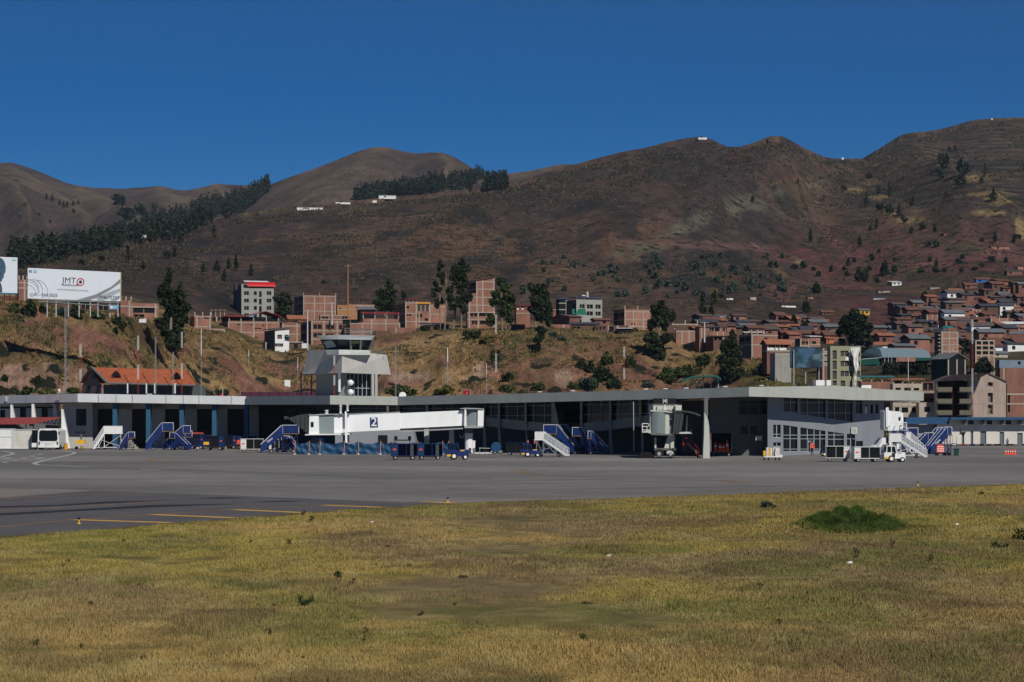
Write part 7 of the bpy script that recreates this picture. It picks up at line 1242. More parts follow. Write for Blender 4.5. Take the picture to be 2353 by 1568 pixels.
# lower-left hillside houses seen in the middle crop
for lbl,a,b,yt,yb_,wk,rt,rc,rh,nw in [('tiny white hut on the green slope left of the hillside',358,445,640,668,'white','shed','dark',6,1),('grey low hut with curved roof on the left slope',200,350,885,908,'white','shed','grey',10,0),('tiny white cube with a red window on the left slope',402,442,882,908,'white','flat','grey',0,1),('long white-topped wall house on the red slope',1100,1290,752,765,'white','flat','grey',0,0),('pale hut with dark opening at the slope centre',675,755,635,668,'beige','flat','grey',0,1),
     ('red-and-brown hut left of the tall dark pine',1450,1525,635,662,'b2','flat','grey',0,1),('long rust-roofed farmhouse above the big dark tree',1640,1800,835,872,'b3','gable','rust',22,2),('pink brick row above the big dark tree',1545,1735,950,1000,'b2','gable','tile',15,3),('green-panelled fence house below the terraces',1000,1130,980,1020,'conc','flat','grey',0,0),
     ('long adobe wall house on the terrace left of the green panel',540,770,985,1045,'b3','flat','grey',0,0),('dark roofed house with white edges at the left of the terraces',240,500,985,1015,'b3','shed','grey',8,1),('rust-roofed brick house in the hollow',890,985,1010,1045,'b3','gable','rust',14,0),('white-roofed house with solar panel in the lower row',600,860,1110,1150,'b1','shed','white',12,1),('flat brick strip house behind the solar roof',850,1050,1055,1130,'b1','flat','grey',0,1),
     ('small house with red roof and tiles left of the big dark tree',1720,1830,1110,1150,'b2','gable','rust',12,1),('stacked tile roofs house by the big dark tree',1700,1800,1190,1260,'ochre','gable','tile',22,1)]:
    w_=b-a;wins=[(a+w_*(.2+.3*k),a+w_*(.32+.3*k),yt+(yb_-yt)*.25,yt+(yb_-yt)*.8) for k in range(nw)]
    Hs(lbl,5,a-15,a,b,yt,yb_,WM[wk],(),(),wins=wins,roof=(rt,rc,rh),Y=solveY(tx(5,a),ty(yb_),500),th=rr_.uniform(6,18),winm=DARK,side=ADOBE if wk != 'white' else BEIGE)
# cabins high on the mountains
for lbl,r,a,b,yt,yb_,mm,nm in [('long white greenhouse-like building on the left plateau below the dark forest',1,2040,2225,645,663,WHW,'long_cabin'),('tiny white cabin inside the dark forest at left',1,975,1012,835,850,WHW,'cabin'),('large white roofed building in front of the central forest',2,258,375,562,584,WHW,'long_cabin'),('small white hut left of the large white roofed building',2,198,243,597,610,WHW,'cabin'),('long thin white shed at the plateau edge',2,-40,62,612,620,WHW,'long_cabin'),
     ('white lookout building on the highest middle summit',3,103,162,168,182,WHW,'cabin'),('small dark hut on the second summit',3,583,627,182,195,ADOBE,'cabin'),('white cube on the saddle between the summits',3,1088,1103,310,320,WHW,'cabin'),('little white block on the right-hand summit',3,2117,2127,41,48,WHW,'cabin'),
     ('dark lean-to on the red slope beside a slim tree',3,900,945,820,840,ADOBE,'cabin'),('ochre hut on the red slope, left of two',3,1030,1070,866,884,BR[1],'cabin'),('small brick hut on the red slope, right of two',3,1075,1115,882,900,BR[1],'cabin'),('thin brick hut further right on the red slope',3,1315,1362,880,892,BR[3],'cabin'),('brick hut with pale front below the saddle trees',3,1290,1332,703,718,BR[1],'cabin'),
     ('pale brick farmhouse under the right mountain terraces',3,1800,1870,822,850,BR[2],'cabin'),('brick cabin right of the pale farmhouse',3,1905,1955,868,886,BR[3],'cabin'),('long pillared brick house near the right edge',3,2125,2255,910,935,BR[2],'long_cabin'),('adobe house with dark doorway under the pillared house',3,2090,2195,952,972,BR[2],'long_cabin'),('tiny straw-roofed hut in the middle of the lower right slope',3,1842,1880,930,943,OCH,'cabin'),('dark hut below the road cut',3,660,690,955,970,ADOBE,'cabin'),('second dark hut below the road cut',3,745,772,978,990,ADOBE,'cabin')]:
    pa=mx(r,a);pb_=mx(r,b);Y=solveY(pa,my(yb_),1000);p=P(pa,my(yb_),Y);k=Y/F;wd=(pb_-pa)*k;h=(my(yb_)-my(yt))*k
    if yb_<330 and r==3: Y -= 6
    o=thing(nm,lbl,'hut',(p.x,Y,p.z),R(8));h *= .75;MB().box(0,wd,0,min(6,wd),-1.2,h*.7).build('wall',mm,o);MB().prism([(-.3,h*.68),(min(6,wd)/2,h),(min(6,wd)+.3,h*.68),(min(6,wd)/2,h*.9)],'x',-.3,wd+.3).build('roof',ROOFM['white'] if mm is WHW else ROOFM['rust'],o)
    if wd>4: MB().box(wd*.3,wd*.42,-.03,.02,0,h*.5).build('door',DARK,o)
ORD=['first','second','third','fourth','fifth','sixth','seventh','eighth','ninth','tenth','eleventh','twelfth','thirteenth','fourteenth','fifteenth','sixteenth','seventeenth','eighteenth','nineteenth','twentieth','twenty-first','twenty-second','twenty-third','twenty-fourth','twenty-fifth','twenty-sixth','twenty-seventh','twenty-eighth','twenty-ninth','thirtieth']
# filler houses of the dense hillside quarter
spots=[];tries=0
while len(spots)<165 and tries<12000:
    tries+=1;px=rr_.uniform(850,1034);yb_=rr_.uniform(284,356)
    if yb_<304-(px-940)*.24 or (px<890 and yb_<338): continue
    if all(abs(px-a)>5 or abs(yb_-b)>2.5 for a,b in spots): spots.append((px,yb_))
fill_mats=[('brick',BR[0]),('brick',BR[1]),('brick',BR[3]),('dark brick',BR[3]),('adobe',ADOBE),('adobe',ADOBE),('adobe',ADOBE),('white',WHW)];bands={};spots.sort()
spots2=[];tries=0
while len(spots2)<36 and tries<6000:
    tries+=1;px=rr_.uniform(696,862);yb_=rr_.uniform(319,338)+max(0,(px-760)*.10)
    if yb_>np.interp(px,PXS,C_py)-6: continue
    if all(abs(px-a)>6 or abs(yb_-b)>3 for a,b in spots2): spots2.append((px,yb_))
low=set(spots2);n_low=0;spots2.sort()
for px,yb_ in spots+spots2:
    Y=solveY(px,yb_,500);k=Y/F;wd=rr_.uniform(3.8,8);z=P(px,yb_,Y).z;h=rr_.choice((2.3,2.5,2.6,4.6));wn_,wm=rr_.choice(fill_mats);lo_=(px,yb_) in low;wn_,wm=('adobe',ADOBE) if lo_ and wm is WHW else (wn_,wm);wd *= .8 if lo_ else 1;h=2.3 if lo_ else h;rn_=rr_.choice(('rust','rust','brown','grey','brown','rust','tile','dark'));bi=int((360-yb_)/7)+(20 if lo_ else 0);bands[bi]=bands.get(bi,0)+1
    o=thing('hillside_house',('small %s house, %s roof, %s in low row %s left of big tree' if lo_ else 'small %s house, %s roof, %s from left in row %s uphill') % (wn_,rn_,ORD[bands[bi]-1],('one','two','three','four','five','six','seven','eight','nine','ten','eleven','twelve')[bi % 20]),'house',((px-512)*k,Y,z),R(rr_.uniform(2,26)),'small houses of the dense hillside quarter');D=rr_.uniform(4,7)
    m=MB().facade((0,0,0),(1,0,0),(0,-1,0),wd,h,[(wd*.2,wd*.2+1.1,h-1.8,h-.7)],.3,-3);m.quad((0,D,-3),(0,0,-3),(0,0,h),(0,D,h)).quad((wd,0,-3),(wd,D,-3),(wd,D,h),(wd,0,h)).quad((wd,D,-3),(0,D,-3),(0,D,h),(wd,D,h));m.build('wall',wm,o)
    MB().quad((wd*.2,.28,h-1.8),(wd*.2+1.1,.28,h-1.8),(wd*.2+1.1,.28,h-.7),(wd*.2,.28,h-.7)).build('window',DARK,o)
    rm=ROOFM[rn_];rh=rr_.uniform(.5,1.3)
    MB().hexa([(-.4,-.5,h-.1),(wd+.4,-.5,h-.1),(wd+.4,D/2,h+rh),(-.4,D/2,h+rh),(-.4,-.5,h+.02),(wd+.4,-.5,h+.02),(wd+.4,D/2,h+rh+.12),(-.4,D/2,h+rh+.12)]).hexa([(-.4,D/2,h+rh),(wd+.4,D/2,h+rh),(wd+.4,D+.4,h-.1),(-.4,D+.4,h-.1),(-.4,D/2,h+rh+.12),(wd+.4,D/2,h+rh+.12),(wd+.4,D+.4,h+.02),(-.4,D+.4,h+.02)]).build('roof',rm,o)
# water tank, tarps
o=thing('water_tank','pale rooftop water tank on the blue-roofed grey concrete house','tank',P(tx(4,838),ty(640),644));k_=KZ/F*644;MB().lathe((0,0,0),[(17*k_,0),(18*k_,45*k_),(17*k_,70*k_),(9*k_,80*k_)],14).build('tank',mat('tank_plastic',(.42,.42,.36)),o);MB().tube((0,0,-1),(0,0,0),.3).build('stand',STEEL,o)
o=thing('solar_heater','white solar heater cylinder beside the rooftop water tank','heater',P(tx(4,790),ty(608),644));MB().tube((-24*k_,0,0),(24*k_,0,-.15),8*k_,n=12).build('cylinder',WHW,o);MB().bar((-.3,0,-.1),(-.3,0,-1.1),.06).bar((.3,0,-.1),(.3,0,-1.1),.06).build('stand',STEEL,o)
o=thing('tarpaulin','green tarpaulin draped over the terrace of the grey concrete house','tarpaulin',(0,0,0));mb=MB();pts=[(640,860),(680,850),(720,795),(800,783),(838,872),(740,868),(690,868)];slab(mb,[(tx(4,x),ty(y)) for x,y in pts],636,-.4,1.2);mb.build('sheet',mat('green_tarp',(.01,.17,.11),.6,var=.3),o);mb=MB();slab(mb,[(tx(4,632),ty(850)),(tx(4,662),ty(862)),(tx(4,668),ty(795)),(tx(4,640),ty(790))],636,-.2,1);mb.build('side_flap',mat('green_tarp',(0,)*3),o)
# ================================================================ BILLBOARDS
def bpan(par,nm,m,pts,Y,d0,d1): mb=MB();slab(mb,[(tx(1,x),ty(y)) for x,y in pts],Y,d0,d1);return mb.build(nm,m,par)
T=thing('billboard','large white billboard advertising JMT outdoors on a steel frame','billboard',(0,0,0));BBY=440;BW_=mat('billboard_vinyl',(.66,.72,.78),.6,var=.02)
pan=bpan(T,'panel',BW_,[(368,650),(1620,690),(1622,300),(370,240)],BBY,0,.5)
g1_=mat('print_grey_light',(.36,.40,.43),.6,var=.02);g2_=mat('print_grey_mid',(.22,.24,.26),.6,var=.02);INK=mat('print_dark_ink',(.03,.035,.07),.6);PRED=mat('print_red',(.45,.03,.05),.6)
bpan(pan,'grey_swoosh',g2_,[(1040,668),(1280,600),(1500,490),(1620,385),(1620,440),(1480,540),(1300,640),(1210,674)],BBY,-.02,-.001)
bpan(pan,'pale_swoosh',g1_,[(1300,640),(1480,560),(1620,515),(1620,560),(1500,620),(1400,680),(1310,677)],BBY,-.02,-.001);bpan(pan,'pale_swoosh',g1_,[(1480,682),(1620,610),(1620,640),(1560,686)],BBY,-.02,-.001)
bpan(pan,'grey_swoosh',g1_,[(505,620),(530,560),(520,480),(470,420),(400,397),(372,397),(372,404),(420,412),(480,450),(518,520),(510,590),(470,640),(560,648),(585,645),(560,600),(578,520),(560,470),(500,415),(540,470),(562,520),(545,590),(560,640)][:11],BBY,-.02,-.001)
def arc(par,m,pts,wd): mb=MB();q=[P(tx(1,x),ty(y),BBY-.03) for x,y in pts];mb.path(q,wd,n=4);mb.build('print_line',m,par)
arc(pan,g2_,[(372,397),(450,398),(540,410),(600,450),(635,520),(648,600),(650,650)],.035);arc(pan,g1_,[(372,460),(420,480),(470,530),(490,580)],.04);arc(pan,g1_,[(372,425),(440,440),(500,500),(515,560)],.03);arc(pan,g1_,[(500,405),(550,460),(578,530),(560,600),(585,645)],.06)
k_=KZ/F*BBY
def bt_(s,x,y,size,m,sx=1,bold=0,nm='lettering',ry=2.7): return text_mesh(nm,s,size*k_*1.38,m,pan,P(tx(1,x),ty(y),BBY-.02),ry=ry,sx=sx,bold=bold)
bt_('JMT',930,412,80,INK,1.02,0);bt_('outdoors',932,470,36,INK,1.12,.004);bt_('www.jmtoutdoors.com.pe',980,536,31,g2_,.92,.002);bt_('01 - 560 5025',614,607,43,INK,.95,.006);bt_('994675297',1465,642,48,INK,.93,.007)
def ringm(par,x,y,r0,r1,m,nm='logo_ring',n=28):
    c=P(tx(1,x),ty(y),BBY-.03);mb=MB()
    for i in range(n):
        a,b=2*math.pi*i/n,2*math.pi*(i+1)/n;q=lambda t,r: (c.x+math.cos(t)*r*k_,c.y,c.z+math.sin(t)*r*k_);mb.quad(q(a,r0),q(b,r0),q(b,r1),q(a,r1))
    return mb.build(nm,m,par)
ringm(pan,1082,430,39,53,PRED);ringm(pan,1082,430,.1,22,INK,'logo_dot');bpan(pan,'logo_tail',PRED,[(1033,482),(1062,476),(1045,455),(1034,450)],BBY,-.035,-.012)
ringm(pan,425,602,21,25,INK);ringm(pan,1287,632,22,26,g2_);arc(pan,INK,[(415,592),(418,605),(428,613),(436,612)],.03);arc(pan,g2_,[(1280,645),(1288,620),(1295,640)],.03)
i1=bpan(pan,'social_icon',mat('print_deep_blue',(.02,.07,.22)),[(393,305),(430,306),(430,268),(393,266)],BBY,-.02,-.001);bt_('f',415,290,40,WHITE,1,.01);bpan(pan,'social_icon',mat('print_sky_blue',(.03,.32,.62)),[(454,307),(492,308),(492,271),(454,269)],BBY,-.02,-.001)
bpan(pan,'bird_mark',WHITE,[(461,296),(470,290),(462,282),(464,276),(473,283),(478,277),(485,279),(482,292),(474,299)],BBY,-.03,-.021)
fr=MB()
for y0,y1 in ((658,700),(690,757)):
    fr.bar(P(tx(1,515),ty(y0),BBY),P(tx(1,1615),ty(y1 if y0>660 else 712),BBY),.07)
fr.build('catwalk',STEEL,T)
for x in (635,755,920,1065,1215,1317,1478,1588): MB().bar(P(tx(1,x),ty(650),BBY+.2),P(tx(1,x),ty(900),BBY+.2),.10).build('leg',ALU,T)
bpan(T,'edge_frame',INK,[(365,655),(371,650),(373,240),(366,238)],BBY,-.05,.55);bpan(T,'edge_frame',mat('yellow_edge',(.5,.5,.2)),[(1617,692),(1624,692),(1625,300),(1619,298)],BBY,-.05,.55)
o=thing('sign_board','small pale blue sign hung on the billboard legs at right','sign',P(tx(1,1530),ty(795),BBY-.6));MB().box(-57*k_,57*k_,0,.1,0,52*k_).build('panel',mat('pale_blue_sign',(.22,.42,.62)),o);MB().tube((-30*k_,-.02,26*k_),(-30*k_,0,26*k_),18*k_,n=14).build('badge',WHITE,o)
T=thing('billboard','white billboard cut by the left edge, showing dark hair','billboard',(0,0,0));pan=bpan(T,'panel',BW_,[(-500,560),(230,585),(230,100),(-500,75)],BBY,0,.5)
bpan(pan,'printed_hair',mat('print_hair',(.05,.10,.16),.6,var=.5,scale=1.6),[(-200,100),(0,102),(35,120),(65,165),(78,230),(74,290),(55,330),(50,370),(35,385),(25,420),(0,430),(-200,420)],BBY,-.02,-.001);bpan(pan,'printed_collar',mat('print_slate',(.06,.09,.12)),[(-200,575),(30,570),(28,500),(15,455),(0,425),(-60,420),(-200,500)],BBY,-.025,-.003)
bpan(pan,'blue_strip',mat('print_teal',(.01,.16,.30)),[(-500,585),(230,595),(230,578),(-500,565)],BBY,-.02,.1);bt2=text_mesh('lettering','ism',42*k_,mat('print_green',(.01,.35,.10)),pan,P(tx(1,190),ty(135),BBY-.02),ry=2.7,bold=.006)
fr=MB()
for x in (-100,60,130,215): fr.bar(P(tx(1,x),ty(590),BBY+.2),P(tx(1,x),ty(720),BBY+.2),.12)
fr.bar(P(tx(1,-400),ty(640),BBY+.2),P(tx(1,215),ty(625),BBY+.2),.08);fr.build('leg_frame',mat('dull_red_steel',(.12,.02,.02)),T)
# ================================================================ MASTS
def mast(label,r,x,y0,y1,oy0,Y,w=12,style='rw',oy1=360,group='thin antenna masts around the airfield'):
    top=oy0+y0*KZ;bot=oy1+y1*KZ;p=P(tx(r,x),bot,Y);k=Y/F;h=(bot-top)*k;o=thing('antenna_mast',label,'mast',p,0,group);wd=w*KZ*k/2
    if style == 'pole': MB().tube((0,0,0),(0,0,h),wd*.8,wd*.4).build('pole',STEEL,o);MB().tube((0,0,h*.62),(0,0,h),wd,wd*.7).build('whip',WHITE,o);return o
    n=max(4,int(h/(wd*5)));seg=4
    for s in range(seg):
        m=MB();z0,z1=h*s/seg,h*(s+1)/seg
        for x_,y_ in ((-wd,0),(wd,0),(0,wd*1.5)): m.bar((x_,y_,z0),(x_,y_,z1),.022)
        for i in range(n // seg+1):
            za=z0+(z1-z0)*i/(n // seg+1);zb=z0+(z1-z0)*(i+1)/(n // seg+1);m.bar((-wd,0,za),(wd,0,za),.014).bar((-wd,0,za),(wd,0,zb),.01).bar((0,wd*1.5,za),(-wd,0,zb),.01)
        m.build('lattice_section',(mat('mast_red',(.28,.04,.03)) if s % 2==0 else WHITE) if style == 'rw' else STEEL,o)
    return o
mast('red and white lattice mast left of the tiled house',1,1083,1270,445,250,392,22);mast('grey lattice mast with a small dish on the left bluff',1,880,770,440,250,392,22,'grey');mast('red and white lattice mast in front of the tiled roof',1,1857,1150,455,250,386,22);mast('grey lattice mast right of the one on the tiled roof',1,2092,1170,455,250,387,14,'grey')
mast('thin mast at the right dormer of the tiled house',1,2330,1370,460,250,388,12,'grey');mast('white-topped lattice mast in front of the dark left gum tree',2,92,1100,465,250,389,18);mast('tall thin pole mast right of the tiled house',2,352,1060,478,250,388,10,'pole');mast('short white pole on the slope left of the white house',2,992,1350,1560,250,520,10,'pole',250);mast('thin mast just left of the control tower',2,1650,1440,340,250,470,8,'pole')
mast('red and white mast standing against the tower collar',2,2143,1420,470,250,345,16);mast('tall lattice mast rising in front of the brick houses right of the tower',3,1965,870,420,250,392,18);mast('leaning white pole mast on the slope right of the tower',3,1312,1312,330,250,470,14,'pole');mast('white pole on the slope left of the tall lattice mast',3,1835,1520,440,250,450,8,'pole');mast('grey lattice mast close right of the tower',3,615,1300,490,250,388,14,'grey')
mast('lattice mast behind the glass bays of the terminal',4,1335,1297,408,250,392,18);mast('short lattice mast behind the sunlit roof corner',5,1262,1400,350,250,395,14,'grey');mast('tall orange and white mast in front of the balcony block',6,1660,930,770,250,400,16);mast('thin pole left of the balcony block',6,797,1440,765,250,405,8,'pole')
for lbl,r,x,y0,y1,Y in (('concrete utility pole with crossarm left of the tower',2,1782,800,1360,600),('white roof pole between the brick terrace and the tower',2,2110,700,960,640),('short concrete post on the bare slope above the town',3,283,370,520,1150),('utility pole at the end of the lower row',5,60,970,1185,560),('tall ochre pole rising above the ochre house',2,2325,190,1000,690)):
    p=P(tx(r,x),ty(y1),Y);h=(y1-y0)*KZ/F*Y;o=thing('utility_pole',lbl,'pole',p);MB().tube((0,0,-1),(0,0,h),.2,.13).build('pole',OCH if 'ochre pole' in lbl else ALU,o);MB().bar((-1,0,h*.97),(1,0,h*.97),.07).build('crossarm',STEEL,o)
o=thing('sign_board','white sign by the road at the foot of the concrete utility pole','sign',P(tx(2,1750),ty(1320),600));k_=KZ/F*600;MB().box(-44*k_,44*k_,0,.1,0,65*k_).build('panel',WHW,o);MB().bar((-.8,.1,0),(-.8,.1,-1.6),.06).build('post',STEEL,o)
o=thing('sign_board','white box at the edge of the bluff right of the billboard','sign',P(tx(1,1915),ty(975),480));k_=KZ/F*480;MB().box(-45*k_,45*k_,0,1,0,48*k_).build('panel',WHW,o);MB().box(30*k_,42*k_,0,1,48*k_,58*k_).build('cap',WHW,o)
# ================================================================ TREES AND PLANTS
LF={'dark': leafmat('dark_foliage',(.012,.020,.011),(.036,.050,.021)),'green': leafmat('green_foliage',(.022,.036,.012),(.065,.082,.026)),'blue': leafmat('blue_green_foliage',(.025,.042,.034),(.06,.085,.062)),'pine': leafmat('pine_foliage',(.008,.016,.010),(.028,.040,.022)),'yel': leafmat('yellow_green_foliage',(.06,.07,.015),(.13,.12,.03)),'dry': leafmat('dry_scrub',(.10,.07,.03),(.20,.145,.06))}
BARK=mat('pale_bark',(.20,.16,.12),.9);BARKD=mat('dark_bark',(.06,.045,.035),.9)
def leaves(clumps,n,size,rg,shell=.55):
    w=np.array([c[3]*c[5] for c in clumps])**1.0;w /= w.sum();k=rg.choice(len(clumps),n,p=w);C_=np.array(clumps)[k]
    d=rg.normal(0,1,(n,3));d /= np.linalg.norm(d,axis=1)[:,None];r=shell+(1-shell)*rg.rand(n,1);r *= (1+.25*rg.normal(0,1,(n,1))*.5);c=C_[:,:3]+d*r*C_[:,3:6]
    a=rg.normal(0,1,(n,3));a /= np.linalg.norm(a,axis=1)[:,None];b=np.cross(a,rg.normal(0,1,(n,3)));b /= np.linalg.norm(b,axis=1)[:,None];s=size*(.6+.8*rg.rand(n,1))
    v=np.stack([c-a*s-b*s*.6,c+a*s-b*s*.6,c+a*s+b*s*.6,c-a*s+b*s*.6],1).reshape(-1,3);return v,np.arange(4*n).reshape(-1,4)
def sub_clumps(cl,rg,m):
    out=[]
    for c in cl:
        for _ in range(m):
            d=rg.normal(0,1,3);d /= np.linalg.norm(d);q=.35+.55*rg.rand();s=.28+.25*rg.rand();out.append((c[0]+d[0]*c[3]*q,c[1]+d[1]*c[4]*q,c[2]+d[2]*c[5]*q,c[3]*s,c[4]*s,c[5]*s))
    return out
def tree(label,pxb,pyb,Y,cl_px,kind='dark',n=1500,leaf=.28,trunk=.25,seed=1,name='gum_tree',cat='tree',stems=None,sub=9,bark=None,group=None):
    """cl_px: crown ellipses in picture coordinates (cx, cy, rx, ry)"""
    rg=np.random.RandomState(seed);base=P(pxb,pyb,Y);k=Y/F;cl=[]
    for i,(cx,cy,rx,ry) in enumerate(cl_px): cl.append(((cx-pxb)*k,rg.normal(0,.5)*rx*k*.5,(pyb-cy)*k,rx*k,rx*k*.9,ry*k))
    o=thing(name,label,cat,base,0,group);sc=sub_clumps(cl,rg,sub+5)+[c_[:3]+(c_[3]*.55,c_[4]*.55,c_[5]*.6) for c_ in cl];v,f=leaves(sc,int(n*1.5),leaf*1.08,rg,.3);np_mesh('crown',v,f,LF[kind],parent=o)
    m=MB();stems=stems or [(pxb,pyb,cl_px[0][0],cl_px[0][1],trunk)]
    for x0,y0,x1,y1,r in stems:
        a=Vector(((x0-pxb)*k,0,(pyb-y0)*k-1));b=Vector(((x1-pxb)*k,0,(pyb-y1)*k));mid=a.lerp(b,.5)+Vector((rg.normal(0,.25),0,0));m.tube(a,mid,r,r*.75,7).tube(mid,b,r*.75,r*.3,7)
        for c in cl[:6]: q=a.lerp(b,.45+.4*rg.rand());m.tube(q,(c[0],c[1],c[2]-c[5]*.2),r*.35,r*.1,5)
    m.build('trunk',bark or BARK,o);return o
def YB(px,py): y=solveY(px,py,425);cy=float(np.interp(px,PXS,C_Y));return (y if y<cy+50 else cy+6)+.5
E=lambda r,*c: [(tx(r,a),ty(b),cw*KZ,ch*KZ) for a,b,cw,ch in c]
tree('tall slim gum tree with dark narrow crown left of the long brick block',tx(1,2295),ty(1005),500,E(1,(2290,300,35,70),(2270,420,60,90),(2230,540,90,100),(2300,640,110,110),(2230,700,100,80),(2350,800,110,110),(2180,620,60,60),(2430,520,45,90),(2440,640,80,90),(2470,760,80,90),(2330,720,90,90),(2260,880,90,90)),'dark',4600,.26,.3,2)
tree('broad dark tree mass low on the bluff under the slim gum tree',tx(1,2290),ty(1370),YB(tx(1,2290),ty(1370)),E(1,(2180,980,100,100),(2280,1080,120,110),(2230,1200,90,110),(2300,1270,110,90),(2390,1150,100,130),(2420,960,90,120),(2380,1300,80,70),(2480,900,70,90)),'dark',3800,.28,.3,3,name='broadleaf_tree')
tree('round dark green tree between the grey block and the brick grid building',tx(2,1460),ty(930),880,E(2,(1400,680,70,80),(1460,640,70,80),(1520,700,60,90),(1450,790,110,90),(1500,870,90,60)),'dark',1600,.42,.3,4,name='broadleaf_tree')
tree('dark gum tree, leafy, behind the crimson-roofed shelter',tx(3,470),ty(850),760,E(3,(520,470,50,60),(540,560,80,70),(400,590,60,70),(380,690,70,70),(500,700,110,90),(580,640,50,60),(420,780,90,50),(550,780,60,50)),'dark',2400,.36,.3,5)
tree('small round tree on the slope behind the yellow-roofed house',tx(3,728),ty(650),900,E(3,(728,610,38,42)),'dark',300,.4,.15,6,name='shrub_tree')
tree('tallest gum tree with a bushy top left of the tall brick house',tx(3,1375),ty(1100),600,E(3,(1500,190,65,65),(1560,250,60,60),(1430,260,70,70),(1500,340,100,80),(1400,400,60,70),(1560,430,50,60),(1340,520,50,60),(1480,480,70,50),(1350,640,60,70),(1370,760,50,60)),'dark',3600,.27,.3,7,stems=[(tx(3,1375),ty(1100),tx(3,1480),ty(300),.32),(tx(3,1265),ty(1095),tx(3,1290),ty(300),.22)])
tree('thin gum tree with sparse tufts at the left of the tall pair',tx(3,1220),ty(1105),602,E(3,(1210,220,40,65),(1230,340,60,50),(1150,450,30,40),(1190,520,45,45),(1130,600,35,40),(1200,690,55,60),(1165,750,30,30),(1240,420,35,50),(1110,530,15,20)),'dark',1900,.26,.18,8)
tree('shorter gum tree with a round crown at the right of the tall group',tx(3,1490),ty(1100),598,E(3,(1540,640,90,70),(1600,640,55,60),(1480,720,60,50),(1530,790,60,60),(1500,560,50,40)),'dark',1900,.27,.26,9)
tree('leafy olive-green gum tree in front of the right end of the tall house',tx(3,2060),ty(1095),596,E(3,(2020,410,60,60),(2080,520,90,80),(1950,600,60,70),(2140,640,90,80),(2050,700,110,80),(1910,700,50,50),(2170,760,70,80),(2080,840,100,70),(2150,920,70,60),(1900,930,70,80)),'green',4200,.27,.26,10,stems=[(tx(3,2050),ty(1095),tx(3,2030),ty(500),.26),(tx(3,2090),ty(1090),tx(3,2120),ty(650),.16)])
tree('wide dark gum tree overhanging the bluff edge left of the grey concrete house',tx(4,195),ty(1060),592,E(4,(90,500,60,60),(180,540,100,80),(270,600,80,80),(110,660,90,80),(230,720,120,90),(320,780,50,80),(140,800,90,70),(280,880,80,80),(320,980,45,60),(200,900,70,60)),'dark',4200,.28,.3,11,stems=[(tx(4,155),ty(1060),tx(4,130),ty(640),.26),(tx(4,215),ty(1060),tx(4,250),ty(700),.24)])
tree('dark hanging thicket on the bluff face below the wide gum tree',tx(4,200),ty(1380),YB(tx(4,200),ty(1380)),E(4,(200,1080,70,60),(230,1170,70,70),(170,1220,50,50),(180,1310,25,50)),'dark',1200,.3,.1,12,name='shrub')
tree('tall dark tree with drooping crown right of the arcaded brick house',tx(4,1800),ty(1500),YB(tx(4,1800),ty(1500)),E(4,(1830,740,60,60),(1760,800,90,90),(1880,840,90,90),(1790,950,100,90),(1700,1010,70,80),(1880,1010,60,70),(1980,890,40,70),(1700,1180,110,100),(1830,1200,130,90),(1930,1190,70,60),(1750,1320,140,90),(1770,1420,110,80)),'dark',6000,.28,.35,13,stems=[(tx(4,1790),ty(1520),tx(4,1830),ty(900),.3),(tx(4,1740),ty(1520),tx(4,1700),ty(1150),.2)])
tree('bushy dark tree at the foot of the carport house',tx(5,420),250+1800*KZ,YB(tx(5,420),384),E(5,(440,1150,60,70),(350,1270,90,80),(450,1290,110,90),(400,1400,140,90),(330,1510,130,90),(480,1500,100,90),(450,1630,120,110),(350,1660,100,80)),'dark',5200,.28,.35,14,name='broadleaf_tree')
tree('conical dark tree at the lower left of the carport bush tree',tx(5,310),250+1800*KZ,YB(tx(5,310),384),[(tx(5,310),250+1740*KZ,50*KZ,60*KZ),(tx(5,310),250+1640*KZ,30*KZ,50*KZ)],'blue',700,.26,.15,15,name='conifer')
tree('huge round dark tree over the olive tower block',tx(5,2090),ty(1480),560,E(5,(2060,900,100,90),(1960,970,100,90),(2150,960,110,100),(1930,1080,90,90),(2060,1080,140,110),(2200,1080,110,100),(2150,1200,140,100),(2250,1220,80,90),(2230,1340,70,60),(1900,1230,50,60)),'pine',6500,.30,.4,16,name='broadleaf_tree')
for i,(lbl,r,x,yb_,w,h,kd,Y) in enumerate([
  ('dark shrub at the foot of the billboard, leftmost',1,180,860,70,80,'green',470),('large dark shrub in front of the billboard left leg',1,400,910,110,120,'dark',466),('slim dark shrub right of the large billboard shrub',1,570,870,55,75,'dark',466),('blue-green shrub under the middle of the billboard',1,820,900,100,70,'blue',468),('dark shrub beside the blue-green one under the billboard',1,1020,930,100,90,'dark',466),('olive shrub under the right half of the billboard',1,1310,920,100,45,'green',470),('dark shrub under the right billboard leg',1,1590,1050,110,95,'dark',466),
  ('shrub trailing down the bluff below the right leg',1,1545,1140,30,50,'dark',462),('round dark bush among the gum trunks on the crest',3,1640,1215,110,85,'dark',594),('dark bush at the base of the lean-to shed',3,1010,1105,50,35,'dark',600),('bright green bushes in the gully right of the round bush',3,1820,1260,90,60,'yel',585),('green bush lower in the gully',3,1960,1500,80,100,'green',560),('blue-green agave-like shrub right of the thicket',4,490,1235,60,55,'blue',575),('smaller blue-green shrub above the agave-like one',4,370,1180,55,45,'blue',585),('yellow-flowered bush by the arcaded brick house',4,1450,1115,60,40,'yel',590)]):
    Y=YB(tx(r,x),ty(yb_));tree(lbl,tx(r,x),ty(yb_),Y,[(tx(r,x),ty(yb_-h*.9),w*KZ,h*KZ),(tx(r,x-w*.4),ty(yb_-h*.6),w*.6*KZ,h*.7*KZ),(tx(r,x+w*.4),ty(yb_-h*.55),w*.6*KZ,h*.6*KZ)],kd,420+int(w*4),.24,.08,30+i,name='shrub',cat='shrub',sub=6)
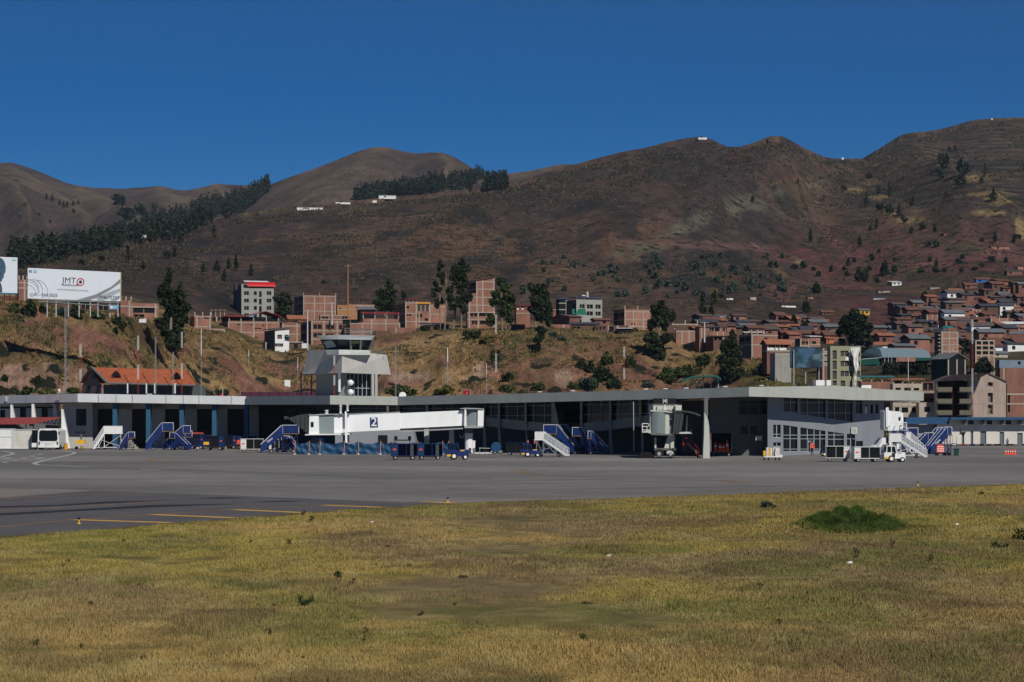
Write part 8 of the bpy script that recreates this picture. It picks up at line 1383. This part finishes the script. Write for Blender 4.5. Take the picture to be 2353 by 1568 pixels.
for i,(lbl,r,x,yb_,w,h,kd) in enumerate([
  ('round green bush at the foot of the red bluff face',4,190,435,110,75,'green'),('tall dark shrub left in the clump right of the red bluff',4,890,200,60,100,'dark'),('wide dark shrub in the clump, middle',4,1060,330,140,150,'dark'),('blue-green shrub at the bottom of the clump',4,860,410,130,100,'blue'),('dark shrub at the right of the clump by the lattice mast',4,1200,400,100,110,'dark'),('low green shrub left of the clump',4,640,400,80,50,'green'),('low blue-green shrub right of the lattice mast',4,1650,395,90,50,'blue'),
  ('dark shrub mass under the arcaded brick house, upper left',4,760,150,90,90,'dark'),('dark shrub mass under the arcaded brick house, upper right',4,1090,90,90,100,'green'),('olive shrub beside the lattice mast, upper',4,1420,120,80,100,'green'),('large green tree right of the pale rock slide',4,1900,330,130,130,'green'),('broad green tree near the green shelter',4,2150,240,140,110,'green'),('olive shrub left of the dark bush tree',5,60,100,100,120,'green'),('dark shrub on the slope right of the carport house',5,850,210,110,90,'dark'),('dark tree on the slope below the grey plinth house',5,990,190,80,110,'dark'),
  ('shrub on the pale rock ledges at left',1,510,370,50,80,'dark'),('small shrub left on the pale rock ledges',1,60,275,35,35,'dark'),('dark hedge bush along the hangar roof at the far left',1,100,470,130,60,'green'),('second hedge bush along the hangar roof',1,370,470,110,55,'green'),('yellow-green hedge bush along the hangar roof, right',1,640,470,140,40,'yel'),('hedge bush left of the red and white mast',1,980,450,90,40,'green'),('bush right of the red flag behind the hangar',2,620,470,100,45,'green'),('bush left of the red flag behind the hangar',2,400,475,110,45,'green'),
  ('wide yellow-green scrub clump right of the tower',3,700,480,200,80,'green'),('scrub clump near the leaning pole mast',3,1300,470,150,70,'yel'),('dark tall bush right of the pale cliff',3,2130,300,90,80,'dark'),('green bush under the dark tall bush',3,2100,440,130,60,'green'),('dark pine row above the right service building, left',6,560,200,120,110,'pine'),('dark pine above the pale block',6,760,200,110,120,'pine'),('dark conifer row right of the pine',6,960,210,120,150,'pine'),('dark tree left of the balcony block roof',6,1230,190,110,140,'pine'),('olive tree behind the balcony block roof',6,1480,160,120,100,'green'),('dark tree right of the tall mast',6,1800,150,140,110,'pine')]):
    dd={1: 432,2: 440,3: 470,4: 500,5: 500,6: 470}[r];px=tx(r,x);Y=YB(px,by(yb_)) if r<6 else min(solveY(px,by(yb_),425),560)
    tree(lbl,px,by(yb_),Y,[(px,by(yb_-h*.9),w*.8*KZ,h*KZ),(px-w*.5*KZ,by(yb_-h*.6),w*.6*KZ,h*.7*KZ),(px+w*.5*KZ,by(yb_-h*.55),w*.6*KZ,h*.65*KZ)],kd,500+int(w*6),.24,.1,60+i,name='bush',cat='bush',sub=7)
# dark trees among the houses
for i,(lbl,r,x,yb_,w,h,kd) in enumerate([('slim poplar left of the terraces in the hillside centre',5,1265,1045,35,85,'dark'),('dense dark tree right of the slim poplar',5,1410,1110,55,80,'dark'),('dark tree in the group at the left end of the terraces',5,40,960,50,210,'dark'),('rusty autumn tree in the left terrace group',5,200,740,40,120,'yel'),('dark slim tree right of the rusty one',5,150,930,35,100,'dark'),('round dark tree above the lower row',5,770,1090,75,50,'dark'),('dark tree by the rust farmhouse',5,1430,850,50,90,'dark'),('pair of dark trees in the mid slope',5,1560,590,55,75,'dark'),
  ('tall dark tree right of the white cabin',6,480,345,45,100,'pine'),('dark tree left of the white cabin, right of two',6,220,430,40,90,'dark'),('dark tree left of the white cabin, left of two',6,130,420,40,100,'dark'),('small tree among the upper town houses',6,1020,645,30,40,'dark'),('tree clump beside the teal dome tower',6,1540,1400,100,120,'dark'),('dark clump in the right of the town',6,2200,1340,60,60,'pine'),('tree below the slim tower',6,1140,1290,40,80,'dark'),('dark tree between the pinkish brick houses',6,910,1070,40,50,'dark'),('tree against the tall pale brick house',6,1700,1100,50,80,'dark'),('tree clump by the wide brick house',6,2050,1200,80,80,'dark'),('bush at the left of the rust-roofed upper row',6,1340,700,70,40,'dark')]):
    px=tx(r,x);Y=solveY(px,ty(yb_),480);tree(lbl,px,ty(yb_),Y,[(px,ty(yb_-h*1.3),w*.6*KZ,h*.6*KZ),(px,ty(yb_-h*.7),w*KZ,h*.7*KZ)],kd,420,.0006*Y,.12,120+i,name='slope_tree',sub=6)
# ---- trees on the mountains
def far_tree(kind,rg,hpx_m,wm,form):
    h=hpx_m
    if form == 'cone': cl=[(0,0,h*.35,wm*.5,wm*.5,h*.3),(0,0,h*.62,wm*.33,wm*.33,h*.25),(0,0,h*.86,wm*.16,wm*.16,h*.14)]
    else: cl=[(0,0,h*.55,wm*.5,wm*.5,h*.42),(wm*.2,0,h*.35,wm*.35,wm*.35,h*.28),(-wm*.15,0,h*.7,wm*.3,wm*.3,h*.25)]
    return leaves(cl,110,max(.5,wm*.12),rg,.5)
MT=[('far left mountain',0,'on the far left mountain',[(320,600,20,45),(360,615,26,60),(410,645,22,50),(437,668,26,60),(462,655,22,50),(505,645,20,42),(541,638,18,45),(505,697,22,34),(266,718,26,26),(136,727,20,20),(345,762,20,22),(1052,665,18,44),(1076,664,18,38),(820,655,95,100),(865,745,130,95),(965,712,85,90),(110,470,8,10),(255,560,8,8),(172,640,8,8)])]
def plant(px,pyb,r_,Y,wm,hm,form,label,group,seed,kind='pine',name='mountain_tree'):
    rg=np.random.RandomState(seed);v,f=far_tree(kind,rg,hm,wm,form);p=P(px,pyb,Y);o=thing(name,label,'tree',p,0,group);np_mesh('crown',v,f,LF[kind],parent=o);MB().tube((0,0,-1),(0,0,hm*.5),hm*.03,hm*.015,5).build('trunk',BARKD,o);return o
def layer_solve(i,px,py):
    cols,PYg,Yg,Zg=LAYERS[i];c=int(np.clip(np.searchsorted(cols,px),1,len(cols)-1));col=PYg[:,c];pm=np.minimum.accumulate(col);j=int(np.argmax(pm<=py));
    return float(Yg[j,c]) if pm[-1]<=py and j>0 else None
def row(mr_,lst,where,solver,kind='pine',seed=0):
    for i,(x,y,w,h) in enumerate(sorted(lst)):
        px,py=mx(mr_,x),my(y);Y=solver(px,py)
        if Y is None: continue
        k=Y/F*.1451;big = 'large ' if w>60 else ('tiny ' if h<28 else ('slim ' if h>w*2.2 else ''))
        plant(px,py,mr_,Y,max(w*k,2),h*k,'cone' if h>w*1.6 else 'round','%sdark tree %s, %s from the left' % (big,where,ORD[i]),'trees '+where,seed+i,kind)
row(1,MT[0][3],'on the far left mountain',lambda a,b: layer_solve(0,a,b),seed=200)
NS=lambda a,b: solveY(a,b,1000)
row(1,[(880,1030,28,110),(1475,868,45,110),(1496,1095,46,75),(1577,1080,28,80),(1626,1090,26,110),(1546,1160,34,80),(1730,1125,24,80),(990,1085,36,65),(1150,1005,60,60),(1200,1000,30,80),(970,910,30,70),(560,1050,40,50),(700,1030,40,50),(1400,1100,20,60),(2230,1180,10,20)],'on the brown slope above the grey concrete block',NS,seed=260)
row(3,[(1790,395,80,120),(1775,460,62,80),(1932,440,95,130),(1912,510,90,90),(2081,452,28,120),(2057,495,34,55),(2141,615,58,100),(1876,268,22,45),(1835,275,24,50),(1820,330,40,50)],'on the upper terraces of the right mountain',NS,seed=300)
row(3,[(1281,462,46,50),(1421,595,34,130),(1350,560,40,62),(1265,650,38,110),(1110,545,40,48),(1357,672,62,48),(1425,700,60,70),(1488,715,44,95),(1578,645,38,70),(1522,765,50,58),(1650,810,48,56),(1735,828,24,70),(1335,805,26,80),(480,620,22,50),(790,480,10,20)],'in the fold below the saddle',NS,seed=330)
row(3,[(878,900,30,110),(1217,928,36,85),(1300,1025,42,55),(1138,1062,36,65),(1392,1130,50,115),(1455,1110,42,62),(1255,1175,38,105),(1214,1170,34,95),(640,1072,32,45),(770,1080,50,40),(830,1078,46,55),(1022,1100,28,45),(900,1090,22,30),(1110,1090,30,30),(1287,1092,26,30),(1460,1030,24,30),(1350,970,24,30),(915,1250,38,80),(935,1130,30,40),(1130,1130,30,40),(1335,1180,36,50),(2060,1070,26,35),(2225,1035,20,40),(2130,1035,54,50)],'on the red lower slope at right',NS,seed=360)
row(3,[(1900,1045,40,40),(1925,1010,25,35),(1700,1030,22,35),(1745,1070,30,60),(1800,1105,28,30),(1745,1105,60,35),(1640,1105,50,35),(1920,1105,30,35),(2010,1090,40,25),(2150,900,30,90),(2280,900,25,50),(2300,870,60,30),(1745,930,50,50),(1690,925,40,50),(1290,815,20,40),(1575,835,26,50),(2060,890,30,30),(1180,1030,20,30)],'scattered over the terraced slope near the right edge',NS,seed=400)
# small blue-green saplings (nothing tells them apart)
rg=np.random.RandomState(21);cnt=0
pts_s=[]
while cnt<105:
    px=rg.uniform(505,790);py=rg.uniform(257,299)
    if py<250+(620-px)*.12 or fbm(np.array([px/14.]),np.array([py/6.]),2)[0]<.42: continue
    cnt+=1;Y=solveY(px,py,960);pts_s.append((px,py,Y))
protos=[]
for i,(px,py,Y) in enumerate(pts_s):
    if i<5: o=plant(px,py,2,Y,2.0,2.4,'round','small blue-green sapling on the planted slope above the town centre','blue-green saplings on the planted slope',500+i,'blue','sapling');protos.append(o)
    else: s=rg.uniform(.6,1.35);copy_thing(protos[i % 5],P(px,py,Y),rg.uniform(0,6),scale=(s,s,s*rg.uniform(.8,1.2)))
# forests (read as one mass)
def forest(label,lo,up,n,hm,mr_,seed,edge=None):
    rg=np.random.RandomState(seed);V_=[];F_=[];c=0;lx=[mx(mr_,a) for a,b in lo];ly=[my(b) for a,b in lo];ux=[mx(mr_,a) for a,b in up];uy=[my(b) for a,b in up]
    for i in range(n):
        px=rg.uniform(lx[0],lx[-1]);a=np.interp(px,lx,ly);b=np.interp(px,ux,uy)+7;t_=rg.rand()**.8;py=a+(b-a)*t_ if b<a else a
        rp_=np.interp(px,PXS,R_py)
        if py>rp_+.3: Y=solveY(px,py,900)
        else:
            Y=None
            for li in (1,0):
                q=LAYERS[li][0]
                if q[0]<px<q[-1]: Y=layer_solve(li,px,py)
                if Y: break
            if Y is None: Y=float(np.interp(px,PXS,R_Y));py=rp_+.5
        h=hm*rg.uniform(.7,1.25)*(Y/2000)**.5;v,f=far_tree('pine',rg,h,h*.42,'cone');v=v[:4*60];f=f[:60];p=P(px,py,Y);V_.append(v+np.array([p.x,p.y,p.z]));F_.append(f+c);c+=len(v)
    o=np_mesh('forest',np.concatenate(V_),np.concatenate(F_),LF['pine']);tag(o,label,'forest',kind='stuff')
forest('long dark conifer forest running up the ridge at left',[(80,1090),(300,1060),(500,1010),(600,985),(900,920),(1100,905),(1250,900),(1330,850),(1450,775),(1600,735),(1720,670),(1850,545)],[(80,985),(220,930),(420,930),(480,850),(620,880),(780,820),(950,790),(1060,700),(1150,720),(1300,650),(1450,600),(1650,560),(1750,515),(1850,500)],900,15,1,31)
forest('dark conifer forest along the crest above the plateau in the centre',[(90,612),(300,585),(420,590),(550,575),(800,560),(980,545),(1010,510),(1100,465),(1137,435)],[(90,590),(300,555),(420,500),(480,500),(550,470),(700,455),(850,435),(960,405),(1070,372),(1137,378)],430,14,2,32)
# scrub on the bluff and hill shrubs (ground cover)
rg=np.random.RandomState(41);V_=[];C_=[]
def scrub_points(n,px0,px1,y0,y1,cond=None):
    px=rg.uniform(px0,px1,n);u_=rg.uniform(y0,y1,n);byy=np.interp(px,PXS,B_Y);cy=np.interp(px,PXS,C_Y);Y=byy+(cy-byy)*u_;return px,Y,u_
px,Ys,u_=scrub_points(46000,-20,1050,.05,1.25);X=(px-512)/F*Ys;a=fbm(X/6,Ys/9,4);b=fbm(X/18+7,Ys/25,3);keep=(a+.35*(b-.5)>.47) ;px,Ys,X,b=px[keep],Ys[keep],X[keep],b[keep];Z=HZ(px,Ys);n=len(px)
dk=rg.rand(n)<.2;gcol=np.where(dk[:,None],np.array([[.045,.048,.020]]),np.array([[.27,.175,.080]])*(.7+.6*rg.rand(n,1)));gcol=np.where((b>.56)[:,None] & ~dk[:,None],np.array([[.16,.135,.055]]),gcol)
hgt=np.where(dk,.55,.36)*(.5+.8*rg.rand(n));o=blades('bluff_scrub',X,Ys,Z,hgt,hgt*.55,gcol,BLM,5,7);tag(o,'dry grass tufts and low scrub covering the bluff face behind the airport','scrub',kind='stuff')
px=rg.uniform(-20,1044,30000);Yr=np.interp(px,PXS,R_Y);Ys=950+(Yr-950)*rg.rand(30000)**.9;X=(px-512)/F*Ys;a=fbm(X/30,Ys/60,4);keep=a>.46;px,Ys,X=px[keep],Ys[keep],X[keep];Z=HZ(px,Ys);n=len(px)
hg=.75*(.5+rg.rand(n))*(Ys/1300);cc=np.where((rg.rand(n)<.7)[:,None],np.array([[.036,.036,.026]]),np.array([[.10,.075,.05]]));o=blades('hill_scrub',X,Ys,Z,hg,hg*1.1,cc,BLM,4,8);tag(o,'low dark shrubs dotted over the bare brown mountain slopes','scrub',kind='stuff')
# field plants
MX,MY=G(849,531).x,G(849,531).y
rg=np.random.RandomState(51);n=15000;x=MX+.2+rg.normal(0,1.25,n);y=MY+.8+rg.normal(0,1.6,n);q=np.exp(-(((x-MX)/1.9)**2+((y-MY-.6)/3.0)**2));k_=q>.25;x,y=x[k_],y[k_]
T=thing('grassy_mound','dark green tussocky mound standing out of the dry field at right','mound',(0,0,0));o=blades('grass_tussocks',x,y,grass_h(x,y),.06+.10*rg.rand(len(x)),np.full(len(x),.028),np.array([[.042,.072,.016]])*(.15+1.7*fbm(x/.35,y/.5,2))[:,None],BLM,3,9);o.parent=T
def weed(label,r,gx0,gy0,wpx,hpx,kd,seed,name='weed',sub=5,n=None,leaf=None):
    px,py=gx(r,gx0),gyy(gy0);p=G(px,py);z=float(grass_h(np.array([p.x]),np.array([p.y]))[0]);k=p.y/F;w=wpx*.19*k;h=hpx*.19*k;rg=np.random.RandomState(seed)
    o=thing(name,label,'plant',(p.x,p.y,z));v,f=leaves(sub_clumps([(0,0,h*.5,w/2,w/2,h*.5)],rg,sub),n or 160,leaf or max(.012,w*.05),rg,.2);np_mesh('leaves',v,f,LF[kd],parent=o)
    m=MB();[m.tube((0,0,-.02),(rg.normal(0,w*.15),rg.normal(0,w*.1),h*.8),.008,.004,4) for _ in range(4)];m.build('stem',BARKD,o);return o
weed('round grey-green bush in the field left of the green mound',3,545,448,75,52,'blue',1,'bush',8,500);weed('smaller bush touching the grey-green bush',3,600,450,45,28,'green',2,'bush',6,200);weed('round leafy bush in the left half of the field',1,2005,1085,95,80,'green',3,'bush',9,700,.014);weed('dark green tuft in the left middle of the field',1,2225,890,90,50,'green',4);weed('reddish weed with a pink top near the field centre',2,75,935,60,40,'dry',5)
weed('tall green weed cluster at the right of the field',3,1378,735,34,85,'green',6);weed('green weed in front of the green mound',3,1145,780,50,75,'green',7);weed('low dark plant near the right edge of the field',3,2090,700,110,45,'green',8);weed('green sprig in the middle foreground',2,505,1130,80,50,'green',9);weed('small plant in the right foreground',3,510,985,50,40,'green',10);weed('brown dock stalk in the right foreground',3,635,1222,28,48,'dry',11);weed('spiky plant right of centre in the field',2,1600,1052,90,35,'green',12);weed('low green plant at the centre of the field',2,800,885,60,40,'green',13);weed('small bush at the field edge by the taxiway, left',1,2000,480,40,40,'green',14);weed('small bush below the taxiway edge bush, left',1,2060,530,50,35,'green',15)
weed('tuft at the field edge right of the edge light',3,1970,335,50,28,'green',16);weed('yellow-green grass clump at the right edge of the field',3,2240,640,110,70,'yel',17,'bush',10,500);weed('brown weed patch in the left foreground',1,535,1400,26,40,'dry',18);weed('thin brown stalk in the left field',1,505,960,22,42,'dry',19)
rg=np.random.RandomState(77)
wp=[weed('knee-high field weed, one of many scattered plants in the dry grass',2,300+150*i,700+120*i,34+8*(i % 3),26+8*(i % 2),('green','yel','dry','yel','dry')[i],80+i,sub=4,n=90) for i in range(5)]
for o in wp: o['group'] = 'scattered weeds in the field'
for i in range(40):
    y=42+100*rg.rand()**1.4;x=(rg.uniform(10,1014)-512)/F*y
    if edge_y(x)-y<1.5: continue
    s=rg.uniform(.5,1.3);copy_thing(wp[i % 5],(x,y,float(grass_h(np.array([x]),np.array([y]))[0])),rg.uniform(0,6),scale=(s,s,s*rg.uniform(.7,1.3)))
for i,(px,py) in enumerate(((372,522),(609,554),(846,509),(957,523),(850,563))):
    p=G(px,py+6);o=thing('litter',['scrap of white paper near the left field edge','white scrap of litter in the middle of the field','pale scrap of litter behind the green mound','white scrap of litter right of the green mound','white scrap of litter below the green mound'][i],'litter',(p.x,p.y,float(grass_h(np.array([p.x]),np.array([p.y]))[0])+.06));MB().hexa([(-.08,0,0),(.08,.02,0),(.07,.12,.01),(-.07,.1,.01),(-.07,.02,.03),(.06,.03,.06),(.06,.1,.07),(-.06,.09,.04)]).build('paper',WHITE,o)
# reddish-brown seed grass streaks
rg=np.random.RandomState(61);n=60000;y=36+110*rg.rand(n)**1.3;px=rg.uniform(-20,1044,n);x=(px-512)/F*y;a=fbm(x/6+31,y/11,5);k_=(a>.56) & (edge_y(x)-y>.4);x,y=x[k_],y[k_]
o=blades('seed_grass',x,y,grass_h(x,y),.07+.0006*y+.08*rg.rand(len(x)),.005+.00015*y,np.array([[.15,.088,.055]])*(.7+.6*rg.rand(len(x),1)),BLM,2,10);tag(o,'taller reddish-brown seeding grass in streaks across the field','grass',kind='stuff')
n=9000;t_=rg.rand(n);px=-20+1064*t_;x0=np.interp(px,[0,341,481,683,1024],[-19,-8.2,-1.6,9.7,34.3]);y=edge_y(x0)-.25-rg.rand(n)**2*2.2;x=x0
o=blades('verge_grass',x,y,grass_h(x,y),.05+.13*rg.rand(n)**2,np.full(n,.03),np.where((rg.rand(n)<.5)[:,None],np.array([[.13,.08,.05]]),np.array([[.10,.115,.03]])),BLM,3,12);tag(o,'ragged taller grass fringe along the taxiway edge','grass',kind='stuff')

# ================================================================ AIR
hz=MB().box(-2600,2600,-60,4600,-2,900).build('haze',bpy.data.materials.new('thin_air'));tag(hz,kind='stuff');hm=hz.data.materials[0];hm.use_nodes=True;n_=hm.node_tree.nodes;n_.remove(n_['Principled BSDF'])
pv=n_.new('ShaderNodeVolumePrincipled');pv.inputs['Color'].default_value=(.62,.78,1,1);pv.inputs['Density'].default_value=.00004;pv.inputs['Anisotropy'].default_value=.2;hm.node_tree.links.new(pv.outputs[0],n_['Material Output'].inputs['Volume'])
